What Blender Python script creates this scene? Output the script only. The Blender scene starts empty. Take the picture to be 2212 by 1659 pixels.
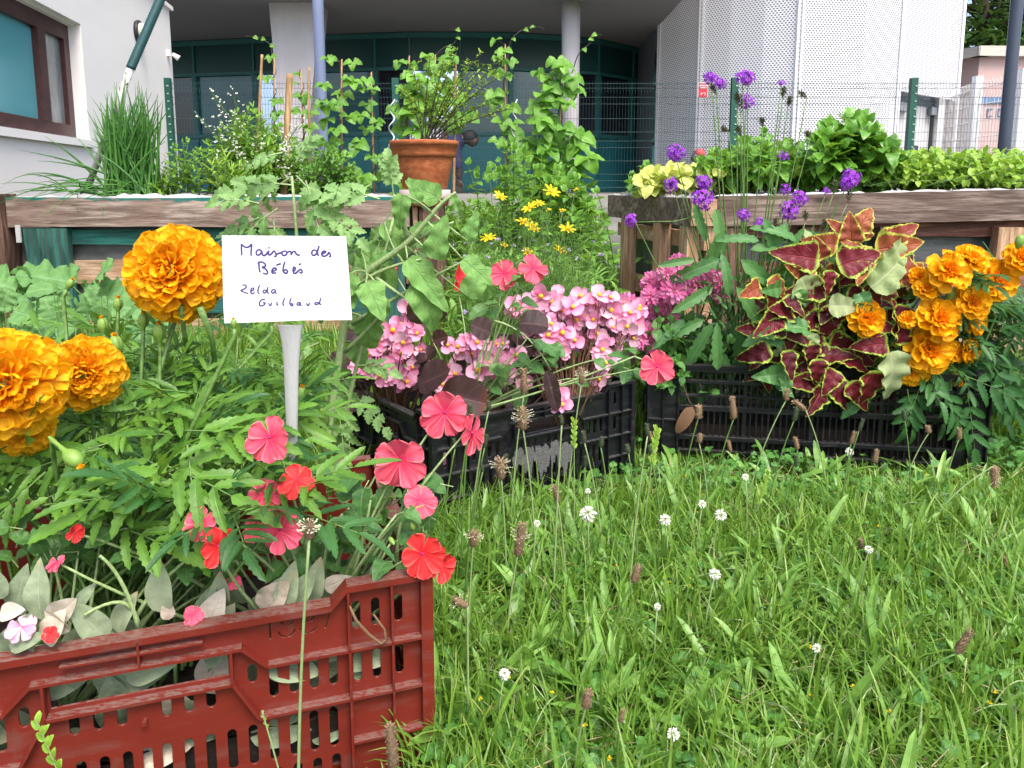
import bpy, bmesh, math, random
import numpy as np

# ------------------------------------------------------------------ camera, sky, sun, exposure
scene = bpy.context.scene
H_CAM, PITCH, FPX = 0.68, math.radians(8.0), 1600.0      # metres, downward tilt, focal length for a 2212 px wide frame
cam_d = bpy.data.cameras.new('camera'); cam = bpy.data.objects.new('camera', cam_d)
scene.collection.objects.link(cam); scene.camera = cam
cam.location = (0, 0, H_CAM); cam.rotation_euler = (math.radians(90) - PITCH, 0, 0)
cam_d.sensor_width = 36.0; cam_d.lens = 36.0 * FPX / 2212.0
cam_d.shift_y = -(829.5 - 625.0) / 2212.0
cam_d.clip_start = 0.02; cam_d.clip_end = 500
SUN_EL, SUN_AZ = math.radians(58), math.radians(155)      # azimuth measured clockwise from +Y
world = bpy.data.worlds.new("World"); scene.world = world; world.use_nodes = True
nt = world.node_tree; nt.nodes.clear()
sky = nt.nodes.new('ShaderNodeTexSky'); sky.sky_type = 'NISHITA'; sky.sun_disc = False
sky.sun_elevation = SUN_EL; sky.sun_rotation = SUN_AZ; sky.dust_density = 4.0; sky.ozone_density = 0.6; sky.air_density = 0.8
bg = nt.nodes.new('ShaderNodeBackground'); bg.inputs[1].default_value = 0.15
wo = nt.nodes.new('ShaderNodeOutputWorld')
nt.links.new(sky.outputs[0], bg.inputs[0]); nt.links.new(bg.outputs[0], wo.inputs[0])
sun_d = bpy.data.lights.new('sun', 'SUN'); sun_d.energy = 1.15; sun_d.angle = math.radians(28); sun_d.color = (1.0, 0.96, 0.9)
sun = bpy.data.objects.new('sun', sun_d); scene.collection.objects.link(sun)
sun.rotation_euler = (math.radians(90) - SUN_EL, 0, math.pi - SUN_AZ)
scene.view_settings.view_transform = 'Standard'; scene.view_settings.look = 'None'
scene.view_settings.gamma = 1.0; scene.view_settings.exposure = 1.38
scene.render.film_transparent = False
scene.cycles.max_bounces = 6; scene.cycles.diffuse_bounces = 3; scene.cycles.glossy_bounces = 2
scene.cycles.transmission_bounces = 4; scene.cycles.transparent_max_bounces = 8
scene.cycles.use_denoising = True

# ------------------------------------------------------------------ basic helpers
R = random.Random(7); NR = np.random.RandomState(7)
def srgb(r, g, b):
    f = lambda c: (c / 255 / 12.92) if c <= 10 else (((c / 255) + 0.055) / 1.055) ** 2.4
    return (f(r), f(g), f(b), 1.0)
def V(*a): return np.array(a, float)
def nz(v):
    v = np.asarray(v, float); return v / (np.linalg.norm(v) + 1e-12)
def smooth(t): t = min(1, max(0, t)); return t * t * (3 - 2 * t)
_c, _s = math.cos(PITCH), math.sin(PITCH)
def ray(u, v):
    x = (u - 1106) / FPX; y = -(v - 625) / FPX
    return V(x, _c + y * _s, -_s + y * _c)
def W(u, v, Y):
    r = ray(u, v); return V(0, 0, H_CAM) + r * (Y / r[1])
def gz(x, y):                                             # the lawn dips a little beyond the first crate
    return -0.06 * smooth((y - 0.95) / 0.9)

class MB:
    def __init__(s): s.v = []; s.p = []; s.loops = []; s.tot = []; s.n = 0
    def add(s, verts, faces, P=None, rnd=0.5):
        verts = np.asarray(verts, float); n = len(verts)
        if P is None: P = np.zeros((n, 2))
        s.v.append(verts); s.p.append(np.column_stack([P, np.full(n, rnd) if np.isscalar(rnd) else rnd]))
        if isinstance(faces, np.ndarray):
            s.loops.append((faces + s.n).ravel()); s.tot.append(np.full(len(faces), faces.shape[1]))
        else:
            for f in faces: s.loops.append(np.asarray(f) + s.n); s.tot.append(np.array([len(f)]))
        s.n += n
    def box(s, lo, hi, rnd=0.5):
        x0, y0, z0 = lo; x1, y1, z1 = hi
        v = [(x0,y0,z0),(x1,y0,z0),(x1,y1,z0),(x0,y1,z0),(x0,y0,z1),(x1,y0,z1),(x1,y1,z1),(x0,y1,z1)]
        s.add(v, np.array([(0,3,2,1),(4,5,6,7),(0,1,5,4),(1,2,6,5),(2,3,7,6),(3,0,4,7)]), rnd=rnd)
    def obox(s, o, ex, ey, ez, rnd=0.5):                    # box from corner o and three edge vectors
        o, ex, ey, ez = map(lambda a: np.asarray(a, float), (o, ex, ey, ez))
        v = [o, o+ex, o+ex+ey, o+ey, o+ez, o+ex+ez, o+ex+ey+ez, o+ey+ez]
        s.add(v, np.array([(0,3,2,1),(4,5,6,7),(0,1,5,4),(1,2,6,5),(2,3,7,6),(3,0,4,7)]), rnd=rnd)
    def tube(s, pts, r, sides=5, rnd=0.5, cap=True, squash=None):
        pts = np.asarray(pts, float); n = len(pts)
        r = np.full(n, r, float) if np.isscalar(r) else np.interp(np.linspace(0, 1, n), np.linspace(0, 1, len(r)), r)
        T = np.gradient(pts, axis=0); T /= (np.linalg.norm(T, axis=1)[:, None] + 1e-12)
        ref = V(0, 1, 0) if abs(T[0][1]) < 0.9 else V(1, 0, 0)
        a = np.cross(T, ref); a /= (np.linalg.norm(a, axis=1)[:, None] + 1e-12); b = np.cross(T, a)
        an = np.arange(sides) * 2 * math.pi / sides
        ring = pts[:, None, :] + r[:, None, None] * (np.cos(an)[None, :, None] * a[:, None, :] + np.sin(an)[None, :, None] * b[:, None, :])
        if squash is not None: ring[:, :, 1] = pts[:, None, 1] + (ring[:, :, 1] - pts[:, None, 1]) * squash
        vs = ring.reshape(-1, 3)
        i = np.arange(n - 1)[:, None] * sides; j = np.arange(sides)[None, :]; k = (j + 1) % sides
        F = np.stack([i + j, i + k, i + sides + k, i + sides + j], -1).reshape(-1, 4)
        P = np.column_stack([np.tile(np.linspace(-1, 1, sides), n), np.repeat(np.linspace(0, 1, n), sides)])
        s.add(vs, F, P, rnd)
        if cap:
            base = s.n - n * sides
            s.loops.append(np.arange(sides)[::-1] + base); s.tot.append(np.array([sides]))
            s.loops.append(np.arange(sides) + base + (n - 1) * sides); s.tot.append(np.array([sides]))
    def lathe(s, c, prof, n=32, rnd=0.5, axis=None):         # prof: list of (radius, height)
        c = np.asarray(c, float); an = np.arange(n) * 2 * math.pi / n
        if axis is None: ex, ey, ez = V(1,0,0), V(0,1,0), V(0,0,1)
        else:
            ez = nz(axis); ex = nz(np.cross(ez, V(0.3, 1, 0.2))); ey = np.cross(ez, ex)
        vs = np.concatenate([c + q[0] * (np.cos(an)[:, None] * ex + np.sin(an)[:, None] * ey) + q[1] * ez for q in prof])
        m = len(prof); i = np.arange(m - 1)[:, None] * n; j = np.arange(n)[None, :]; k = (j + 1) % n
        F = np.stack([i + j, i + k, i + n + k, i + n + j], -1).reshape(-1, 4)
        P = np.column_stack([np.tile(np.linspace(-1, 1, n), m), np.repeat(np.linspace(0, 1, m), n)])
        s.add(vs, F, P, rnd)
    def put(s, T, o, ex, ey, ez, sx=1, sy=1, sz=None, rnd=None):
        Vt, Ft, Pt = T
        if sz is None: sz = sy
        v = o + (Vt[:, :1] * sx) * ex + (Vt[:, 1:2] * sy) * ey + (Vt[:, 2:3] * sz) * ez
        s.add(v, Ft, Pt, R.random() if rnd is None else rnd)

def mesh_of(name, mb, mat, off=(0, 0, 0), smoothsh=True):
    me = bpy.data.meshes.new(name)
    if mb.n == 0: return me
    v = np.concatenate(mb.v) - np.asarray(off); p = np.concatenate(mb.p)
    lp = np.concatenate(mb.loops).astype(np.int32); tt = np.concatenate(mb.tot).astype(np.int32)
    me.vertices.add(len(v)); me.vertices.foreach_set('co', v.astype(np.float32).ravel())
    me.loops.add(len(lp)); me.loops.foreach_set('vertex_index', lp)
    me.polygons.add(len(tt)); me.polygons.foreach_set('loop_start', np.concatenate([[0], np.cumsum(tt)[:-1]]).astype(np.int32))
    me.polygons.foreach_set('loop_total', tt)
    me.update(calc_edges=True)
    me.polygons.foreach_set('use_smooth', np.full(len(tt), smoothsh))
    at = me.attributes.new('p', 'FLOAT_VECTOR', 'POINT'); at.data.foreach_set('vector', p.astype(np.float32).ravel())
    me.materials.append(mat); me.update()
    return me
def wloc(o):
    l = V(*o.location)
    while o.parent: o = o.parent; l = l + V(*o.location)
    return l
def thing(name, label, cat, loc, group=None):
    o = bpy.data.objects.new(name, None); scene.collection.objects.link(o)
    o.location = tuple(loc); o.empty_display_size = 0.05
    o['label'] = label; o['category'] = cat
    if group: o['group'] = group
    return o
def part(name, mb, mat, parent=None, sm=True, kind=None, label=None, cat=None, group=None):
    off = wloc(parent) if parent else V(0, 0, 0)
    o = bpy.data.objects.new(name, mesh_of(name, mb, mat, off, sm)); scene.collection.objects.link(o)
    if parent: o.parent = parent
    if kind: o['kind'] = kind
    if label: o['label'] = label
    if cat: o['category'] = cat
    if group: o['group'] = group
    return o

# ------------------------------------------------------------------ materials
class NT:
    def __init__(s, name):
        s.m = bpy.data.materials.new(name); s.m.use_nodes = True; s.t = s.m.node_tree; s.t.nodes.clear()
        s.out = s.t.nodes.new('ShaderNodeOutputMaterial')
    def n(s, ty, **k):
        nd = s.t.nodes.new(ty)
        for a, b in k.items(): setattr(nd, a, b)
        return nd
    def l(s, a, b): s.t.links.new(a, b)
    def put(s, sock, v):
        if isinstance(v, bpy.types.NodeSocket): s.l(v, sock)
        elif v is not None: sock.default_value = v
    def math(s, op, a, b=None, c=None):
        n = s.n('ShaderNodeMath', operation=op)
        s.put(n.inputs[0], a); s.put(n.inputs[1], b)
        if c is not None: s.put(n.inputs[2], c)
        return n.outputs[0]
    def mix(s, f, a, b, mode='MIX'):
        n = s.n('ShaderNodeMix', data_type='RGBA', blend_type=mode)
        s.put(n.inputs[0], f); s.put(n.inputs[6], a); s.put(n.inputs[7], b)
        return n.outputs[2]
    def step(s, x, lo, hi, a=0.0, b=1.0):
        n = s.n('ShaderNodeMapRange', interpolation_type='SMOOTHSTEP')
        s.put(n.inputs[0], x); n.inputs[1].default_value = lo; n.inputs[2].default_value = hi
        n.inputs[3].default_value = a; n.inputs[4].default_value = b
        return n.outputs[0]
    def noise(s, scale, detail=3, vec=None, rough=0.55):
        n = s.n('ShaderNodeTexNoise'); n.inputs['Scale'].default_value = scale; n.inputs['Detail'].default_value = detail
        n.inputs['Roughness'].default_value = rough
        if vec is not None: s.l(vec, n.inputs['Vector'])
        return n.outputs[0]
    def pos(s, sc=(1, 1, 1)):
        g = s.n('ShaderNodeNewGeometry'); m = s.n('ShaderNodeMapping'); s.l(g.outputs['Position'], m.inputs[0])
        m.inputs['Scale'].default_value = sc
        return m.outputs[0]
    def P(s):
        a = s.n('ShaderNodeAttribute', attribute_name='p'); q = s.n('ShaderNodeSeparateXYZ'); s.l(a.outputs['Vector'], q.inputs[0])
        return q.outputs[0], q.outputs[1], q.outputs[2]
    def bsdf(s, col, rough=0.5, spec=0.5, metal=0.0, normal=None):
        b = s.n('ShaderNodeBsdfPrincipled'); s.put(b.inputs['Base Color'], col); s.put(b.inputs['Roughness'], rough)
        b.inputs['Specular IOR Level'].default_value = spec; b.inputs['Metallic'].default_value = metal
        if normal is not None: s.l(normal, b.inputs['Normal'])
        return b.outputs[0]
    def bump(s, h, st=0.3, dist=0.001):
        b = s.n('ShaderNodeBump'); s.put(b.inputs['Height'], h); b.inputs['Strength'].default_value = st; b.inputs['Distance'].default_value = dist
        return b.outputs[0]
    def done(s, sh): s.l(sh, s.out.inputs[0]); return s.m
def mat_plain(name, col, rough=0.5, var=0.12, scale=20, spec=0.5, metal=0.0, bump=0.0):
    t = NT(name); nz_ = t.noise(scale, 4)
    dark = tuple(c * (1 - var * 2) for c in col[:3]) + (1,)
    c = t.mix(t.step(nz_, 0.35, 0.65), dark, col)
    nm = t.bump(t.noise(scale * 6, 4), bump, 0.002) if bump else None
    return t.done(t.bsdf(c, rough, spec, metal, nm))
def mat_leaf(name, c1, c2, vein=None, side=9, slope=0.5, transl=0.28, rough=0.42, spec=0.4, tip=None, veinw=0.07, puff=0.35):
    t = NT(name); u, v, r = t.P(); au = t.math('ABSOLUTE', u)
    col = t.mix(r, c1, c2)
    col = t.mix(t.step(t.noise(35, 3), 0.3, 0.75, 0, 0.45), col, tuple(min(1, c * 1.5) for c in c2[:3]) + (1,))
    if tip is not None: col = t.mix(t.math('MULTIPLY', t.step(v, 0.75, 1.0), t.step(r, 0.4, 0.9)), col, tip)
    nm = None
    if vein is not None:
        mid = t.step(au, 0, veinw * 1.6, 1, 0)
        ph = t.math('FRACT', t.math('SUBTRACT', t.math('MULTIPLY', v, side), t.math('MULTIPLY', au, side * slope * 0.5)))
        tri = t.math('ABSOLUTE', t.math('SUBTRACT', ph, 0.5))
        sv = t.math('MULTIPLY', t.step(tri, 0, 0.10, 1, 0), 0.4)
        ve = t.math('MAXIMUM', mid, sv)
        col = t.mix(t.math('MULTIPLY', ve, 0.6), col, vein)
        nm = t.bump(t.math('MULTIPLY', ve, -1.0), puff, 0.002)
    sh = t.bsdf(col, rough, spec, 0, nm)
    tr = t.n('ShaderNodeBsdfTranslucent'); t.l(t.mix(0.5, col, (0.35, 0.5, 0.03, 1)), tr.inputs[0])
    if nm: t.l(nm, tr.inputs[1])
    mx = t.n('ShaderNodeMixShader'); mx.inputs[0].default_value = transl; t.l(sh, mx.inputs[1]); t.l(tr.outputs[0], mx.inputs[2])
    return t.done(mx.outputs[0])
def mat_petal(name, base, tip, transl=0.3, streak=0.25, edge=None, rough=0.55, mid=0.5, second=None):
    t = NT(name); u, v, r = t.P()
    col = t.mix(t.step(v, mid - 0.45, mid + 0.45), base, tip)
    if second is not None: col = t.mix(t.step(r, 0.35, 0.9), col, second)
    w = t.n('ShaderNodeTexNoise'); cx = t.n('ShaderNodeCombineXYZ'); t.l(t.math('MULTIPLY', u, 9), cx.inputs[0]); t.l(t.math('MULTIPLY', v, 1.5), cx.inputs[1]); t.l(r, cx.inputs[2])
    t.l(cx.outputs[0], w.inputs['Vector']); w.inputs['Scale'].default_value = 2.2
    col = t.mix(t.step(w.outputs[0], 0.4, 0.7, 0, streak), col, base)
    col = t.mix(t.step(r, 0.2, 1.0, 0.0, 0.3), col, tuple(c * 0.62 for c in base[:3]) + (1,))
    if edge is not None: col = t.mix(t.step(t.math('ABSOLUTE', u), 0.7, 1.0, 0, 0.7), col, edge)
    sh = t.bsdf(col, rough, 0.25, 0, t.bump(w.outputs[0], 0.25, 0.001))
    tr = t.n('ShaderNodeBsdfTranslucent'); t.l(col, tr.inputs[0])
    mx = t.n('ShaderNodeMixShader'); mx.inputs[0].default_value = transl; t.l(sh, mx.inputs[1]); t.l(tr.outputs[0], mx.inputs[2])
    return t.done(mx.outputs[0])
def mat_wood(name, c1, c2, c3, axis='x', paint=None, pz=(0, 1), paint_amt=0.5, wet=0.0):
    t = NT(name); sc = {'x': (1.2, 14, 14), 'z': (14, 14, 1.2), 'y': (14, 1.2, 14)}[axis]
    g = t.noise(3.2, 6, t.pos(sc), 0.65); k = t.noise(1.7, 2, t.pos()); fine = t.noise(9, 5, t.pos(tuple(a * 1.6 for a in sc)), 0.7)
    wv = t.n('ShaderNodeTexWave'); wv.inputs['Scale'].default_value = 1.3; wv.inputs['Distortion'].default_value = 7; wv.inputs['Detail'].default_value = 3
    t.l(t.pos({'x': (0.5, 6, 9), 'z': (9, 6, 0.5), 'y': (9, 0.5, 6)}[axis]), wv.inputs[0])
    col = t.mix(t.step(g, 0.38, 0.62), tuple(c * .7 for c in c1[:3]) + (1,), tuple(min(1, c * 1.15) for c in c2[:3]) + (1,)); col = t.mix(t.step(wv.outputs[1], 0.35, 0.75, 0, 0.6), col, c3)
    col = t.mix(t.step(fine, 0.55, 0.75, 0, 0.55), col, tuple(c * 0.35 for c in c1[:3]) + (1,))
    crack = t.noise(5.5, 5, t.pos(tuple(a * 2.2 if a > 2 else a * .7 for a in sc)), 0.6); col = t.mix(t.step(crack, 0.60, 0.66, 0, 0.75), col, tuple(c * 0.18 for c in c1[:3]) + (1,))
    vo = t.n('ShaderNodeTexVoronoi'); vo.inputs['Scale'].default_value = 2.3; t.l(t.pos({'x': (1, 2.5, 2.5), 'z': (2.5, 2.5, 1), 'y': (2.5, 1, 2.5)}[axis]), vo.inputs['Vector'])
    col = t.mix(t.step(vo.outputs['Distance'], 0.03, 0.1, 0.85, 0), col, tuple(c * 0.22 for c in c1[:3]) + (1,))
    col = t.mix(t.step(k, 0.45, 0.65, 0, 0.3), col, c3)
    if paint is not None:
        g3 = t.n('ShaderNodeNewGeometry'); q = t.n('ShaderNodeSeparateXYZ'); t.l(g3.outputs['Position'], q.inputs[0])
        m = t.math('ADD', t.step(q.outputs[2], pz[0], pz[1], -0.35, 0.12), t.noise(7, 6, t.pos((1, 3, 5)), 0.7))
        col = t.mix(t.step(m, 0.62 - paint_amt * 0.3, 0.68 - paint_amt * 0.3), col, paint)
    return t.done(t.bsdf(col, 0.8, 0.25, 0, t.bump(t.math('ADD', g, fine), 0.6, 0.004)))
def mat_plastic(name, col, dirt, rough=0.42):
    t = NT(name); g = t.n('ShaderNodeNewGeometry'); q = t.n('ShaderNodeSeparateXYZ'); t.l(g.outputs['Normal'], q.inputs[0])
    up = t.step(q.outputs[2], 0.75, 0.95); scr = t.noise(9, 6, t.pos((1, 1, 7)), .75)
    nn = t.noise(30, 5, None, 0.7); nb = t.noise(6, 3); sp = t.noise(220, 2)
    c = t.mix(t.step(nb, 0.35, 0.7, 0, 0.35), col, tuple(x * 0.62 for x in col[:3]) + (1,))
    c = t.mix(t.step(t.noise(14, 4, t.pos((1, 1, 4))), 0.52, 0.72, 0, 0.18), c, dirt)
    d = t.math('MULTIPLY', up, t.step(t.noise(70, 5, None, .7), 0.38, 0.6, 0, 0.75)); c = t.mix(d, c, dirt); c = t.mix(t.step(t.noise(17, 5, t.pos(), .7), 0.6, 0.66, 0, 0.28), c, tuple(x * .5 for x in dirt[:3]) + (1,)); c = t.mix(t.step(scr, 0.64, 0.68, 0, 0.3), c, dirt)
    c = t.mix(t.step(sp, 0.70, 0.74, 0, 0.5), c, dirt)
    return t.done(t.bsdf(c, t.math('ADD', t.math('MULTIPLY', nn, 0.25), rough - 0.08), 0.45, 0, t.bump(nn, 0.12, 0.001)))

G = {}
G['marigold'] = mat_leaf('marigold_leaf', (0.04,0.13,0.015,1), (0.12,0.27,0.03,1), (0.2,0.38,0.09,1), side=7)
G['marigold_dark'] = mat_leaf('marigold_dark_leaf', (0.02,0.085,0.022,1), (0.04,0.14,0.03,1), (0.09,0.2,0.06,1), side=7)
G['impatiens'] = mat_leaf('impatiens_leaf', (0.035,0.12,0.035,1), (0.09,0.22,0.05,1), (0.17,0.34,0.13,1), side=6, tip=(0.2,0.3,0.05,1))
G['tomato'] = mat_leaf('tomato_leaf', (0.1,0.23,0.06,1), (0.21,0.37,0.12,1), (0.36,0.5,0.24,1), side=6, rough=0.6)
G['physalis'] = mat_leaf('physalis_leaf', (0.08,0.21,0.045,1), (0.19,0.37,0.1,1), (0.33,0.5,0.22,1), side=6, rough=0.62, spec=0.25, veinw=0.04, puff=0.8)
G['bean'] = mat_leaf('bean_leaf', (0.065,0.2,0.025,1), (0.17,0.38,0.045,1), (0.24,0.46,0.1,1), side=5, transl=0.36)
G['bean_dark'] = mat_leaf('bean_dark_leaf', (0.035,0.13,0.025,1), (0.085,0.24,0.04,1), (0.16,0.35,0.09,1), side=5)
G['herb'] = mat_leaf('herb_leaf', (0.07,0.19,0.02,1), (0.2,0.4,0.04,1), (0.25,0.45,0.1,1), side=5, transl=0.33)
G['mint'] = mat_leaf('mint_leaf', (0.05,0.16,0.025,1), (0.12,0.3,0.035,1), (0.17,0.36,0.08,1), side=5)
G['basil'] = mat_leaf('basil_leaf', (0.055,0.18,0.02,1), (0.15,0.36,0.035,1), (0.19,0.4,0.09,1), side=5, rough=0.3, spec=0.6)
G['lime'] = mat_leaf('lime_leaf', (0.17,0.35,0.03,1), (0.34,0.52,0.07,1), (0.3,0.5,0.1,1), side=5, transl=0.35)
G['yellow_leaf'] = mat_leaf('yellow_leaf', (0.55,0.62,0.1,1), (0.75,0.78,0.25,1), (0.35,0.45,0.1,1), side=6, transl=0.3)
G['onion'] = mat_leaf('onion_leaf', (0.03,0.12,0.03,1), (0.10,0.27,0.05,1), None, transl=0.2, rough=0.35)
G['verbena'] = mat_leaf('verbena_leaf', (0.045,0.15,0.05,1), (0.1,0.26,0.07,1), (0.24,0.42,0.18,1), side=8)
G['zinnia'] = mat_leaf('zinnia_leaf', (0.05,0.16,0.04,1), (0.11,0.28,0.06,1), (0.2,0.38,0.12,1), side=5)
G['begonia'] = mat_leaf('begonia_leaf', (0.018,0.009,0.012,1), (0.042,0.016,0.018,1), (0.11,0.05,0.05,1), side=5, transl=0.12, rough=0.55, spec=0.3, tip=(0.12,0.03,0.015,1))
G['lamb'] = mat_leaf('lamb_ear_leaf', (0.15,0.21,0.13,1), (0.29,0.35,0.22,1), (0.36,0.42,0.3,1), side=5, rough=0.9, spec=0.1, transl=0.15, tip=(0.42,0.32,0.18,1), veinw=0.05, puff=0.25)
G['lamb_dry'] = mat_leaf('dry_lamb_ear_leaf', (0.36,0.28,0.2,1), (0.5,0.46,0.38,1), (0.5,0.45,0.4,1), side=5, rough=0.9, spec=0.1, transl=0.1, puff=0.3)
G['feather'] = mat_leaf('feather_leaf', (0.08,0.22,0.035,1), (0.22,0.42,0.08,1), None, transl=0.35)
G['grass'] = mat_leaf('grass_blade', (0.026,0.10,0.010,1), (0.175,0.33,0.042,1), None, transl=0.34, rough=0.38, tip=(0.42,0.46,0.13,1))
G['clover'] = mat_leaf('clover_leaf', (0.035,0.14,0.022,1), (0.10,0.28,0.05,1), (0.2,0.40,0.15,1), side=2, transl=0.3)
G['plantain'] = mat_leaf('plantain_leaf', (0.05,0.16,0.015,1), (0.2,0.38,0.07,1), (0.28,0.45,0.15,1), side=0.01, transl=0.28, rough=0.36, spec=0.5, veinw=0.1)
G['mallow'] = mat_leaf('mallow_leaf', (0.07,0.18,0.05,1), (0.14,0.3,0.09,1), (0.25,0.42,0.2,1), side=4, rough=0.65)
G['tree'] = mat_leaf('tree_leaf', (0.03,0.09,0.02,1), (0.09,0.2,0.04,1), None, transl=0.25)
G['coleus_back'] = mat_leaf('coleus_underside', (0.22,0.32,0.11,1), (0.33,0.4,0.19,1), (0.47,0.5,0.33,1), side=7, rough=0.6)
G['stem'] = mat_plain('green_stem', (0.14, 0.27, 0.06, 1), 0.5, 0.2, 60)
G['stem_pale'] = mat_plain('pale_stem', (0.3, 0.42, 0.17, 1), 0.5, 0.15, 60)
G['stem_brown'] = mat_plain('brown_stem', (0.22, 0.12, 0.06, 1), 0.7, 0.3, 60)
G['stem_dark'] = mat_plain('dark_stem', (0.07, 0.06, 0.04, 1), 0.7, 0.3, 60)
G['soil'] = mat_plain('potting_soil', (0.035, 0.022, 0.014, 1), 0.95, 0.3, 60, bump=0.9)
def coleus_mat(name, inner, inner2, edgec):
    t = NT(name); u, v, r = t.P(); au = t.math('ABSOLUTE', u)
    e = t.math('MAXIMUM', au, t.step(v, 0.72, 1.04, 0.0, 1.0))
    e = t.math('ADD', e, t.math('MULTIPLY', t.math('SUBTRACT', t.noise(90, 3), 0.5), 0.55))
    m = t.step(e, 0.80, 0.86); m = t.math('MAXIMUM', m, t.step(v, 0.02, 0.1, 1, 0))
    mid = t.step(au, 0, 0.07, 1, 0)
    ph = t.math('ABSOLUTE', t.math('SUBTRACT', t.math('FRACT', t.math('SUBTRACT', t.math('MULTIPLY', v, 7), t.math('MULTIPLY', au, 2.2))), 0.5))
    ve = t.math('MAXIMUM', mid, t.math('MULTIPLY', t.step(ph, 0, 0.12, 1, 0), 0.5))
    ci = t.mix(r, inner, inner2); ci = t.mix(t.math('MULTIPLY', ve, 0.45), ci, (0.4, 0.05, 0.06, 1))
    col = t.mix(m, ci, edgec); nm = t.bump(t.math('MULTIPLY', ve, -1), 0.7, 0.003)
    sh = t.bsdf(col, 0.5, 0.35, 0, nm); tr = t.n('ShaderNodeBsdfTranslucent'); t.l(col, tr.inputs[0])
    mx = t.n('ShaderNodeMixShader'); mx.inputs[0].default_value = 0.2; t.l(sh, mx.inputs[1]); t.l(tr.outputs[0], mx.inputs[2])
    return t.done(mx.outputs[0])
G['coleus'] = coleus_mat('coleus_leaf', (0.05,0.005,0.012,1), (0.15,0.008,0.016,1), (0.36,0.5,0.07,1))
G['coleus_copper'] = coleus_mat('coleus_copper_leaf', (0.33,0.1,0.035,1), (0.24,0.04,0.025,1), (0.55,0.58,0.09,1))
PT = {}
PT['marigold'] = mat_petal('orange_marigold_petal', (0.95,0.22,0.0,1), (1.0,0.60,0.012,1), 0.42, 0.15, mid=0.34)  # orange petal gradient; yellow tips also paint in the light on the pompoms
PT['marigold_small'] = mat_petal('golden_marigold_petal', (0.92,0.3,0.0,1), (1.0,0.56,0.01,1), 0.25, 0.3, mid=0.35)
PT['marigold_core'] = mat_petal('marigold_core_petal', (0.82,0.2,0.0,1), (0.98,0.45,0.008,1), 0.25, 0.2, mid=0.4)
PT['coral'] = mat_petal('coral_impatiens_petal', (0.74,0.02,0.10,1), (0.87,0.14,0.2,1), 0.25, 0.4, edge=(0.93,0.28,0.3,1), mid=0.4)
PT['red'] = mat_petal('red_impatiens_petal', (0.6,0.008,0.02,1), (0.86,0.05,0.05,1), 0.25, 0.4, edge=(0.93,0.15,0.12,1), mid=0.3)
PT['pinkred'] = mat_petal('pink_red_impatiens_petal', (0.8,0.03,0.12,1), (0.87,0.13,0.22,1), 0.25, 0.25, edge=(0.93,0.3,0.36,1), mid=0.3)
PT['begonia'] = mat_petal('pink_begonia_petal', (0.7,0.11,0.3,1), (0.88,0.42,0.6,1), 0.25, 0.25, mid=0.35, second=(0.93,0.68,0.8,1))
PT['zinnia'] = mat_petal('pink_zinnia_petal', (0.75,0.25,0.42,1), (0.72,0.13,0.36,1), 0.25, 0.3, mid=0.5, second=(0.82,0.35,0.58,1))
PT['verbena'] = mat_petal('purple_verbena_petal', (0.2,0.02,0.45,1), (0.38,0.05,0.66,1), 0.2, 0.2, mid=0.4, second=(0.5,0.12,0.72,1))
PT['yellow'] = mat_petal('yellow_coreopsis_petal', (0.8,0.5,0.0,1), (0.95,0.78,0.02,1), 0.25, 0.1)
PT['white'] = mat_petal('white_clover_floret', (0.5,0.6,0.3,1), (0.85,0.85,0.8,1), 0.25, 0.1, mid=0.25)
PT['mauve'] = mat_petal('mauve_petal', (0.4,0.28,0.6,1), (0.6,0.5,0.8,1), 0.2, 0.1)
M_yel = mat_plain('yellow_stamen', (0.85, 0.5, 0.02, 1), 0.7, 0.2, 400)
M_mag = mat_plain('magenta_eye', (0.35, 0.01, 0.12, 1), 0.5, 0.2, 400)
M_bud = mat_leaf('flower_bud', (0.13,0.26,0.05,1), (0.22,0.36,0.07,1), (0.06,0.15,0.03,1), side=0.01, tip=(0.25,0.1,0.02,1), transl=0.1)
M_seed = mat_plain('brown_plantain_head', (0.5, 0.34, 0.19, 1), 0.9, 0.35, 500, bump=0.8)
M_anther = mat_plain('cream_anther', (0.75, 0.7, 0.5, 1), 0.7, 0.05, 200)
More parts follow.
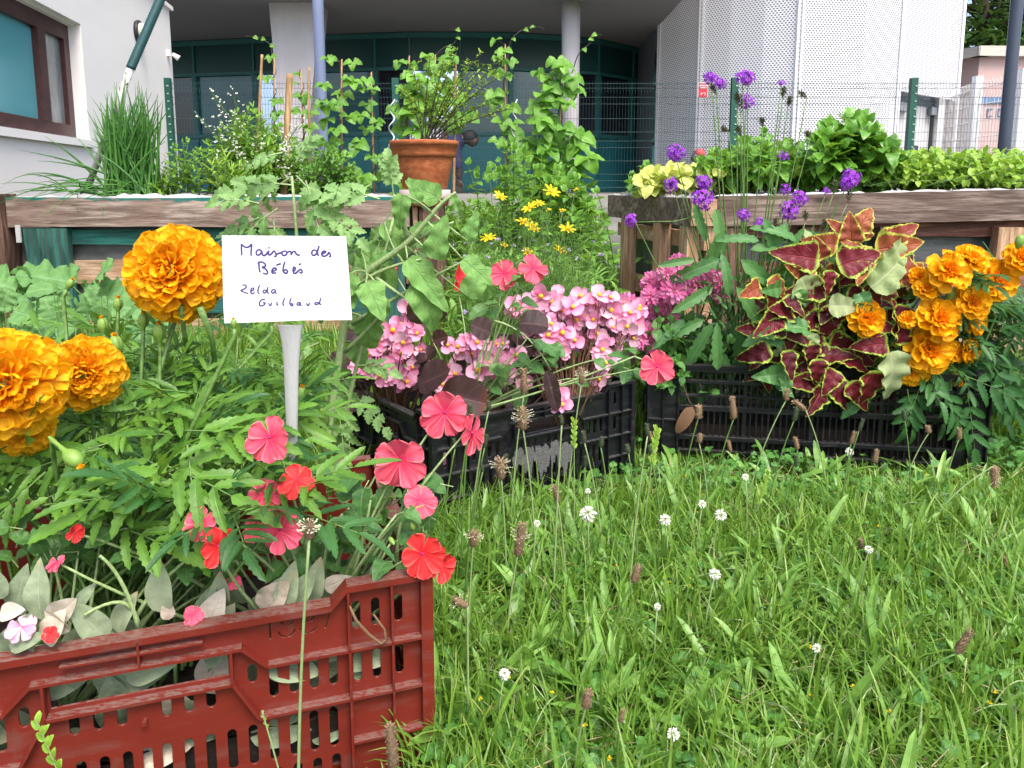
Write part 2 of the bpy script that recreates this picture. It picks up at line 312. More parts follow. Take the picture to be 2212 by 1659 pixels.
# ------------------------------------------------------------------ ground and lawn base
def ground():
    t = NT('lawn_ground'); n1 = t.noise(2.5, 5, t.pos()); n2 = t.noise(60, 4, t.pos())
    c = t.mix(t.step(n1, 0.35, 0.65), (0.02, 0.045, 0.01, 1), (0.045, 0.08, 0.018, 1)); c = t.mix(t.step(n2, 0.5, 0.7, 0, 0.6), c, (0.06, 0.05, 0.025, 1))
    m = t.done(t.bsdf(c, 0.95, 0.1, 0, t.bump(n2, 0.8, 0.01)))
    mb = MB()
    xs = np.concatenate([[-60, -20, -8], np.linspace(-4, 5, 60), [9, 20, 60]]); ys = np.concatenate([[-40, -10, -2], np.linspace(0, 6.4, 50), [6.8]])
    P = V(0, 0, 0); vs = [(x, y, gz(x, y)) for y in ys for x in xs]; nx = len(xs)
    F = np.array([(j*nx+i, j*nx+i+1, (j+1)*nx+i+1, (j+1)*nx+i) for j in range(len(ys)-1) for i in range(nx-1)])
    mb.add(vs, F); part('lawn', mb, m, kind='structure')
    m2 = mat_plain('courtyard_paving', (0.3, 0.29, 0.27, 1), 0.9, 0.2, 3, bump=0.3)
    mb = MB(); mb.add([(-90, 7.0, .585), (120, 7.0, .585), (120, 160, .585), (-90, 160, .585)], np.array([(0, 1, 2, 3)])); part('courtyard', mb, m2, kind='structure')
    mb = MB(); mb.box((-90, 6.8, -.3), (120, 6.995, .6)); 
    part('kerb_wall', mb, mat_plain('grey_concrete', (0.25, 0.245, 0.23, 1), 0.9, 0.2, 4, bump=0.4), label='low grey concrete kerb wall running under the green wire fence', cat='wall')
ground()

# ------------------------------------------------------------------ teal glazed building under a grey soffit
teal_d = mat_plain('dark_teal_panel', (0.012, 0.075, 0.078, 1), 0.3, 0.1, 2)
teal_l = mat_plain('teal_panel', (0.03, 0.22, 0.235, 1), 0.4, 0.1, 2)
teal_f = mat_plain('teal_frame', (0.03, 0.16, 0.155, 1), 0.45, 0.05, 5)
glass_d = mat_plain('dark_window_glass', (0.022, 0.022, 0.032, 1), 0.08, 0.2, 1, spec=0.8)
glass_t = mat_plain('teal_window_glass', (0.02, 0.15, 0.165, 1), 0.1, 0.2, 1, spec=0.7)
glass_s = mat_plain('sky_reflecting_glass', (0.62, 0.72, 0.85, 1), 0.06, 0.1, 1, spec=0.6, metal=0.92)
grey_soffit = mat_plain('grey_soffit', (0.24, 0.23, 0.235, 1), 0.9, 0.03, 2)
white_wall = mat_plain('white_render', (0.84, 0.825, 0.8, 1), 0.9, 0.03, 5, bump=0.15)
def teal_building():
    us = [330, 444, 569, 695, 822, 893, 998, 1102, 1208, 1283, 1355, 1406, 1480]
    Ds = np.interp(us, [330, 700, 900, 1100, 1230, 1310, 1420, 1480], [10.6, 10.05, 9.84, 9.87, 10.1, 10.4, 11.5, 12.3])
    q = [V((u - 1106) / FPX * d, d, 0) for u, d in zip(us, Ds)]
    z0, z1, z2, z3 = .60, W(900, 289, 9.85)[2], W(900, 149, 9.85)[2], W(900, 65, 9.85)[2]
    t = thing('teal_building', 'dark teal curved glazed building wall under the grey overhanging soffit', 'building', q[5])
    def bay(mb, a, b, lo, hi, off=0.0):
        d = nz(b - a); n = V(d[1], -d[0], 0); n = n if n[1] < 0 else -n
        mb.obox(a + n * off + V(0, 0, lo), b - a, n * 0.03, V(0, 0, hi - lo))
    up, lowp = MB(), MB()
    for i in range(len(q) - 1):
        bay(up, q[i], q[i+1], z2, z3); bay(lowp, q[i], q[i+1], z0, z1)
    part('upper_panel', up, teal_d, t, False); part('lower_panel', lowp, teal_l, t, False)
    kinds = {0: 'd', 1: 't', 2: 's', 3: 't', 4: 'd', 5: 's', 6: 't', 7: 't', 8: 'd', 9: 'd', 10: 'd', 11: 'd'}
    for i in range(len(q) - 1):
        mb = MB(); bay(mb, q[i], q[i+1], z1, z2, -0.02)
        o = part('window', mb, {'d': glass_d, 't': glass_t, 's': glass_s}[kinds[i]], t, False)
        if kinds[i] in 's': o['label'] = 'bright window pane with pale sky reflection'
        fr = MB(); a, b = q[i], q[i+1]; d = nz(b - a); n = V(d[1], -d[0], 0); n = n if n[1] < 0 else -n
        fr.obox(a + n * .012 - d * .03 + V(0, 0, z1), d * .06, n * .05, V(0, 0, z2 - z1))
        part('window_frame', fr, teal_f, o, False)
    for i in range(len(q) - 1):
        a, b = q[i], q[i+1]; d = nz(b - a); n = V(d[1], -d[0], 0); n = n if n[1] < 0 else -n
        fr = MB()
        for z, h in ((z1, .05), (z2, .04), (z3 - .07, .06), (z0, .05)): fr.obox(a + n * .032 + V(0, 0, z - h / 2), b - a, n * .03, V(0, 0, h))
        fr.obox(a + n * .0335 - d * .012 + V(0, 0, z0), d * .024, n * .0215, V(0, 0, z3 - z0))
        part('mullion', fr, teal_f, t, False)
    mb = MB(); pl = [(-6.5, 7.75), (1.8, 7.75), (1.8, 9.4), (2.6, 12.5), (2.6, 18), (-6.5, 18)]; n6 = len(pl)
    mb.add([V(a, b, 2.62) for a, b in pl] + [V(a, b, 6.5) for a, b in pl], [tuple(range(n6))[::-1], tuple(range(n6, 2 * n6))] + [(k, (k+1) % n6, n6 + (k+1) % n6, n6 + k) for k in range(n6)]); part('soffit_light_block', mb, grey_soffit, t, False)  # underside is the visible soffit; the mass above is added to block skylight
    mb = MB()
    a = W(845, 370, 9.86)
    # bright edge lights and people-less interior shapes are left to reflections
teal_building()

def white_building():
    c = W(376, 200, 7.2)[:2]; d = nz(V(.17, -1)); n = V(-d[1], d[0])          # d runs towards the camera along the wall
    if n[0] < 0: n = -n                                                      # n points right, out of the wall
    E = lambda s, z, o=0.0: V(c[0] + d[0]*s + n[0]*o, c[1] + d[1]*s + n[1]*o, z)
    ex = V(d[0], d[1], 0); nn = V(n[0], n[1], 0)
    t = thing('white_building', 'white rendered building wing at the left with a brown framed window', 'building', E(2, 0))
    s0, s1, zb, zt = 2.17, 5.2, W(165, 301, 5.0)[2], W(150, 48, 5.0)[2]; th = 0.14
    w = MB()
    def slab(sa, sb, za, zb_): w.obox(E(sa, za, -th), ex * (sb - sa), nn * th, V(0, 0, zb_ - za))
    ZT = W(374, 22, 7.2)[2]; slab(0, s0, -.1, ZT); slab(s1, 9, -.1, ZT); slab(s0, s1, -.1, zb); slab(s0, s1, zt, ZT)
    w.obox(E(0, -.1, -3), V(0, 0, ZT + .1), nn * 2.86, ex * .15)
    w.obox(E(0, ZT - .09, -3), ex * 9, nn * 2.85, V(0, 0, .08))
    part('wall', w, white_wall, t, False)
    cp = MB(); cp.obox(E(-.03, ZT, -.2), ex * 9, nn * .23, V(0, 0, .035)); part('parapet_cap', cp, white_wall, t, False)
    wf = MB(); wood = mat_plain('brown_window_wood', (0.065, 0.02, 0.018, 1), 0.45, 0.2, 20)
    def fr(sa, sb, za, zb_, o=-.13, dp=.05): wf.obox(E(sa, za, o), ex * (sb - sa), nn * dp, V(0, 0, zb_ - za))
    fr(s0, s1, zb, zb + .09); fr(s0, s1, zt - .11, zt); fr(s0, s0 + .08, zb + .09, zt - .11); fr(s1 - .08, s1, zb + .09, zt - .11)
    fr(s0 + .37, s0 + .47, zb + .09, zt - .11, -.128, .055)
    o = part('window', MB(), wood, t); part('window_frame', wf, wood, o, False)
    g1 = MB(); g1.obox(E(s0 + .08, zb + .09, -.12), ex * .29, nn * .01, V(0, 0, .62)); part('pane', g1, mat_plain('grey_curtained_glass', (0.25, 0.28, 0.29, 1), 0.15, 0.2, 3), o, False)
    t2 = NT('blue_blind_glass'); gg = t2.n('ShaderNodeNewGeometry'); q = t2.n('ShaderNodeSeparateXYZ'); t2.l(gg.outputs['Position'], q.inputs[0])
    yy = t2.math('ADD', q.outputs[2], t2.math('MULTIPLY', q.outputs[1], 0.13))
    col = t2.mix(t2.step(yy, 2.2, 2.21), (0.1, 0.33, 0.37, 1), (0.012, 0.02, 0.03, 1))
    g2 = MB(); g2.obox(E(s0 + .47, zb + .09, -.12), ex * 2.5, nn * .01, V(0, 0, .62)); part('pane', g2, t2.done(t2.bsdf(col, 0.12, 0.6)), o, False, label='window pane with a lowered blue blind')
    sl = MB(); sl.obox(E(s0 - .03, zb - .05, -.03), ex * 3.3, nn * .06, V(0, 0, .045)); part('window_sill', sl, white_wall, o, False)
    sh = MB(); sh.obox(E(s0, zt - .015, -.128), ex * 3, nn * .09, V(0, 0, .05)); part('roller_shutter_box', sh, white_wall, o, False)
    # round lamp and small spotlight fixed to the wall
    p = E(1.0, W(301, 68, 6.2)[2]); lm = thing('wall_lamp', 'round dark rimmed wall lamp high on the white wall behind the pole', 'lamp', p)
    mb = MB(); mb.lathe(p, [(0, 0), (.085, 0), (.09, .01), (.09, .03), (.078, .032), (.0, .032)], 24, axis=nn); part('base', mb, mat_plain('dark_lamp_rim', (.02, .02, .03, 1), .5), lm)
    mb = MB(); mb.lathe(p + nn * .03, [(0.072, 0), (.068, .03), (.045, .055), (0, .065)], 24, axis=nn); part('lamp_shade', mb, mat_plain('cream_diffuser', (.7, .66, .5, 1), .4), lm)
    p = E(.13, W(363, 114, 7.07)[2]); lm = thing('spotlight', 'small white spotlight on the corner of the white wall', 'lamp', p)
    mb = MB(); mb.obox(p + V(0, 0, -.035), ex * .045, nn * .03, V(0, 0, .055)); part('bracket', mb, white_wall, lm, False)
    mb = MB(); mb.lathe(p + nn * .04 + V(0, 0, -.01), [(0, 0), (.016, .0), (.027, .06), (.024, .065), (0, .055)], 16, axis=nn + V(0, 0, -.7) - ex * .2); part('lamp_head', mb, white_wall, lm)
white_building()

def columns():
    m = mat_plain('white_column_render', (0.52, 0.5, 0.51, 1), 0.85, 0.06, 3)
    Y = 8.3; mb = MB()
    a = [W(580, 0, Y), W(692, 0, Y), W(656, 395, Y), W(616, 395, Y)]
    b = [p + V(0, .35, 0) for p in a]
    up = lambda p, q: q + (p - q) * 1.08
    a[0] = up(a[0], a[3]); a[1] = up(a[1], a[2]); b[0] = up(b[0], b[3]); b[1] = up(b[1], b[2])
    mb.add(a + b, np.array([(0,1,2,3),(7,6,5,4),(0,4,5,1),(1,5,6,2),(2,6,7,3),(3,7,4,0)]))
    part('flared_pillar', mb, m, sm=False, label='pale flared pillar widening upward behind the left blue grey pole', cat='pillar')
    mb = MB(); p0 = W(1232, 415, Y); p1 = W(1233.5, -25, Y)
    mb.tube([p0, (p0 + p1) / 2, p1], [.083, .092, .105], 32); part('round_column', mb, m, label='round white column behind the tallest bean vine', cat='column')
    mp = mat_plain('blue_grey_paint', (0.16, 0.2, 0.32, 1), 0.35, 0.05, 4)
    for (u, v0, Yp, r, mm, lab) in ((698, 330, 6.0, .043, mp, 'slim blue grey pole standing behind the left raised bed'),
                                    (2163, 380, 4.8, .036, mat_plain('slate_paint', (0.055, 0.07, 0.105, 1), 0.35, 0.05, 4), 'dark slate pole behind the right raised bed')):
        p = W(u, v0, Yp); mb = MB(); pts = [V(p[0], p[1], z) for z in (-.05, 1, 2, 3.4)]; mb.tube(pts, r, 24)
        t = thing('steel_pole', lab, 'pole', (p[0], p[1], 0)); part('shaft', mb, mm, t)
        mb = MB(); mb.lathe((p[0], p[1], -.06), [(0, 0), (r * 2.2, 0), (r * 2.2, .02), (r * 1.1, .022)], 20); part('base_plate', mb, mm, t)
columns()

def panel_building():
    us = [1412, 1440, 1470, 1498, 1560, 1630, 1705, 1770, 1840, 1918, 1960, 2005, 2043]
    Ds = np.interp(us, [1412, 1500, 1600, 1705, 1840, 1918, 2043], [9.4, 8.6, 8.15, 7.9, 8.0, 8.3, 9.3])
    q = [V((u - 1106) / FPX * d, d, 0) for u, d in zip(us, Ds)]
    ps = [q[0]]
    for a, b in zip(q[:-1], q[1:]):
        for k in range(1, 5): ps.append(a + (b - a) * k / 4)
    L = [0]
    for a, b in zip(ps[:-1], ps[1:]): L.append(L[-1] + np.linalg.norm(b - a))
    t = thing('mesh_clad_building', 'curved building corner clad in white perforated metal sheets', 'building', q[5])
    m = NT('perforated_white_metal'); u, v, r = m.P()
    pu, pv = 0.036, 0.044
    row = m.math('DIVIDE', v, pv / 2); fr = m.math('FLOOR', row); off = m.math('MULTIPLY', m.math('MODULO', fr, 2.0), 0.5)
    du = m.math('MULTIPLY', m.math('SUBTRACT', m.math('FRACT', m.math('ADD', m.math('DIVIDE', u, pu), off)), 0.5), 2)
    dv = m.math('MULTIPLY', m.math('SUBTRACT', m.math('FRACT', row), 0.5), 2)
    d = m.math('ADD', m.math('POWER', m.math('ABSOLUTE', du), 2.0), m.math('MULTIPLY', m.math('POWER', m.math('ABSOLUTE', dv), 2.0), 0.75))
    hole = m.step(d, 0.31, 0.37, 1, 0)
    sh = m.bsdf((0.74, 0.74, 0.77, 1), 0.55, 0.4, 0); tr = m.n('ShaderNodeBsdfTransparent')
    mx = m.n('ShaderNodeMixShader'); m.l(hole, mx.inputs[0]); m.l(sh, mx.inputs[1]); m.l(tr.outputs[0], mx.inputs[2]); perf = m.done(mx.outputs[0])
    zb1, zb2, zt = .62, 1.70, 5.0
    seams = [1412, 1498, 1705, 1918, 2043]
    idx = [us.index(s) * 4 for s in seams]
    for a, b in zip(idx[:-1], idx[1:]):
        mb = MB(); zb = zb2 if b == idx[-1] else zb1
        for i in range(a, b):
            mb.add([ps[i] + V(0, 0, zb), ps[i+1] + V(0, 0, zb), ps[i+1] + V(0, 0, zt), ps[i] + V(0, 0, zt)], np.array([(0, 1, 2, 3)]), [(L[i], zb), (L[i+1], zb), (L[i+1], zt), (L[i], zt)])
        part('perforated_sheet', mb, perf, t, True)
    wh = mat_plain('white_trim', (0.88, 0.88, 0.9, 1), 0.5, 0.03, 5); mb = MB()
    for i in idx:
        for o in (-.022, .022):
            d = nz(ps[min(i+1, len(ps)-1)] - ps[max(i-1, 0)]); c = ps[i] + d * o + V(0, -.02, 0)
            mb.obox(c - d * .012 + V(0, 0, zb1), d * .024, V(0, .03, 0), V(0, 0, zt - zb1))
    part('seam_trim', mb, wh, t, False)
    bk = MB(); inn = mat_plain('inner_grey_wall', (0.16, 0.17, 0.19, 1), 0.9, 0.1, 3)
    for i in range(len(ps) - 1):
        if i < idx[-2]: bk.add([ps[i] + V(.03, .22, zb1), ps[i+1] + V(.03, .22, zb1), ps[i+1] + V(.03, .22, zt), ps[i] + V(.03, .22, zt)], np.array([(0, 1, 2, 3)]))
        else: bk.add([ps[i] + V(-.03, .2, zb2), ps[i+1] + V(-.03, .2, zb2), ps[i+1] + V(-.03, .2, zt), ps[i] + V(-.03, .2, zt)], np.array([(0, 1, 2, 3)]))
    bk.add([ps[0] + V(0, 0.25, .6), ps[0] + V(0, 6, .6), ps[0] + V(0, 6, zt), ps[0] + V(0, .25, zt)], np.array([(0, 1, 2, 3)]))
    bk.add([ps[-1] + V(-.03, 0.2, .6), ps[-1] + V(-.03, 6, .6), ps[-1] + V(-.03, 6, zt), ps[-1] + V(-.03, .2, zt)], np.array([(0, 1, 2, 3)]))
    part('inner_wall', bk, inn, t, False)
    a, b = ps[idx[-2]], ps[-1]; e = b - a; n = V(0, .22, 0)
    dm = mat_plain('pale_grey_door', (0.62, 0.62, 0.62, 1), 0.5, 0.04, 4)
    mb = MB(); mb.obox(a + n + e * .04 + V(0, 0, .6), e * .68, V(0, .04, 0), V(0, 0, 1.02)); dr = part('door', mb, dm, t, False)
    mb = MB(); mb.obox(a + n + e * .42 + V(0, -.012, .95), e * .12, V(0, .01, 0), V(0, 0, .2)); part('door_notice', mb, mat_plain('dark_notice', (.03, .05, .05, 1), .5), dr, False)
    mb = MB(); p = a + n + e * .45 + V(0, -.016, 1.12)
    for k in range(5): mb.obox(p + e * (.01 * k) + V(0, 0, -.028 * k), e * .022, V(0, .003, 0), V(0, 0, -.022))
    part('notice_writing', mb, wh, dr, False)
    mb = MB(); mb.obox(a + n + e * .74 + V(0, 0, .6), e * .12, V(0, .05, 0), V(0, 0, 1.0)); part('door_jamb', mb, mat_plain('brown_grey_jamb', (.12, .1, .09, 1), .8), t, False)
    mb = MB(); mb.obox(a + n + e * 0 + V(0, -.02, 1.62), e * .98, V(0, .06, 0), V(0, 0, .07)); part('door_lintel', mb, mat_plain('slate_lintel', (.08, .1, .12, 1), .6), t, False)
    for k in (.12, .66):
        mb = MB(); mb.obox(a + n + e * k + V(0, -.1, 1.52), e * .17, V(0, .09, 0), V(0, 0, .09)); part('door_lamp', mb, mat_plain('grey_lamp_box', (.25, .27, .3, 1), .5), t, False)
    # red notice and the capped inlet fixed on the cladding
    P = W(1518, 195, 8.38); w_, h_ = 21 / FPX * 8.38, 30 / FPX * 8.38
    t = thing('red_sign', 'small red notice with white lettering on the perforated cladding', 'sign', P)
    mb = MB(); mb.box((P[0]-w_/2, P[1]-.012, P[2]-h_/2), (P[0]+w_/2, P[1], P[2]+h_/2)); part('plate', mb, wh, t, False)
    mb = MB(); mb.box((P[0]-w_*.45, P[1]-.016, P[2]-h_*.47), (P[0]+w_*.45, P[1]-.0125, P[2]+h_*.47)); part('red_face', mb, mat_plain('sign_red', (.62, .03, .05, 1), .5), t, False)
    mb = MB()
    for (x0, z0, wd) in [(-.36+.12*k, .26, .08) for k in range(7)] + [(-.25+.12*k, .1, .085) for k in range(5)]:
        mb.box((P[0]+x0*w_, P[1]-.019, P[2]+z0*h_), (P[0]+(x0+wd)*w_, P[1]-.0165, P[2]+(z0+.09)*h_))
    for pts in ([(-.2,-.34),(-.2,-.2),(-.08,-.22),(-.1,-.28),(-.2,-.28)], [(.0,-.2),(.06,-.2)], [(.14,-.2),(.26,-.21),(.2,-.27),(.26,-.33),(.14,-.34)]):
        mb.tube([V(P[0]+x*w_, P[1]-.018, P[2]+z*h_) for x, z in pts], .004, 4)
    part('lettering', mb, wh, t, False)
    P = W(1504, 338, 8.0); t = thing('pipe_inlet', 'grey pipe inlet with a round red cap low on the cladding', 'pipe', P)
    mb = MB(); mb.tube([P + V(.1, .35, .05), P + V(.02, .05, .03), P + V(-.03, -.05, -.03)], .042, 16); part('pipe', mb, mat_plain('dark_pipe', (.09, .09, .1, 1), .4), t)
    mb = MB(); mb.lathe(P + V(.03, 0, .02), [(0, 0), (.05, 0), (.055, .03), (.04, .06), (0, .068)], 16, axis=V(.1, -.8, .35)); part('cap', mb, mat_plain('red_cap', (.55, .08, .08, 1), .5), t)
panel_building()

def right_background():
    pink = mat_plain('pink_render', (0.56, 0.4, 0.37, 1), 0.9, 0.06, 1.2, bump=0.2)
    Yc = 12.0; c = W(2118, 103, Yc); top = c[2]
    lx = W(2035, 142, 1)[0:1]; 
    a = V(c[0] - 1.6, Yc + 4.4, 0); b = V(c[0], Yc, 0); d = V(c[0] + 7, Yc + .3, 0)
    t = thing('pink_building', 'low pink rendered building with blue trimmed windows behind the white fence', 'building', b)
    w = MB()
    for p, q in ((a, b), (b, d)):
        e = q - p; n = nz(V(-e[1], e[0], 0)); w.obox(p + V(0, 0, .5), e, n * .2, V(0, 0, top - .62))
    w.obox(b + V(0, .25, .5), a - b + V(.1, 0, 0), d - b, V(0, 0, top - .7))
    part('wall', w, pink, t, False)
    r = MB()
    for p, q in ((a, b), (b, d)):
        e = q - p; n = nz(V(e[1], -e[0], 0)); r.obox(p - nz(e) * .1 + n * -.1 + V(0, 0, top - .14), e + nz(e) * .2, n * .22, V(0, 0, .15))
    part('roof', r, mat_plain('cream_fascia', (.6, .57, .5, 1), .8), t, False)
    e = b - a; n = nz(V(e[1], -e[0], 0)); L = np.linalg.norm(e); ed = e / L
    blue = mat_plain('blue_trim', (.1, .3, .38, 1), .6); brn = mat_plain('red_brown_shutter', (.2, .06, .04, 1), .7)
    for (s, z, h) in ((.72, 2.03, .47), (.7, .85, .75)):
        o0 = a + e * (s - .2) + V(0, 0, z)
        mb = MB(); mb.obox(o0 + n * .005, ed * 1.15, n * .03, V(0, 0, h)); wd = part('window', mb, brn, t, False)
        mb = MB(); mb.obox(o0 + n * .006 - ed * .1 + V(0, 0, h), ed * 1.35, n * .06, V(0, 0, .08)); mb.obox(o0 + n * .006 - ed * .1, ed * .1, n * .06, V(0, 0, h)); mb.obox(o0 + n * .006 + ed * 1.15, ed * .1, n * .06, V(0, 0, h))
        part('window_frame', mb, blue, wd, False)
    mb = MB(); mb.obox(a + e * .72 + n * .01 + V(0, 0, 2.66), ed * .12, n * .01, V(0, 0, .1)); part('vent', mb, brn, t, False)
    mb = MB(); bp = W(2150, 238, 12.0)
    for k, g in enumerate(['I', 'C', 'O', 'I', 'I', 'V', 'T']):
        x = bp[0] - .3 + k * .17; z = bp[2] - .1
        S = {'I': [[(0, 0), (0, .13)]], 'C': [[(.08, .12), (.01, .12), (0, .01), (.08, .01)]], 'O': [[(0, .01), (0, .12), (.09, .12), (.09, .01), (0, .01)]], 'V': [[(0, .13), (.045, 0), (.09, .13)]], 'T': [[(0, .13), (.1, .13)], [(.05, .13), (.05, 0)]]}[g]
        for st in S: mb.tube([V(x + p, 12.0 + (x + p - b[0]) * .043 - .02, z + q) for p, q in st], .012, 4)
    mb.obox(V(bp[0] - .3, 11.97 + (bp[0] - .3 - b[0]) * .043, bp[2] + .11), V(1.3, .056, 0), V(0, .02, 0), V(0, 0, .09))
    part('wall_lettering', mb, mat_plain('faded_blue_letters', (.13, .25, .45, 1), .8), t, False)
    # white wire fence in front of it
    t = thing('white_wire_fence', 'white wire mesh fence with square posts in front of the pink building', 'fence', (5.2, 8.2, .6)); wm = mat_plain('white_wire', (.8, .8, .8, 1), .5)
    p0, p1, p2 = W(2030, 205, 9.6), W(2112, 175, 8.3), W(2240, 150, 7.6)
    for p, q in ((p0, p1), (p1, p2)):
        mb = MB(); e = q - p; n = int(np.linalg.norm(e[:2]) / .045)
        for i in range(n + 1):
            c = p + e * i / n; mb.tube([V(c[0], c[1], .6), V(c[0], c[1], c[2] - .12), V(c[0] + .01, c[1] - .04, c[2] - .06), V(c[0], c[1], c[2])], .0035, 4, cap=False)
        for k in range(7):
            zz = .68 + k * (p[2] - .76) / 6; mb.tube([V(p[0], p[1], zz), V(q[0], q[1], zz + (q[2] - p[2]) * k / 6)], .005, 4, cap=False)
        part('mesh_panel', mb, wm, t, False)
    for p in (p1, W(2212, 160, 7.6), W(2034, 190, 9.2)):
        mb = MB(); mb.box((p[0] - .04, p[1] - .04, .58), (p[0] + .04, p[1] + .04, p[2] + .05)); part('post', mb, wm, t, False)
right_background()

def green_fence():
    gm = mat_plain('green_fence_paint', (.008, .09, .06, 1), .5, .1, 5); wm = mat_plain('green_fence_wire', (.015, .06, .06, 1), .5, .1, 5)
    t = thing('green_wire_fence', 'long dark green wire mesh fence with four posts across the garden', 'fence', (0, 6.9, .6)); Y = 6.9
    x = lambda u: (u - 1106) / FPX * Y
    pu = [382, 861, 1574, 1950, 2330]; top, kz = .68 + .93, .04
    for a, b in zip(pu[:-1], pu[1:]):
        mb = MB(); xa, xb = x(a) + .02, x(b) - .02; n = int(round((xb - xa) / .0277))
        for i in range(n + 1):
            c = xa + (xb - xa) * i / n
            mb.tube([V(c, Y, .62), V(c, Y, top - .14), V(c, Y - .03, top - .1), V(c, Y, top - .06), V(c, Y, top)], .0012, 4, cap=False)
        for z in (.66, .72, .78, .90, 1.02, 1.08, 1.16, 1.28, 1.41, top - .06, top - .02, top - .14):
            for o in ((0,) if z != 1.02 else (0,)): mb.tube([V(xa, Y - .003, z), V(xb, Y - .003, z)], .0019, 4, cap=False)
        part('mesh_panel', mb, wm, t, False)
    for u in pu[:4]:
        mb = MB(); mb.box((x(u) - .03, Y - .02, .6), (x(u) + .03, Y + .03, top + .03)); pp = part('post', mb, gm, t, False)
        mb = MB()
        for k in range(14): mb.box((x(u) + .005, Y - .028, .68 + k * .068), (x(u) + .02, Y - .02, .69 + k * .068))
        part('clip', mb, mat_plain('pale_clip', (.5, .6, .55, 1), .5), pp, False)
green_fence()

# ------------------------------------------------------------------ raised beds from pallets, potted shrub, leaning pole
wood_l = mat_wood('weathered_brown_plank', (0.21, 0.155, 0.125, 1), (0.37, 0.3, 0.255, 1), (0.17, 0.11, 0.085, 1), 'x', paint=(0.02, 0.15, 0.13, 1), pz=(.58, .63), paint_amt=0.35)
wood_r = mat_wood('grey_brown_plank', (0.15, 0.105, 0.085, 1), (0.27, 0.205, 0.17, 1), (0.1, 0.062, 0.05, 1), 'x')
wood_n = mat_wood('bare_pine_plank', (0.4, 0.26, 0.16, 1), (0.52, 0.37, 0.25, 1), (0.36, 0.19, 0.1, 1), 'x')
wood_v = mat_wood('bare_pine_post', (0.4, 0.24, 0.14, 1), (0.5, 0.34, 0.22, 1), (0.33, 0.17, 0.09, 1), 'z')
wood_g = mat_wood('green_painted_board', (0.02, 0.13, 0.11, 1), (0.035, 0.18, 0.15, 1), (0.03, 0.1, 0.09, 1), 'x')
wood_gv = mat_wood('green_painted_upright', (0.015, 0.09, 0.075, 1), (0.03, 0.14, 0.115, 1), (0.05, 0.07, 0.06, 1), 'z')
wood_red = mat_wood('red_brown_board', (0.2, 0.08, 0.055, 1), (0.3, 0.14, 0.1, 1), (0.12, 0.06, 0.05, 1), 'x')
wood_d = mat_wood('dark_brown_post', (0.1, 0.055, 0.04, 1), (0.19, 0.11, 0.08, 1), (0.07, 0.04, 0.03, 1), 'z')
white_film = mat_plain('white_liner_film', (0.5, 0.5, 0.5, 1), 0.5, 0.1, 15, bump=0.6)
grey_film = mat_plain('grey_liner_film', (0.12, 0.13, 0.13, 1), 0.35, 0.25, 12, bump=0.9)
def rough_board(mb, lo, hi, seg=14):
    lo, hi = V(*lo), V(*hi); n = seg; ax = int(np.argmax(hi - lo)); o = [i for i in range(3) if i != ax]
    vs = []; 
    ph = R.random() * 9
    for i in range(n + 1):
        t = i / n; c = lo[ax] + (hi[ax] - lo[ax]) * t
        for (a, b) in ((0, 0), (1, 0), (1, 1), (0, 1)):
            p = V(0, 0, 0); p[ax] = c; k = .0035
            p[o[0]] = (lo, hi)[a][o[0]] + k * math.sin(9 * t + ph + a * 2) + R.uniform(-.0012, .0012); p[o[1]] = (lo, hi)[b][o[1]] + k * math.sin(7 * t + ph * 2 + b * 3) + R.uniform(-.0012, .0012)
            vs.append(p)
    F = [(i*4+j, i*4+(j+1) % 4, i*4+4+(j+1) % 4, i*4+4+j) for i in range(n) for j in range(4)] + [(0, 3, 2, 1), (n*4, n*4+1, n*4+2, n*4+3)]
    mb.add(vs, np.array(F))
def ruffle_film(mb, pts, h=.03):
    n = 60; pts = np.array(pts); idx = np.linspace(0, len(pts) - 1, n); P = np.stack([np.interp(idx, range(len(pts)), pts[:, k]) for k in range(3)], 1)
    vs = []
    for i, p in enumerate(P):
        w = R.uniform(-.012, .012); hh = h * R.uniform(.25, 1.1)
        vs += [p + V(0, 0, -.05), p + V(0, w, hh * .5), p + V(0, .03 + w, hh), p + V(0, .09, hh * .3)]
    F = np.array([(i*4+j, i*4+4+j, i*4+5+j, i*4+1+j) for i in range(n-1) for j in range(3)]); mb.add(vs, F)
def board(name, lo, hi, m, t, lab=None):
    mb = MB(); rough_board(mb, lo, hi); o = part(name, mb, m, t, False); 
    if lab: o['label'] = lab
    return o
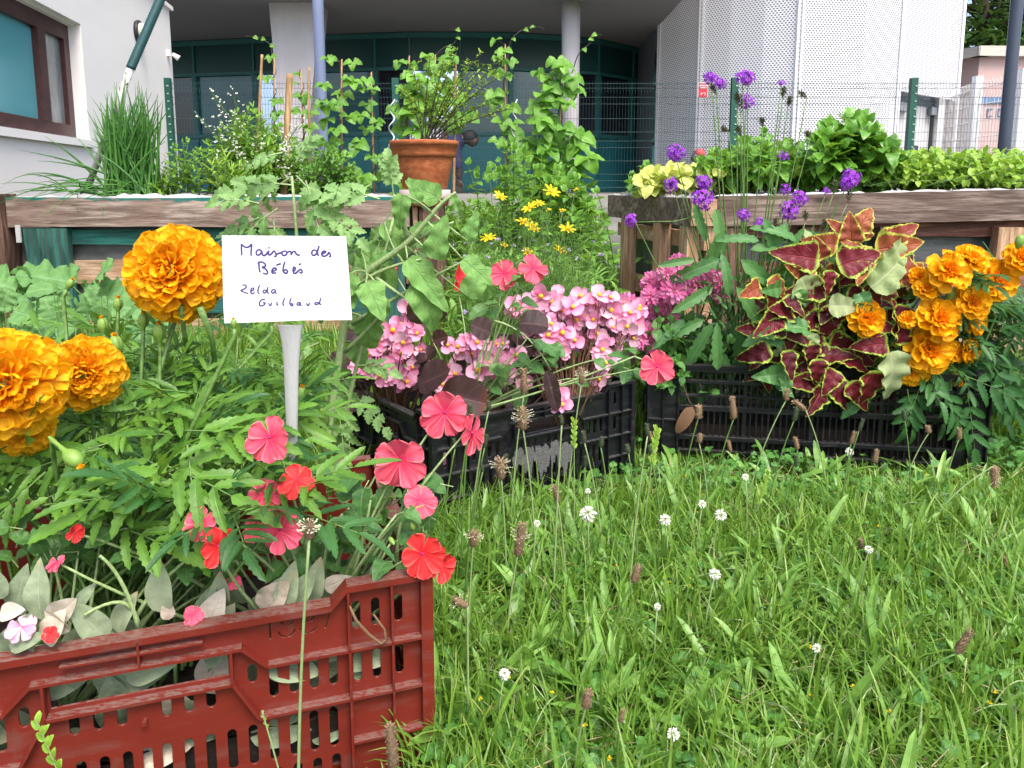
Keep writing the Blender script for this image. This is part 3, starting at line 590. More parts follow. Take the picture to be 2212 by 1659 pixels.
def left_bed():
    Y = 3.4; g = -.06
    x0, x1 = -2.5, W(884, 440, Y)[0]; zt = .625; zb = .49
    t = thing('raised_bed', 'long left raised bed with a peeling green and brown top plank', 'planter', (x0, Y, g), 'raised beds built from pallet wood')
    xp = W(12, 440, Y)[0]
    board('plank', (xp, Y, zb), (x1, Y + .045, zt), wood_l, t, 'brown top plank with flaking green paint')
    board('plank', (xp + .03, Y + .05, .405), (x1 - .02, Y + .075, .478), wood_g, t, 'green painted board')
    board('plank', (xp + .02, Y + .06, .22), (x1 - .02, Y + .085, .33), wood_n, t); board('plank', (xp, Y + .05, .08), (x1 - .05, Y + .075, .15), wood_g, t)
    board('plank', (xp, Y + .05, -.06), (x1 - .05, Y + .08, .05), wood_n, t)
    board('post', (W(50, 500, Y)[0], Y + .005, g), (W(143, 500, Y)[0], Y + .047, .485), wood_gv, t)
    board('post', (x1 - .12, Y + .005, g), (x1 - .03, Y + .047, .485), wood_gv, t)
    board('post', (-1.3, Y + .005, g), (-1.2, Y + .047, .485), wood_gv, t)
    board('post', (x0 - .1, Y - .03, g), (xp - .006, Y + .09, .64), wood_d, t)
    board('post', (W(893, 440, Y)[0], Y - .02, g), (W(905, 440, Y)[0] - .003, Y + .06, .60), wood_n, t)
    for yy in (Y + .09, Y + 1.15):
        mb = MB(); mb.box((x0, yy, g), (x1, yy + .012, .6)); part('liner', mb, grey_film, t, False)
    mb = MB(); mb.box((x1 - .02, Y + .11, g), (x1, Y + 1.14, .58)); mb.box((x0, Y + .11, g), (x0 + .02, Y + 1.14, .58)); part('side_board', mb, wood_n, t, False)
    mb = MB(); mb.box((x0 + .03, Y + .11, .3), (x1 - .03, Y + 1.14, .565)); part('soil', mb, G['soil'], t, False)
    mb = MB(); ruffle_film(mb, [(xp, Y + .05, zt - .005), (x1, Y + .05, zt - .002)], .022); part('liner_edge', mb, white_film, t)
    x = W(84, 518, Y)[0]
    mb = MB(); mb.box((W(37,500,Y)[0], Y - .012, .42), (W(47,500,Y)[0], Y - .004, .50)); o = part('paper_tag', mb, white_film, None, False, label='small torn white paper tag at the left end of the left bed', cat='tag')
    # post and pot
    xa, xb = W(906, 440, Y)[0], W(958, 440, Y)[0]
    t = thing('wooden_post', 'dark brown wooden post standing under the terracotta pots', 'post', (xa, Y, g))
    board('block', (xa, Y - .03, g), (xb, Y + .1, W(900, 445, Y)[2]), wood_d, t)
left_bed()
terra = NT('terracotta'); _n = terra.noise(7, 5, None, .7); _n2 = terra.noise(40, 4)
_c1 = terra.mix(terra.step(_n, .35, .7), (.32, .085, .03, 1), (.5, .17, .065, 1)); _c1 = terra.mix(terra.step(_n2, .6, .75, 0, .35), _c1, (.55, .35, .25, 1))
terra = terra.done(terra.bsdf(_c1, .8, .25, 0, terra.bump(_n2, .3, .002)))
def pots():
    Y = 3.45; k = Y / FPX; cx = W(917, 350, Y)[0]; cy = Y + .0
    z = lambda v: W(917, v, Y)[2]
    r = lambda w: w * k / 2
    mt = NT('whitewashed_terracotta'); n = mt.noise(9, 5, None, .7); g = mt.n('ShaderNodeNewGeometry'); q = mt.n('ShaderNodeSeparateXYZ'); mt.l(g.outputs['Position'], q.inputs[0])
    f = mt.math('ADD', mt.step(q.outputs[2], z(440), z(415), -.25, .35), n)
    mt = mt.done(mt.bsdf(mt.mix(mt.step(f, .42, .6), (.3, .1, .06, 1), (.5, .4, .38, 1)), .9, .2, 0, mt.bump(n, .3, .002)))
    t = thing('upturned_pot', 'whitewashed upturned clay pot base beneath the larger terracotta pot', 'pot', (cx, cy, z(444)))
    mb = MB(); z0 = z(445); zr = z(408)
    mb.lathe((cx, cy, z0), [(0, 0), (r(94), 0), (r(100), .006), (r(102), (zr - z0) * .35), (r(108), (zr - z0) * .42), (r(110), zr - z0 - .004), (0, zr - z0)], 40); part('body', mb, mt, t)
    t = thing('terracotta_pot', 'big round terracotta pot standing high beside the left raised bed', 'pot', (cx, cy, zr)); z0 = z(407); zt = z(305); h = zt - z0
    rim = z(341) - z0
    mb = MB(); mb.lathe((cx, cy, z0), [(0, 0), (r(92), 0), (r(96), .004), (r(122), rim), (r(122), rim + .001)], 56); part('body', mb, terra, t)
    mb = MB(); mb.lathe((cx, cy, z0), [(r(120), rim), (r(132), rim + .002), (r(137), rim + .016), (r(142), h * .9), (r(146), h * .905), (r(147), h - .004), (r(144), h), (r(134), h - .002), (r(128), h - .06), (0, h - .06)], 56); part('rim', mb, terra, t)
    mb = MB(); mb.lathe((cx, cy, z0 + h - .045), [(0, .01), (r(90), .012), (r(133), 0)], 30); part('soil', mb, G['soil'], t)
    return V(cx, cy, z0 + h - .04)
POT = pots()
def right_bed():
    Y = 2.9; g = -.06; xc = W(1552, 430, Y)[0]; zt = W(1552, 424, Y)[2]; x1 = 2.6; zb = zt - .118
    t = thing('raised_bed', 'long right raised bed with a dark grey brown top plank', 'planter', (xc, Y, g), 'raised beds built from pallet wood')
    mb = MB(); n = 30; vs = []
    for i in range(n + 1):
        a = i / n; x = xc + (x1 - xc) * a; dz = .038 * a + R.uniform(-.001, .001)
        for (yy, zz) in ((Y, zb), (Y + .045, zb), (Y + .045, zt), (Y, zt)): vs.append(V(x, yy + .003 * math.sin(5 * a), zz + dz))
    mb.add(vs, np.array([(i*4+j, i*4+4+j, i*4+4+(j+1) % 4, i*4+(j+1) % 4) for i in range(n) for j in range(4)] + [(0, 1, 2, 3), (n*4+3, n*4+2, n*4+1, n*4)])); part('plank', mb, wood_r, t, False, label='dark weathered top plank')
    board('plank', (xc + .03, Y + .055, zb - .045), (x1, Y + .08, zb + .03), wood_red, t); board('plank', (xc + .03, Y + .055, .24), (x1, Y + .08, .375), wood_red, t)
    board('plank', (xc + .03, Y + .055, .02), (x1, Y + .08, .13), wood_n, t)
    for u0, u1, m in ((1568, 1602, wood_d), (1905, 1942, wood_d), (2158, 2215, wood_v), (1735, 1765, wood_d)):
        board('post', (W(u0, 500, Y)[0], Y + .008, g), (W(u1, 500, Y)[0], Y + .05, zb - .003), m, t)
    mb = MB(); mb.box((xc + .02, Y + .095, g), (x1, Y + .105, zt - .02)); part('liner', mb, grey_film, t, False)
    mb = MB(); mb.box((xc + .03, Y + .11, .3), (x1, Y + 1.3, zt - .055)); part('soil', mb, G['soil'], t, False)
    mb = MB(); ruffle_film(mb, [(xc, Y + .05, zt - .004), (x1, Y + .05, zt + .034)], .012); part('liner_edge', mb, white_film, t)
    mb = MB(); mb.box((xc + .02, Y + 1.31, g), (x1, Y + 1.35, zt - .02)); part('back_board', mb, wood_red, t, False)
    # the pallet end that runs away to the left
    a = W(1490, 455, 2.85); b = W(1313, 440, 3.75); zt2 = W(1490, 428, 2.85)[2]
    t = thing('pallet_frame', 'grey pallet wood frame with square end blocks left of the long right bed', 'planter', (a[0], a[1], g))
    e = V(b[0] - a[0], b[1] - a[1], 0); n = nz(V(-e[1], e[0], 0)); n = n if n[0] > 0 else -n
    def ob(name, s0, s1, z0, z1, off, th, m, lab=None):
        mb = MB(); mb.obox(V(a[0], a[1], z0) + e * s0 + n * off, e * (s1 - s0), n * th, V(0, 0, z1 - z0)); o = part(name, mb, m, t, False)
        if lab: o['label'] = lab
    ob('plank', 0, 1, zt2 - .107, zt2, 0, .05, wood_r, 'grey side plank')
    ob('plank', -.02, 1, zt2 - .2, zt2 - .135, .055, .025, wood_n); ob('plank', -.02, 1, .18, .26, .055, .025, wood_n)
    ob('plank', -.1, .9, g, .03, -.03, .03, wood_n)
    for s in (.02, .3, .72): ob('post', s, s + .08, g, zt2 - .108, .002, .05, wood_v)
    mb = MB(); p = W(1495, 430, 2.83); mb.box((p[0], 2.83, zt2 - .105), (W(1550, 430, 2.83)[0], 2.895, zt2 - .004)); part('end_block', mb, wood_n, t, False, label='pale end grain block')
    mb = MB(); p = W(1532, 430, 2.84); mb.box((p[0], 2.85, g), (W(1549, 430, 2.84)[0], 2.89, zt2 - .107)); part('post', mb, wood_v, t, False)
    mb = MB(); mb.obox(V(a[0], a[1], g) + n * .1, e, n * .01, V(0, 0, .6)); part('liner', mb, grey_film, t, False)
    mb = MB(); ruffle_film(mb, [(a[0] + .03, a[1], zt2 - .005), (b[0] + .03, b[1], zt2 - .005)], .02); part('liner_edge', mb, white_film, t)
right_bed()
def leaning_pole():
    Y = 3.75; a, b, c = W(188, 412, Y), W(282, 148, Y), W(352, -14, Y + .1)
    t = thing('leaning_pole', 'white chipped pole with a dark green sleeve leaning over the left bed', 'pole', a)
    pm = NT('chipped_white_paint'); n = pm.noise(60, 3, pm.pos((1, 1, .5))); pm = pm.done(pm.bsdf(pm.mix(pm.step(n, .58, .62), (.5, .5, .46, 1), (.06, .04, .03, 1)), .6))
    mb = MB(); mb.tube([a, (a+b)/2, b], [.015, .017, .018], 20); part('pole_shaft', mb, pm, t)
    mb = MB(); n = 60; pts = [b + (c - b) * i / n * 1.15 for i in range(n + 1)]; mb.tube(pts, [(.0215 + .0012 * (i % 2)) for i in range(n + 1)], 20); part('sleeve', mb, mat_plain('green_sleeve', (.015, .075, .08, 1), .4), t)
leaning_pole()
# ------------------------------------------------------------------ plastic crates
def stadium(s, z0, z1, w, n=5):
    r = w / 2; out = []
    for k in range(n + 1): a = math.pi * k / n; out.append((s + r * math.cos(a), z1 - r + r * math.sin(a)))
    for k in range(n + 1): a = math.pi + math.pi * k / n; out.append((s + r * math.cos(a), z0 + r + r * math.sin(a)))
    return out
def flat_panel(outline, holes, th, bevel=.0006):
    cu = bpy.data.curves.new('tmp', 'CURVE'); cu.dimensions = '2D'; cu.fill_mode = 'BOTH'; cu.extrude = th / 2 - bevel; cu.bevel_depth = bevel; cu.bevel_resolution = 1
    for poly in [outline] + holes:
        sp = cu.splines.new('POLY'); sp.points.add(len(poly) - 1); sp.use_cyclic_u = True
        for i, (a, b) in enumerate(poly): sp.points[i].co = (a, b, 0, 1)
    o = bpy.data.objects.new('tmp', cu); scene.collection.objects.link(o)
    me = bpy.data.meshes.new_from_object(o)
    v = np.zeros(len(me.vertices) * 3); me.vertices.foreach_get('co', v); f = [tuple(p.vertices) for p in me.polygons]
    bpy.data.objects.remove(o); bpy.data.curves.remove(cu); bpy.data.meshes.remove(me)
    return v.reshape(-1, 3), f
def crate(name, label, A, B, depth, Hc, mat, dz=0.0, digits=False, style='hand', group=None):
    """A = right front corner, B = left front corner on the ground; local x runs A->B, local y inward."""
    A, B = V(*A), V(*B); L = np.linalg.norm((B - A)[:2]); e = nz(B - A); n = nz(V(e[1], -e[0], 0))
    if n[1] < 0: n = -n
    t = thing(name, label, 'crate', A, group)
    X = lambda s, y, z: A + e * s + n * y + V(0, 0, z)
    def place(mb, v, f, y0, swap=None):
        P = np.array([X(a, y0 + c, b) for a, b, c in v]) if swap is None else np.array([swap(a, y0 + c, b) for a, b, c in v])
        mb.add(P, f)
    k = L / .612; hs = Hc / .242
    V1, V2 = .095, .047
    def front(mbP, mbR, mir, XX, Ln, full=True, dg=False):
        kk = Ln / .612; S = lambda s: s * kk
        out = [(0, 0), (0, .24 * hs), (S(.096), .24 * hs), (S(.114), .221 * hs), (Ln - S(.114), .221 * hs), (Ln - S(.096), .24 * hs), (Ln, .24 * hs), (Ln, 0)]
        holes = []; sw = .0105 * kk
        def both(s, z0, z1, w=sw):
            holes.append(stadium(S(s), z0 * hs, z1 * hs, w)); holes.append(stadium(Ln - S(s), z0 * hs, z1 * hs, w))
        for s in (.0385, .0645, .086): both(s, .184, .2185); both(s, .119, .156)
        for s in (.113, .134, .1555, .177): both(s, .119 + .002, .158)
        both(.1985, .143, .166)
        for j in range(9):
            s = .1145 + .0216 * j
            both(s, .0445, .0955 if s < .2 else .094)
        holes.append(stadium(Ln / 2, .0445 * hs, .094 * hs, sw))
        for s in (.2413, .263, .2848): both(s, .1235, .1465)
        both(.0, 0, 0) if False else None
        hx = [(.2215, .1575), (.2215, .188), (.3905, .188), (.3905, .1575)]
        holes.append([(S(a), b * hs) for a, b in hx])
        for s in (.113, .134, .1555, .177, .1985, .22, .2413, .263, .2848): both(s, .010, .036)
        if dg:
            w = .0028
            def arc(cx, cz, r, a0, a1):
                n_ = 6; o = [(cx - (r + w) * math.cos(math.radians(a0 + (a1 - a0) * i / n_)), cz + (r + w) * math.sin(math.radians(a0 + (a1 - a0) * i / n_))) for i in range(n_ + 1)]
                return o + [(cx - r * math.cos(math.radians(a1 + (a0 - a1) * i / n_)), cz + r * math.sin(math.radians(a1 + (a0 - a1) * i / n_))) for i in range(n_ + 1)]
            holes.append([(.177, .190), (.177, .2125), (.1795, .2125), (.1795, .190)])
            for cx in (.161, .138):                            # the two nines: broken stencil rings with a hooked tail
                for a0, a1 in ((8, 82), (98, 172), (188, 262), (278, 352)): holes.append(arc(cx, .2100, .0048, a0, a1))
                holes.append(arc(cx, .1985, .0072, 186, 262)); holes.append(arc(cx, .1985, .0072, 276, 350))
            holes.append([(.1275, .2148), (.1275, .2168), (.113, .2168), (.113, .2148)])
            holes.append([(.1125, .2125), (.115, .2125), (.1215, .1915), (.119, .1915)])
        v, f = flat_panel(out, holes, .003); place(mbP, v, f, .0125, XX)
        Z = lambda z: z * hs
        def rib(p, q, wd=.0022, y0=0.0, y1=.0115):               # strip along p->q in the (s,z) plane, sticking outwards
            p = np.array(p, float); q = np.array(q, float); d = (q - p) / (np.linalg.norm(q - p) + 1e-9); m_ = np.array([-d[1], d[0]]) * wd / 2
            c = [p - m_, q - m_, q + m_, p + m_]
            vs = [XX(a, y0, b) for a, b in c] + [XX(a, y1, b) for a, b in c]
            mbR.add(vs, np.array([(0,1,2,3),(7,6,5,4),(0,4,5,1),(1,5,6,2),(2,6,7,3),(3,7,4,0)]))
        for mi in (0, 1):
            g = (lambda s, z: (S(s), Z(z))) if not mi else (lambda s, z: (Ln - S(s), Z(z)))
            rib(g(.095, .0), g(.095, .236), .0028); rib(g(.047, .0), g(.047, .236), .0024)
            rib(g(.0, .165), g(.182, .165), .0032); rib(g(.182, .165), g(.2076, .1905), .0032)
            rib(g(.0, .106), g(.193, .106), .0032); rib(g(.193, .106), g(.218, .152), .0032); rib(g(.0, .051), g(.095, .051), .003)
            rib(g(.2185, .152), g(.2185, .189), .0028); rib(g(.001, .0), g(.001, .236), .002)
        rib((S(.2076), Z(.1905)), (Ln - S(.2076), Z(.1905)), .0032); rib((S(.218), Z(.152)), (Ln - S(.218), Z(.152)), .0032)
        rib((S(.245), Z(.2062)), (Ln - S(.235), Z(.2062)), .0022); rib((Ln / 2, Z(.1905)), (Ln / 2, Z(.2195)), .0022)
        mbR.tube([XX(Ln / 2, .012, Z(.125)), XX(Ln / 2, .004, Z(.125))], .0028, 8)
        # rim lip
        path = [(0, .24), (.096, .24), (.114, .221)]; path = [(S(a), Z(b)) for a, b in path] + [(Ln - S(a), Z(b)) for a, b in path[::-1]]
        vs = []
        for a, b in path:
            sl = .0
            vs += [XX(a, 0, b - .005), XX(a, 0, b + .0025), XX(a, .019, b + .0025), XX(a, .019, b - .005)]
        m_ = len(path); F = [(i*4+j, i*4+4+j, i*4+4+(j+1) % 4, i*4+(j+1) % 4) for i in range(m_-1) for j in range(4)] + [(0, 1, 2, 3), ((m_-1)*4+3, (m_-1)*4+2, (m_-1)*4+1, (m_-1)*4)]
        mbR.add(vs, np.array(F))
    def bars(mbP, mbR, XX, Ln):                                # open barred side: rails with thin uprights, solid end posts
        pw = .085
        def bx(s0, s1, y0, y1, z0, z1):
            vs = [XX(a, b, c) for c in (z0, z1) for a, b in ((s0, y0), (s1, y0), (s1, y1), (s0, y1))]
            mbP.add(vs, np.array([(0,3,2,1),(4,5,6,7),(0,1,5,4),(1,2,6,5),(2,3,7,6),(3,0,4,7)]))
        for s0, s1 in ((0, pw), (Ln - pw, Ln)):
            bx(s0, s1, .008, .022, 0, Hc - .0075)
            for q in (s0, (s0 + s1) / 2 - .002, s1 - .004): bx(q, q + .004, -.003, .0078, .002, Hc - .0075)
            for z in (.1, .2): bx(s0 + .0041, s1 - .0041, -.001, .0077, z * Hc / .25, z * Hc / .25 + .004)
        for z, th, yo in ((Hc - .05, .008, .0), (Hc - .088, .006, .003), (Hc - .125, .012, -.002), (.055, .01, -.002), (.018, .006, .002)):
            bx(pw + .0005, Ln - pw - .0005, yo, .021, z, z + th)
        bx(pw + .0005, Ln - pw - .0005, .012, .016, 0.0, .017)
        N = 44
        for i in range(1, N):
            s = pw + (Ln - 2 * pw) * i / N; w_ = .0042 if i % 11 else .010
            bx(s - w_ / 2, s + w_ / 2, .0062, .0115, .029, Hc - .019)
        for z in (.0,): pass
        bx(0, Ln, -.003, .024, Hc - .007, Hc); bx(pw, Ln - pw, .0, .018, Hc - .018, Hc - .0072)
    mp, mr = MB(), MB()
    if style == 'hand':
        front(mp, mr, 0, lambda s, y, z: X(s, y, z), L, dg=digits)
        part('front_side', mp, mat, t, False); part('front_ribs', mr, mat, t, False)
        mp, mr = MB(), MB(); front(mp, mr, 0, lambda s, y, z: X(s, depth - y, z), L); part('back_side', mp, mat, t, False); part('back_ribs', mr, mat, t, False)
        for s0, sg in ((0, 1), (L, -1)):
            mp, mr = MB(), MB(); front(mp, mr, 0, lambda s, y, z, s0=s0, sg=sg: X(s0 + sg * y, s + .0003, z), depth - .0006); part('end_side', mp, mat, t, False); part('end_ribs', mr, mat, t, False)
    else:
        bars(mp, mr, lambda s, y, z: X(s, y, z), L); part('front_side', mp, mat, t, False)
        mp = MB(); bars(mp, mr, lambda s, y, z: X(s, depth - y, z), L); part('back_side', mp, mat, t, False)
        for s0, sg in ((0, 1), (L, -1)):
            mp = MB(); bars(mp, mr, lambda s, y, z, s0=s0, sg=sg: X(s0 + sg * (y + .0005), .025 + s, z - .0006), depth - .05); part('end_side', mp, mat, t, False)
    mb = MB(); ins = .024; vs = [X(ins, ins, .006), X(L - ins, ins, .006), X(L - ins, depth - ins, .006), X(ins, depth - ins, .006)]
    mb.add(vs + [v + V(0, 0, .005) for v in vs], np.array([(0,1,2,3),(7,6,5,4),(0,4,5,1),(1,5,6,2),(2,6,7,3),(3,7,4,0)])); part('crate_floor', mb, mat, t, False)
    mb = MB(); n_ = 24; sh = .075 if style == 'hand' else .09
    g = [X(ins + .004 + (L - 2*ins - .008) * i / n_, ins + .004 + (depth - 2*ins - .008) * j / n_, sh + R.uniform(-.006, .006)) for j in range(n_+1) for i in range(n_+1)]
    F = [(j*(n_+1)+i, j*(n_+1)+i+1, (j+1)*(n_+1)+i+1, (j+1)*(n_+1)+i) for j in range(n_) for i in range(n_)]
    mb.add(g, np.array(F)); rim = [X(a, b, .012) for a, b in ((ins+.004, ins+.004), (L-ins-.004, ins+.004), (L-ins-.004, depth-ins-.004), (ins+.004, depth-ins-.004))]
    top = [0, n_, (n_+1)**2 - 1, n_*(n_+1)]
    for i in range(4):
        j = (i + 1) % 4; mb.add([rim[i], rim[j], g[top[j]], g[top[i]]], np.array([(0, 1, 2, 3)]))
    part('soil', mb, G['soil'], t)
    return X, L
red_pl = mat_plastic('red_plastic', (.16, .016, .009, 1), (.19, .14, .12, 1), .42)
blk_pl = mat_plastic('black_plastic', (.0085, .009, .012, 1), (.13, .125, .12, 1), .34)
RX, RL = crate('plastic_crate', 'dusty red plastic crate with 1997 cut into its side', (-.0903, .7909, 0), (-.6715, .5994, 0), .40, .242, red_pl, digits=True, group='plastic crates used as planters')
MX, ML = crate('plastic_crate', 'black plastic crate in the middle with dried white paint drips', (.317, 1.84, -.055), (-.165, 1.463, -.03), .40, .242, blk_pl, group='plastic crates used as planters')
BX, BL = crate('plastic_crate', 'wide black slatted crate at the right overflowing with coleus and marigolds', (1.216, 1.82, -.06), (.37, 1.96, -.06), .5, .262, blk_pl, style='bars', group='plastic crates used as planters')
# dried paint drips on the middle crate
def drip_mat():
    t = NT('dried_grey_paint'); n = t.noise(120, 4, None, .7); return t.done(t.bsdf(t.mix(t.step(n, .46, .54), (.012, .012, .014, 1), (.24, .24, .23, 1)), .8, .3))
def drips():
    mb = MB()
    for i in range(26):
        s = .22 + .17 * i / 25; z0 = .075 + R.uniform(-.02, .02); z1 = .118 + R.uniform(-.01, .012)
        if R.random() < .3: z0 -= .03
        w = R.uniform(.004, .009); o = MX(s, .0105, 0)
        pts = [(s - w, z1 - R.uniform(0, .01)), (s, z1), (s + w, z1 - R.uniform(0, .01)), (s + w * .8, (z0 + z1) / 2), (s + w * .3, z0), (s - w * .3, z0 - .002), (s - w * .9, (z0 + z1) / 2)]
        y = .0104 - .00012 * i
        f = [MX(a, y, b) for a, b in pts]; b_ = [MX(a, .0118, b) for a, b in pts]; n = len(pts)
        mb.add(f + b_, [tuple(range(n))] + [(k, (k+1) % n, n + (k+1) % n, n + k) for k in range(n)])
    c = bpy.data.objects['plastic_crate.001']
    part('paint_drips', mb, drip_mat(), c, False)
drips()
# twig caught in the red crate and the string on the right crate
mb = MB(); P3 = lambda u, v, s=0: None
def on_red(s, z, y=-.004): return RX(s, y, z)
mb.tube([on_red(.094, .222), on_red(.088, .205, -.006), on_red(.075, .187, -.008), on_red(.062, .172, -.006), on_red(.055, .174, -.004), on_red(.057, .187), on_red(.068, .205, .0)], [.0012, .0022, .002, .0018, .0015, .0012], 6)
part('dry_twig', mb, G['stem_brown'], label='dry brown twig hooked on the red crate corner', cat='twig')

# ------------------------------------------------------------------ name sign
def sign():
    Y = .855; t = thing('plant_sign', 'white card sign with purple handwriting on a grey plastic stake', 'sign', W(625, 900, Y))
    Q = lambda x, y, d=0.0: W(475.2 + x * .1318, 496.8 + y * .1318, Y - d)
    cor = [(30, 90), (1000, 97), (2062, 106), (2078, 290), (2110, 700), (2162, 1475), (1400, 1478), (870, 1502), (75, 1530), (58, 1300)]
    f = [Q(x, y) for x, y in cor]; b = [p + V(0, .0014, 0) for p in f]; n = len(cor)
    mb = MB(); mb.add(f + b, [tuple(range(n))[::-1], tuple(range(n, 2 * n))] + [(k, (k+1) % n, n + (k+1) % n, n + k) for k in range(n)])
    part('card', mb, mat_plain('white_card', (.87, .87, .9, 1), .35, .01, 3), t, False)
    mb = MB(); pr = [(595, 703, 60), (600, 716, 50), (611, 742, 41), (614, 785, 34), (616, 830, 31), (620, 880, 28), (624, 960, 24), (624, 1010, 6)]
    vs = []
    for x, v, w in pr:
        x += 30 * 0 + (655 - 595) / 2 - 0; c = W(625 + (x - 625) * .15, v, Y); hw = w / FPX * Y / 2
        vs += [c + V(-hw, .002, 0), c + V(-hw * .8, -.0015, 0), c + V(hw * .8, -.0015, 0), c + V(hw, .002, 0), c + V(hw, .0035, 0), c + V(-hw, .0035, 0)]
    m = len(pr); mb.add(vs, np.array([(i*6+j, i*6+6+j, i*6+6+(j+1) % 6, i*6+(j+1) % 6) for i in range(m-1) for j in range(6)]))
    part('stake', mb, mat_plain('grey_plastic_stake', (.42, .43, .43, 1), .35, .05, 20), t)
    ink = NT('purple_ink'); nn = ink.noise(150, 2); ink = ink.done(ink.bsdf(ink.mix(nn, (.045, .03, .15, 1), (.1, .08, .28, 1)), .6, .2))
    S1 = [[(350,225),(352,320),(358,415)],[(350,225),(375,255),(430,285),(480,270),(517,235),(512,320),(508,395),(520,425)],
     [(675,335),(640,322),(600,345),(595,390),(625,412),(665,390),(685,342),(690,385),(715,420),(750,405),(775,375),(800,345),(793,385),(810,410),(845,388),(880,345),(905,365),(922,405),(915,432),(885,425)],[(792,284),(816,300)],
     [(930,395),(985,375),(1010,360)],[(1045,342),(1015,370),(1025,405),(1060,417),(1095,388),(1085,352),(1045,342)],[(1090,378),(1135,350),(1163,362),(1168,412)],[(1165,405),(1195,358),(1225,352),(1250,390),(1275,408),(1312,408)],
     [(1588,345),(1540,328),(1508,355),(1510,402),(1545,415),(1585,380),(1608,320),(1625,255)],[(1620,275),(1600,340),(1600,400),(1622,420)],
     [(1675,393),(1735,362),(1710,345),(1675,365),(1672,412),(1710,430),(1760,405),(1785,368),(1805,395),(1810,430),(1785,440)],
     [(640,545),(640,620),(658,695)],[(625,565),(635,530),(690,525),(742,560),(735,600),(690,608),(750,640),(780,690),(765,720),(705,708)],
     [(858,680),(915,655),(918,628),(880,625),(853,665),(860,705),(925,700)],[(922,578),(965,560),(1000,552)],
     [(1065,515),(1040,600),(1038,680),(1085,710),(1107,680),(1080,650),(1042,668)],
     [(1205,680),(1232,650),(1232,620),(1208,610),(1198,660),(1210,705),(1240,708),(1290,665),(1320,645),(1345,670),(1345,697),(1320,702),(1302,688)],[(1292,572),(1330,548)],
     [(365,905),(410,900),(432,930),(400,965),(342,992),(400,1020),(460,1040)],[(508,1008),(552,978),(548,952),(522,955),(505,990),(510,1035),(535,1045),(568,1022)],
     [(650,900),(625,970),(625,1025),(650,1040)],[(760,988),(722,985),(705,1015),(735,1032),(770,990),(787,930)],[(780,965),(780,1020),(805,1040)],
     [(912,982),(870,978),(845,1010),(868,1036),(905,1003),(915,985),(905,1020),(932,1047)],
     [(740,1137),(690,1140),(652,1180),(648,1225),(680,1245),(725,1225),(740,1195),(702,1190)],[(800,1195),(808,1222),(830,1238),(852,1185)],[(937,1175),(935,1220),(957,1235)],[(952,1122),(958,1128)],
     [(1060,1115),(1035,1180),(1035,1225),(1055,1240)],[(1165,1115),(1145,1180),(1155,1225),(1190,1242),(1190,1212),(1150,1205)],[(1312,1188),(1270,1195),(1267,1230),(1300,1225),(1315,1190),(1320,1230),(1342,1240)],
     [(1420,1195),(1428,1222),(1450,1238),(1470,1185)],[(1622,1195),(1575,1185),(1555,1212),(1588,1222),(1630,1185),(1650,1110)],[(1640,1150),(1635,1205),(1660,1227)]]
    mb = MB()
    for st in S1:
        st = np.array(st, float)
        if len(st) > 2:                                          # smooth the stroke with a Catmull-Rom curve
            q = np.vstack([2*st[0]-st[1], st, 2*st[-1]-st[-2]]); o = []
            for i in range(1, len(q) - 2):
                for a in np.linspace(0, 1, 5, endpoint=False):
                    o.append(.5*((2*q[i])+(-q[i-1]+q[i+1])*a+(2*q[i-1]-5*q[i]+4*q[i+1]-q[i+2])*a*a+(-q[i-1]+3*q[i]-3*q[i+1]+q[i+2])*a**3))
            st = np.array(o + [q[-2]])
        pts = [Q(x, y, .0002) for x, y in st]; r = (15 if st[0][1] < 800 else 12.5) * .1318 / FPX * Y
        mb.tube(pts, [r * .9, r, r * 1.05, r, r * .9], 8, squash=.18)
    part('handwriting', mb, ink, t)
sign()

# ------------------------------------------------------------------ leaf and petal templates: (verts, quads, (across, along))
def grid(prof, nv=8, nu=2, fold=0.0, bend=0.0, wave=0.0, wf=3.0, serr=0.0, cup=0.0, ruf=0.0, rf=5.0, y0=0.0, seed=0):
    rs = np.random.RandomState(seed); ph = rs.rand() * 6
    t = np.linspace(0, 1, nv + 1); w = np.array([prof(x) for x in t])
    if serr: w = w * (1 + serr * np.where(np.arange(nv + 1) % 2 == 0, 1, -.6))
    if bend: a = bend * t; dy = np.concatenate([[0], np.cumsum(np.cos((a[1:] + a[:-1]) / 2) / nv)]); dz = -np.concatenate([[0], np.cumsum(np.sin((a[1:] + a[:-1]) / 2) / nv)])
    else: a = t * 0; dy = t; dz = t * 0
    vs, ps = [], []
    for j in range(nv + 1):
        for i in range(-nu, nu + 1):
            u = i / nu; x = w[j] * u
            z = fold * abs(x) + cup * (u * u - .3) * w[j] + wave * math.sin(wf * 6.28 * t[j] + ph + (1.6 if i > 0 else 0)) * abs(u) * w[j] + ruf * math.sin(rf * u * 3.14 + ph) * t[j] ** 2
            yy = 0
            if serr and abs(i) == nu: yy = -.0
            n = V(0, math.sin(a[j]), math.cos(a[j]))
            vs.append((x, dy[j] + n[1] * z + y0, dz[j] + n[2] * z)); ps.append((u, t[j]))
    W_ = 2 * nu + 1
    F = np.array([(j*W_+i, j*W_+i+1, (j+1)*W_+i+1, (j+1)*W_+i) for j in range(nv) for i in range(W_ - 1)])
    return np.array(vs), F, np.array(ps)
def lance(w, p=.4): 
    mx = (p ** p) * ((1 - p) ** (1 - p))
    return lambda t: w * ((max(t, 0) ** p) * (max(1 - t, 0) ** (1 - p))) / mx
def ovate(w): return lambda t: w * (math.sin(math.pi * min(1, t ** .62)) ** .8 if 0 < t < 1 else 0)
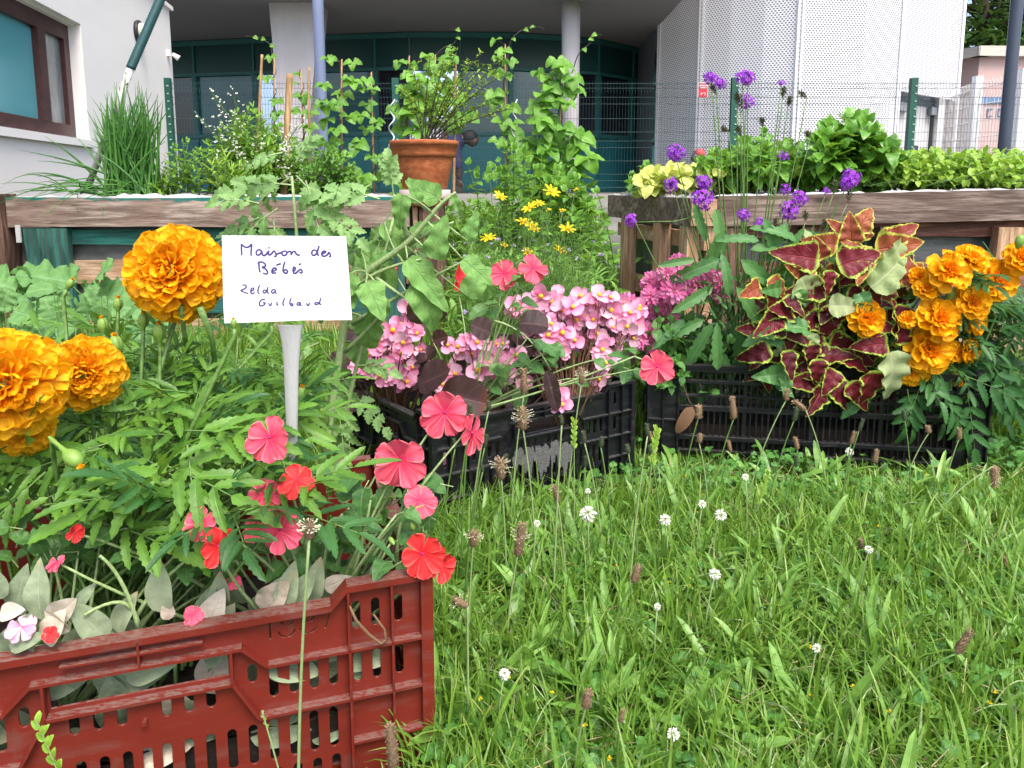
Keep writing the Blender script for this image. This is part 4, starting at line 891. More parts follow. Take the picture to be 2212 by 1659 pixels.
def heart(w): return lambda t: w * (min(1, (t / .16)) ** .45) * (max(0, 1 - t) ** .62) * 1.05 if t > 0 else w * .35
def strap(w, r=.25): return lambda t: w * min(1, (t / .12 + .25)) * (1 if t < 1 - r else math.sqrt(max(0, 1 - ((t - 1 + r) / r) ** 2)))
def spat(w, base=.15, k=1.0): return lambda t: w * (base + (1 - base) * t ** k) * (1 if t < .78 else math.sqrt(max(0.0, 1 - ((t - .78) / .22) ** 2 * .97)))
def variants(n, f): return [f(i) for i in range(n)]
T = {}
T['lance'] = variants(6, lambda i: grid(lance(.14, .38), 8, 2, fold=.25, bend=(.2 + .22 * i), seed=i))
T['lance_s'] = variants(6, lambda i: grid(lance(.125, .42), 14, 2, fold=.3, bend=(.05 + .16 * i), serr=.22, seed=i))
T['narrow'] = variants(5, lambda i: grid(lance(.085, .4), 6, 1, fold=.3, bend=(.3 * i), seed=i))
T['ovate'] = variants(6, lambda i: grid(ovate(.3), 10, 3, fold=.22, bend=(.1 + .22 * i), wave=.10, seed=i))
T['ovate_s'] = variants(6, lambda i: grid(ovate(.3), 16, 3, fold=.22, bend=(.1 + .22 * i), wave=.10, serr=.05, seed=i))
T['heart'] = variants(6, lambda i: grid(heart(.48), 10, 3, fold=.22, bend=(.2 + .22 * i), wave=.08, seed=i))
T['heart_w'] = variants(6, lambda i: grid(heart(.5), 14, 4, fold=.14, bend=(.1 + .22 * i), wave=.15, seed=i))
T['coleus'] = variants(6, lambda i: grid(lambda t: .4 * (min(1, (t + .02) / .2) ** .5) * (max(0, 1 - t) ** .78) * 1.12, 20, 4, fold=.22, bend=(.22 * i), wave=.18, wf=3.5, serr=.045, seed=i))
T['lobed'] = variants(5, lambda i: grid(ovate(.27), 10, 3, fold=.35, bend=(.2 + .25 * i), wave=.2, serr=.3, seed=i))
T['round'] = variants(5, lambda i: grid(lambda t: .5 * math.sqrt(max(0, 1 - (2 * t - 1) ** 2)), 8, 3, fold=.1, bend=(.3 * i - .2), wave=.10, seed=i))
T['begonia'] = variants(5, lambda i: grid(lambda t: .52 * math.sqrt(max(0, 1 - (2 * t - 1) ** 2)) * (1.08 if t < .5 else 1), 12, 4, fold=.22, bend=(.25 * i - .1), wave=.05, wf=3, seed=i))
T['lamb'] = variants(6, lambda i: grid(ovate(.26), 14, 4, fold=.55 - .13 * i, bend=(.2 * i - .2), wave=.13, wf=1.5, seed=i))
T['blade'] = variants(6, lambda i: grid(strap(.055, .75), 8, 1, fold=.5, bend=(.25 * i), seed=i))
T['plantain'] = variants(6, lambda i: grid(lance(.06, .5), 12, 2, fold=.35, bend=(.15 + .32 * i), wave=.16, seed=i))
T['mallow'] = variants(4, lambda i: grid(lambda t: (.55 * math.sqrt(max(0, 1 - (2 * t - 1) ** 2)) + (.12 if t < .2 else 0)), 14, 4, fold=.12, bend=(.2 * i), wave=.2, wf=3, serr=.05, seed=i))
T['mpetal'] = variants(10, lambda i: grid(spat(.44, .28, .9), 7, 4, cup=.6, bend=-.5 + .14 * i, ruf=.06, rf=1.6 + .3 * i, wave=.10, seed=i))
T['mcore'] = variants(5, lambda i: grid(spat(.4, .4, .8), 5, 3, cup=1.5, bend=-.4 + .2 * i, ruf=.06, rf=3, seed=i))
T['ipetal'] = variants(4, lambda i: grid(lambda t: .37 * (.10 + .90 * min(1, t * 1.35) ** 1.0) * (1 if t < .7 else math.sqrt(max(0, 1 - ((t - .7) / .3) ** 2 * .95))), 9, 4, cup=.22, bend=-.25 + .3 * i, ruf=.06, rf=2, wave=.05, seed=i))
T['bpetal'] = variants(4, lambda i: grid(lambda t: .5 * math.sqrt(max(0, 1 - (2 * t - 1) ** 2)), 8, 3, cup=.35, bend=-.4 + .3 * i, wave=.12, seed=i))
T['zpetal'] = variants(4, lambda i: grid(spat(.2, .35, .7), 5, 2, cup=.5, bend=-.3 + .3 * i, seed=i))
T['vpetal'] = variants(3, lambda i: grid(spat(.34, .25, .8), 3, 1, cup=.2, bend=.1 * i, seed=i))
T['ypetal'] = variants(3, lambda i: grid(strap(.13, .4), 5, 1, cup=.3, bend=.1 + .15 * i, seed=i))
def frame(d, up, roll=0.0):
    d = nz(d); x = np.cross(d, up)
    if np.linalg.norm(x) < 1e-4: x = np.cross(d, V(.3, .2, 1))
    x = nz(x); z = np.cross(x, d)
    if roll: c, s = math.cos(roll), math.sin(roll); x, z = x * c + z * s, z * c - x * s
    return x, d, z
UP = V(0, 0, 1)
def leaf(mb, key, p, d, size, up=UP, w=1.0, roll=None, rnd=None, var=None):
    tt = T[key]; t = tt[R.randrange(len(tt)) if var is None else var % len(tt)]
    ex, ey, ez = frame(d, up, R.uniform(-.35, .35) if roll is None else roll)
    mb.put(t, np.asarray(p, float), ex, ey, ez, size * w, size, rnd=rnd)
def rdir(zlo=-.2, zhi=1.0):
    a = R.uniform(0, 6.283); z = R.uniform(zlo, zhi); r = math.sqrt(max(0, 1 - z * z)); return V(r * math.cos(a), r * math.sin(a), z)
def bez(p0, p1, p2, n=8):
    t = np.linspace(0, 1, n)[:, None]; return (1 - t) ** 2 * p0 + 2 * t * (1 - t) * p1 + t * t * p2
def arcstem(p0, p1, bow=.15, n=8):
    m = (p0 + p1) / 2 + V(R.uniform(-1, 1), R.uniform(-1, 1), R.uniform(0, 1)) * bow * np.linalg.norm(p1 - p0); return bez(p0, m, p1, n)
def compound(mb, sb, key, p, d, L, pairs=5, size=.4, up=UP, droop=.5, w=1.0, rs=.0012, taper=.5):
    d = nz(d); pts = bez(p, p + d * L * .55, p + d * L - UP * L * droop * .5, 2 + pairs)
    if sb is not None: sb.tube(pts, [rs, rs * .5], 4, cap=False)
    n = len(pts); rr = R.random()
    for i in range(1, n - 1):
        tg = nz(pts[i+1] - pts[i-1]); sd, _, nn = frame(tg, up); s = size * L * (1 - taper * abs(i / (n - 1) - .45)) 
        for q in (-1, 1): leaf(mb, key, pts[i], nz(tg * R.uniform(.75, 1.1) + sd * q * R.uniform(.65, .95) + rdir(-1, 1) * .12), s, nn, w, rnd=min(1, max(0, rr + R.uniform(-.2, .2))))
    leaf(mb, key, pts[-1], nz(pts[-1] - pts[-2]), size * L * 1.05, up, w, rnd=rr)
def shoot(sb, lb, key, p0, p1, nodes=7, size=.03, t0=.25, r0=.002, k=2, up_bias=.45, bow=.12, w=1.0, tip=.5, r1=.4, var=None, spiral=False):
    pts = arcstem(p0, p1, bow, 12); sb.tube(pts, [r0, r0 * r1], 5, cap=False); ph = R.uniform(0, 6.28)
    for i in range(nodes):
        t = t0 + (1 - t0) * (i + .5) / nodes; f = t * 11; j = int(min(10, f)); c = pts[j] + (pts[j+1] - pts[j]) * (f - j); tg = nz(pts[min(11, j+1)] - pts[j])
        s = size * (1 - (1 - tip) * max(0, (t - .5) / .5)) * R.uniform(.8, 1.15)
        for m in range(k):
            a = ph + m * 6.283 / k + (i * 1.5708 if not spiral else i * 2.4)
            x = nz(np.cross(tg, V(.2, 1, .1))); y = np.cross(tg, x); rad = x * math.cos(a) + y * math.sin(a)
            leaf(lb, key, c, nz(rad + tg * up_bias * R.uniform(.4, 1.3) + UP * .15), s, UP, w, var=var)
    for m in range(3): leaf(lb, key, pts[-1], nz(tg + rdir(-.2, .3) * .5), size * tip * .8, V(0, -1, .4), w)
    return pts
# ------------------------------------------------------------------ flower heads
U_ = R.uniform
def impatiens(parent, c, facing, r, mat, roll=0.0, lab=None, n=5):
    f = nz(facing); ex, _, _ = frame(f, UP); ey = nz(np.cross(f, ex)); ey = ey if ey[2] > 0 else -ey; ex = np.cross(ey, f)
    mb = MB(); an = [90, 20, 160, -50, -130][:n]; sz = [.95, .95, .95, 1.08, 1.08]
    for k, (a, s) in enumerate(zip(an, sz)):
        a = math.radians(a + R.uniform(-6, 6)) + roll; d = ex * math.cos(a) + ey * math.sin(a)
        if k >= 3:                                              # the two lower petals are notched: two lobes each
            for q in (-1, 1):
                a2 = a + q * .27; d2 = ex * math.cos(a2) + ey * math.sin(a2); leaf(mb, 'ipetal', c + f * (.001 * k), nz(d2 + f * U_(-.05, .3)), r * s, f, .95, roll=R.uniform(-.12, .12), rnd=R.random())
        else: leaf(mb, 'ipetal', c + f * (.001 * k), nz(d + f * U_(-.05, .45)), r * s, f, 1.28, roll=R.uniform(-.2, .2), rnd=R.random())
    o = part('flower', mb, mat, parent)
    if lab: o['label'] = lab
    mb = MB(); mb.lathe(c + f * .002, [(r*.09, 0), (r*.075, r*.06), (r*.04, r*.11), (0, r*.12)], 8, axis=f); part('flower_eye', mb, M_mag, o)
    mb = MB(); mb.tube([c, c - f * r * .35, c - f * r * .4 - UP * r * .5, c - f * r * .1 - UP * r * .8], [r*.06, r*.02], 5); part('spur', mb, G['stem'], o)
    return o
def ball_flower(c, axis, rad, mb, keys, n, maxang=2.0, s0=.25, s1=.5, inner=.5, flat=1.0, jit=.15, out=1.0):
    ax = nz(axis); ex = nz(np.cross(ax, V(.2, .1, 1))); ey = np.cross(ax, ex)
    cmin = math.cos(maxang)
    for i in range(n):
        q = (i + .5) / n; cz = 1 - q * (1 - cmin); th = math.acos(cz); ph = i * 2.399963 + R.uniform(-jit, jit)
        d = ax * (math.cos(th) * flat) + (ex * math.cos(ph) + ey * math.sin(ph)) * math.sin(th); tang = nz((ex * math.cos(ph) + ey * math.sin(ph)) * math.cos(th) - ax * math.sin(th))
        k = th / maxang; s = rad * (s0 + (s1 - s0) * k) * R.uniform(.85, 1.15)
        dd = nz(nz(d) * (1.15 - .55 * k) + tang * (.1 + .75 * k * out) + rdir(-1, 1) * jit)
        leaf(mb, keys, c + d * rad * inner - d * 0, dd, s, ax, 1.0, roll=R.uniform(-.25, .25))
def big_marigold(parent, c, axis, rad, lab):
    o_ = MB(); ax = nz(axis); ball_flower(c, ax, rad, o_, 'mpetal', 250, 2.15, .34, .56, .58, .82, .18, .9)
    o = part('flower', o_, PT['marigold'], parent, label=lab)
    cb = MB(); ball_flower(c + ax * rad * .02, ax, rad * .92, cb, 'mcore', 60, .62, .2, .3, .62, .9, .12); part('flower_center', cb, PT['marigold_core'], o)
    b = MB(); b.lathe(c - ax * rad * .55, [(rad*.12, -rad*.25), (rad*.25, 0), (rad*.5, rad*.3), (rad*.58, rad*.6), (0, rad*.8)], 16, axis=ax); part('calyx', b, M_bud, o)
    return o
def small_marigold(parent, c, axis, rad, lab=None, worn=False):
    ax = nz(axis); mb = MB(); ex = nz(np.cross(ax, V(.2, .1, 1))); ey = np.cross(ax, ex)
    for ring, (n, tilt, s) in enumerate(((9, .15, 1.0), (9, .4, .9), (8, .75, .72))):
        for i in range(n):
            a = 6.283 * (i + .5 * ring) / n + R.uniform(-.12, .12); d = ex * math.cos(a) + ey * math.sin(a)
            leaf(mb, 'mpetal', c + d * rad * .1 + ax * rad * .06 * ring, nz(d + ax * (tilt - (1.2 if worn else 0)) + rdir(-1, 1) * .12), rad * s, ax, 1.0, roll=R.uniform(-.25, .25))
    o = part('flower', mb, PT['marigold_small'], parent)
    if lab: o['label'] = lab
    cb = MB(); ball_flower(c + ax * rad * .1, ax, rad * .55, cb, 'mcore', 70, 1.3, .3, .45, .55, .8, .25); part('flower_center', cb, PT['marigold_core'], o)
    b = MB(); b.lathe(c - ax * rad * .7, [(rad*.08, -rad*.2), (rad*.2, 0), (rad*.26, rad*.3), (rad*.2, rad*.7)], 10, axis=ax); part('calyx', b, M_bud, o)
    return o
def begonia_flower(mb, yb, c, axis, r):
    ax = nz(axis); ex = nz(np.cross(ax, V(.2, .1, 1))); ey = np.cross(ax, ex); a0 = R.uniform(0, 6.28)
    for k, (a, s, w) in enumerate(((0, 1, 1.15), (math.pi, 1, 1.15), (math.pi/2, .8, .65), (-math.pi/2, .8, .65))):
        d = ex * math.cos(a + a0) + ey * math.sin(a + a0); leaf(mb, 'bpetal', c + d * r * .06, nz(d + ax * .25), r * s, ax, w)
    yb.lathe(c, [(r*.1, 0), (r*.2, r*.12), (r*.2, r*.24), (r*.1, r*.32), (0, r*.34)], 7, axis=ax)
def zinnia(parent, c, axis, r, name='flower'):
    ax = nz(axis); mb = MB(); ex = nz(np.cross(ax, V(.2, .1, 1))); ey = np.cross(ax, ex)
    for ring, (n, tilt, s) in enumerate(((11, -.25, 1.0), (11, .1, .95), (10, .5, .85), (8, 1.0, .65), (6, 2.2, .45))):
        for i in range(n):
            a = 6.283 * (i + .5 * ring) / n + R.uniform(-.15, .15); d = ex * math.cos(a) + ey * math.sin(a)
            leaf(mb, 'zpetal', c + d * r * .08 + ax * r * .07 * ring, nz(d + ax * tilt + rdir(-1, 1) * .15), r * s, ax, 1.0)
    return part(name, mb, PT['zinnia'], parent)
def verbena_head(parent, c, axis, r, n=26):
    ax = nz(axis); mb, sb = MB(), MB(); ex = nz(np.cross(ax, V(.2, .1, 1))); ey = np.cross(ax, ex)
    for i in range(n):
        q = (i + .5) / n; th = math.acos(1 - q * .95); ph = i * 2.4
        d = nz(ax * math.cos(th) * .8 + (ex * math.cos(ph) + ey * math.sin(ph)) * math.sin(th)); p = c + d * r * R.uniform(.75, 1.2); fx, _, _ = frame(d, V(.1, .3, 1)); fy = np.cross(d, fx)
        sb.tube([c - ax * r * .3, (c + p) / 2, p], [r*.04, r*.05], 4, cap=False); rr = R.random(); a0 = R.uniform(0, 6)
        for k in range(5):
            a = a0 + k * 1.2566; leaf(mb, 'vpetal', p, nz(fx * math.cos(a) + fy * math.sin(a) + d * .1), r * .34, d, 1.1, rnd=rr, roll=0)
    o = part('flower', mb, PT['verbena'], parent); part('floret_tubes', sb, PT['verbena'], o); return o
def spike(mb, c, axis, L, r, n=50):
    ax = nz(axis); ex = nz(np.cross(ax, V(.2, .1, 1))); ey = np.cross(ax, ex)
    for i in range(n):
        q = i / n; ph = i * 2.4; d = ex * math.cos(ph) + ey * math.sin(ph); rr = r * (math.sin(min(1, q * 1.1 + .12) * 3.0)) 
        leaf(mb, 'narrow', c + ax * L * q + d * rr * .3, nz(d * .8 + ax), rr * 1.9 + .001, ax, 2.2)
# ------------------------------------------------------------------ planting in the red crate
def U(a, b): return R.uniform(a, b)
def marigold_bush():
    base = RX(.38, .2, .09); t = thing('marigold_plant', 'large bushy marigold with three huge orange pompom flowers in the red crate', 'flowering plant', base)
    lb, db, sb = MB(), MB(), MB()
    zones = [((-60, 600), (900, 1080), (.78, .95), 54, .08), ((-80, 640), (1010, 1120), (.76, .88), 26, .075), ((180, 640), (790, 960), (.85, 1.1), 64, .075), ((-60, 480), (700, 850), (1.0, 1.25), 34, .07), ((280, 660), (700, 830), (1.0, 1.2), 46, .055)]
    for (ua, ub), (va, vb), (ya, yb), n, L in zones:
        for i in range(n):
            u, v = U(ua, ub), U(va, vb); Y = ya + (yb - ya) * (1 - (v - va) / (vb - va)) + U(-.03, .03); p = W(u, v, Y)
            b = base + V(U(-.12, .12), U(-.08, .08), 0)
            if i % 2 == 0: sb.tube(arcstem(b, p, .1, 8), [.0028, .0014], 5, cap=False)
            d = nz(V((u - 320) / 500 + U(-1.0, 1.0), U(-1.0, .3), U(-.2, .6)))
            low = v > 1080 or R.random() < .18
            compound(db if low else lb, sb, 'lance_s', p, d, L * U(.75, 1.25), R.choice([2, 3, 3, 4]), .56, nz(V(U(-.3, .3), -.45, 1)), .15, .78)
    # a few big fronds seen clearly in the middle of the bush
    for u, v, Y, a, L, pr in ((235, 1075, .80, 20, .1, 4), (400, 1000, .775, -15, .105, 4), (350, 1010, .78, 205, .10, 4), (420, 990, .77, -75, .085, 4), (460, 920, .82, 0, .10, 4), (180, 960, .82, 200, .09, 4), (60, 1040, .78, 230, .08, 4), 
                               (330, 880, .9, 10, .08, 4), (150, 1075, .77, 10, .08, 4), (80, 960, .8, 60, .08, 4), (640, 870, .9, -50, .09, 4), (300, 1130, .765, -10, .085, 4)):
        a = math.radians(a); compound(lb, sb, 'lance_s', W(u - 60 * math.cos(a), v + 40 * math.sin(a) + 10, Y), V(math.cos(a), -.45, math.sin(a) + .15), L, pr - 1, .6, nz(V(0, -.7, 1)), .15, .85)
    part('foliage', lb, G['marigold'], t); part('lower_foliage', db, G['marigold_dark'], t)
    fl = [(378, 592, .95, 108, V(.05, -1, .25), 'round orange pompom beside the card sign'), (18, 830, .74, 128, V(.3, -1, .15), 'biggest orange pompom at the left edge'), (184, 806, .84, 84, V(.35, -1, .05), 'orange pompom right of the biggest one')]
    for u, v, Y, rp, ax, lab in fl:
        c = W(u, v, Y + .04); rad = rp / FPX * Y
        big_marigold(t, c, ax, rad, lab)
        sb.tube(arcstem(base, c - nz(ax) * rad * .6 - UP * .01, .06, 9), [.004, .003], 6)
    # lower neighbour of the left pompom, its stem and the long closed bud
    c = W(52, 925, .80); big_marigold(t, c, V(.3, -.9, -.1), 62 / FPX * .8, 'deep orange pompom below the biggest one')
    sb.tube([W(390, 660, .96), W(398, 720, .98), W(405, 760, 1.0)], [.004, .003], 6); sb.tube([W(432, 665, .96), W(458, 730, .98), W(465, 790, 1.0)], [.005, .0035], 6)
    for u, v, Y, s, ax in ((160, 992, .76, 24, V(.75, -.3, -.45)), (222, 700, .98, 15, V(0, 0, 1)), (250, 742, .95, 19, V(-.05, 0, 1)), (255, 655, 1.0, 13, V(.1, 0, 1)), (345, 715, .98, 18, V(.1, -.1, 1)), (310, 690, 1.0, 15, V(.1, 0, 1)), (650, 848, .9, 15, V(.3, -.1, 1)), (505, 697, .85, 9, V(0, 0, 1)), (152, 612, 1.0, 11, V(.5, 0, .8)), (700, 905, .95, 17, V(.2, -.1, 1)), (586, 690, 1.05, 9, V(0, 0, 1))):
        c = W(u, v, Y); s = s / FPX * Y; ax = nz(ax); mb = MB()
        mb.lathe(c - ax * s, [(s*.18, -s*2.6), (s*.2, -s*1.2), (s*.3, -s*.3), (s*.72, s*.35), (s*.8, s*.9), (s*.66, s*1.5), (s*.4, s*1.85), (0, s*1.95)], 14, axis=ax); o = part('bud', mb, M_bud, t)
        mb = MB(); 
        for k in range(7): leaf(mb, 'mcore', c + ax * s * .75, nz(ax + rdir(-1, 1) * .4), s * .6, V(0, -1, 0))
        part('bud_tip', mb, PT['marigold'], o)
        sb.tube(arcstem(base + V(U(-.1, .1), 0, .05), c - ax * s * 3.2, .08, 7).tolist() + [(c - ax * s * 1.5).tolist()], [.003, .0028], 5)
    part('stem', sb, G['stem'], t)
marigold_bush()

def impatiens_plant(base, t, flowers, leaves, leaf_px=50, G_='impatiens', buds=(), gs=1.0, stems=()):
    lb, sb = MB(), MB()
    for f in flowers:
        u, v, Y, rp, ax, m = f[:6]; c = W(u, v, Y); r = rp / FPX * Y; impatiens(t, c, ax, r, PT[m], f[6] if len(f) > 6 else U(-.3, .3), f[7] if len(f) > 7 else None)
        sb.tube(arcstem(base, c - nz(ax) * r * .25, .15, 9), [.0032, .0012], 5)
    for (ua, ub), (va, vb), (ya, yb), n in leaves:
        for i in range(n):
            u, v = U(ua, ub), U(va, vb); Y = U(ya, yb); p = W(u, v, Y); s = leaf_px / FPX * Y * U(.7, 1.25)
            d = nz(p - base + V(0, 0, -.03)); d = nz(d * .4 + V(U(-.8, .8), U(-.9, .1), U(-.7, .3)))
            leaf(lb, 'ovate_s', p, d, s, nz(V(U(-.4, .4), -.5, 1)), 1.1)
            sb.tube([p - d * s * .45 - UP * .004, p], [.0009, .0008], 4, cap=False)
            if i % 5 == 0: sb.tube(arcstem(base, p - d * s * .45 - UP * .004, .12, 8), [.0035, .0012], 5)
    for st in stems: sb.tube(bez(*[W(*q) for q in st], 10), [.0026 * gs, .0016 * gs], 6)
    for u, v, Y in buds:
        mb = MB(); c = W(u, v, Y); mb.lathe(c, [(0, 0), (.0025, .002), (.0032, .006), (.0018, .011), (0, .013)], 8, axis=V(U(-.5, .5), -.3, U(-.3, 1))); part('bud', mb, M_bud, t)
    part('foliage', lb, G[G_], t); part('stem', sb, G['stem_pale'], t)
def red_crate_impatiens():
    b = RX(.13, .12, .09); t = thing('impatiens_plant', 'coral and pink impatiens spilling over the right end of the red crate', 'flowering plant', b)
    F = V(0, -1, .15)
    impatiens_plant(b, t, [(864, 993, .86, 62, F, 'coral', .1, 'large coral flower facing forward'), (960, 891, .92, 56, V(.1, -1, .2), 'coral', 0, 'coral flower beside the middle black crate'), (1016, 935, .93, 48, V(.96, -.35, .05), 'coral', .2),
        (585, 945, .77, 52, V(-.1, -1, .25), 'coral', -.2, 'coral flower under the sign stake'), (640, 1040, .77, 42, V(0, -.7, .8), 'red', .3), (607, 1143, .738, 50, V(.1, -1, .1), 'pinkred', .35, 'pink flower above the crate rim'), (912, 1195, .79, 52, V(.25, -1, .2), 'red', .4, 'red flower hanging over the crate corner'),
        (470, 1178, .715, 46, V(.7, -.8, .1), 'red', .3), (435, 1130, .725, 40, V(0, -1, .4), 'coral', 0), (572, 1070, .78, 40, V(.2, -.8, .4), 'coral', .4), (905, 1082, .84, 40, V(.3, -.7, .5), 'coral', .3), (555, 1140, .78, 32, V(-.4, -.8, .3), 'coral', .1), (950, 1220, .80, 36, V(.6, -.8, .0), 'red', .6),
        (158, 1150, .71, 22, V(.9, -.4, .1), 'red', .5), (128, 1218, .70, 22, V(-.4, -.5, .6), 'pinkred', .5)],
        [((540, 900), (1000, 1230), (.80, .95), 62), ((740, 960), (1020, 1180), (.86, 1.0), 34), ((330, 560), (1110, 1230), (.79, .88), 24), ((600, 760), (1170, 1260), (.8, .9), 18)], 55,
        buds=[(840, 1160, .8), (895, 1145, .8), (760, 1010, .86), (700, 1090, .84)],
        stems=[((760, 1250, .84), (790, 1150, .82), (800, 1080, .84)), ((700, 1260, .86), (690, 1180, .84), (740, 1110, .84)), ((860, 1250, .86), (850, 1150, .84), (880, 1090, .85))])
    b = RX(.40, .09, .09); t = thing('impatiens_plant', 'leafy impatiens with a few fallen petals at the left of the red crate', 'flowering plant', b)
    impatiens_plant(b, t, [(415, 1330, .73, 24, V(.4, -.5, .5), 'pinkred', .2), (505, 1255, .78, 18, V(.3, -.8, .3), 'pinkred', 0)],
        [((60, 480), (1110, 1250), (.74, .84), 34), ((0, 240), (1110, 1220), (.74, .82), 12)], 58, stems=[((300, 1360, .73), (270, 1240, .73), (215, 1200, .72)), ((300, 1360, .73), (290, 1260, .74), (180, 1330, .70)), ((290, 1340, .74), (330, 1260, .74), (430, 1190, .76))])
red_crate_impatiens()
def fleaf(mb, key, u, v, Y, ang, px, w=1.0, tiltY=-.2, nup=.45, var=None, rnd=None, roll=None):
    a = math.radians(ang); d = V(math.cos(a), tiltY, math.sin(a)); leaf(mb, key, W(u, v, Y), d, px / FPX * Y, nz(V(U(-.25, .25), -1, nup)), w, var=var, rnd=rnd, roll=roll)
def lambs_ear():
    b = RX(.3, .06, .09); t = thing('lambs_ear_plant', 'woolly grey green lambs ear leaves pressed against the red crate side', 'plant', b)
    lb, db = MB(), MB()
    big = [(35, 1335, .71, 75, 110), (90, 1345, .69, 95, 120), (5, 1300, .7, 100, 90), (20, 1400, .66, 20, 80), (230, 1385, .70, 120, 110), (250, 1370, .72, 60, 95), (350, 1330, .73, 92, 110), (480, 1325, .765, 85, 95), (525, 1310, .78, 105, 90), (560, 1330, .765, 50, 120), (620, 1325, .77, 55, 105), (660, 1310, .785, 70, 100), (540, 1330, .77, 35, 100), (690, 1300, .80, 40, 80), (510, 1300, .79, 120, 80), (430, 1345, .75, 70, 80), (150, 1350, .70, 70, 90), (610, 1320, .755, 75, 95)]
    for u, v, Y, a, px in big: fleaf(lb, 'lamb', u, v - 6, Y + .012, a, px * 1.2, .92, U(-.3, .1), U(.1, .6))
    for u, v, Y, a, px in [(110, 1345, .685, 40, 85), (95, 1395, .67, 60, 90), (150, 1370, .675, 130, 70), (565, 1325, .76, 48, 100), (700, 1275, .79, 20, 60), (365, 1345, .73, 95, 45), (0, 1330, .68, 10, 60)]: fleaf(db, 'lamb', u, v - 6, Y + .01, a, px * 1.1, 1.25, -.1, .3)
    # leaves seen through the handle hole and slots
    for i in range(60):
        s = U(.06, .58); z = U(.04, .2 if s > .2 else .16); p = RX(s, U(.03, .06), z); a = U(-.6, 3.7)
        leaf(lb if R.random() < .85 else db, 'lamb', p, nz(V(math.cos(a), U(-.1, .2), math.sin(a) * .7)), U(.05, .08), nz(V(U(-.4, .4), -1, U(.2, 1))), 1.2)
    for s, z, a, L in ((.25, .160, 30, .05), (.3, .162, 170, .07), (.36, .160, 10, .09), (.33, .165, 20, .08), (.285, .18, 200, .07), (.24, .175, 60, .06)):
        a = math.radians(a); leaf(lb, 'lamb', RX(s, .045, z), nz(V(math.cos(a), .05, math.sin(a))), L, nz(V(0, -1, .8)), 1.1)
    part('foliage', lb, G['lamb'], t); part('dry_foliage', db, G['lamb_dry'], t)
    t = None; mb = MB()
    for u, v, Y, r, m in ((50, 1360, .665, 26, 'begonia'),): 
        t = thing('fallen_blossom', 'pale pink fallen blossom lying on the rim at the left of the red crate', 'flower', W(u, v, Y)); impatiens(t, W(u, v - 4, Y + .01), V(.1, -.7, .7), 34 / FPX * Y, PT['begonia'], .2)
        t = thing('fallen_blossom', 'crumpled red fallen blossom on the red crate rim beside the pink one', 'flower', W(110, 1378, Y)); impatiens(t, W(108, 1370, .675), V(.5, -.7, .5), 20 / FPX * Y, PT['red'], .6)
lambs_ear()

# ------------------------------------------------------------------ tall leafy plants between the red and the middle crate
def tomato():
    Y = 1.32; b = W(690, 1010, Y); t = thing('tomato_plant', 'tall pale green tomato plant rising behind the card sign', 'plant', b); lb, sb = MB(), MB()
    st = [(650, 700, 630, 380), (700, 760, 560, 500), (720, 800, 850, 470), (690, 900, 740, 720)]
    for x0, y0, x1, y1 in st: sb.tube(arcstem(W(x0, y0 + 200, Y), W(x1, y1, Y), .05, 10), [.005, .0025], 6)
    L = [(625, 385, -150, 110), (640, 380, -45, 110), (630, 400, 170, 120), (600, 450, 215, 120), (640, 350, 60, 70), (660, 390, -70, 110), (610, 330, 190, 60), (560, 470, 200, 90), (590, 470, -80, 90), (700, 460, -20, 90), (560, 440, 160, 80),
         (820, 430, 160, 120), (850, 420, 95, 90), (840, 460, -110, 130), (870, 480, -60, 80), (800, 400, 200, 80), (770, 480, -120, 90), (790, 520, 220, 70), (760, 560, -60, 60), (740, 560, 120, 70),
         (700, 760, -50, 90), (720, 820, -80, 110), (760, 850, -40, 90), (690, 740, 200, 80), (740, 700, 20, 80), (650, 760, 240, 80), (745, 880, -85, 100), (770, 790, 10, 80), (700, 700, 90, 70)]
    for u, v, a, px in L:
        a = math.radians(a); d = V(math.cos(a), U(-.5, .1), math.sin(a)); compound(lb, sb, 'lobed', W(u, v, Y + U(-.05, .03)), d, px / FPX * Y, 3, .42, nz(V(U(-.2, .2), -.8, .7)), .5, 1.0, .0018, .2)
    part('foliage', lb, G['tomato'], t); part('stem', sb, G['stem_pale'], t)
tomato()
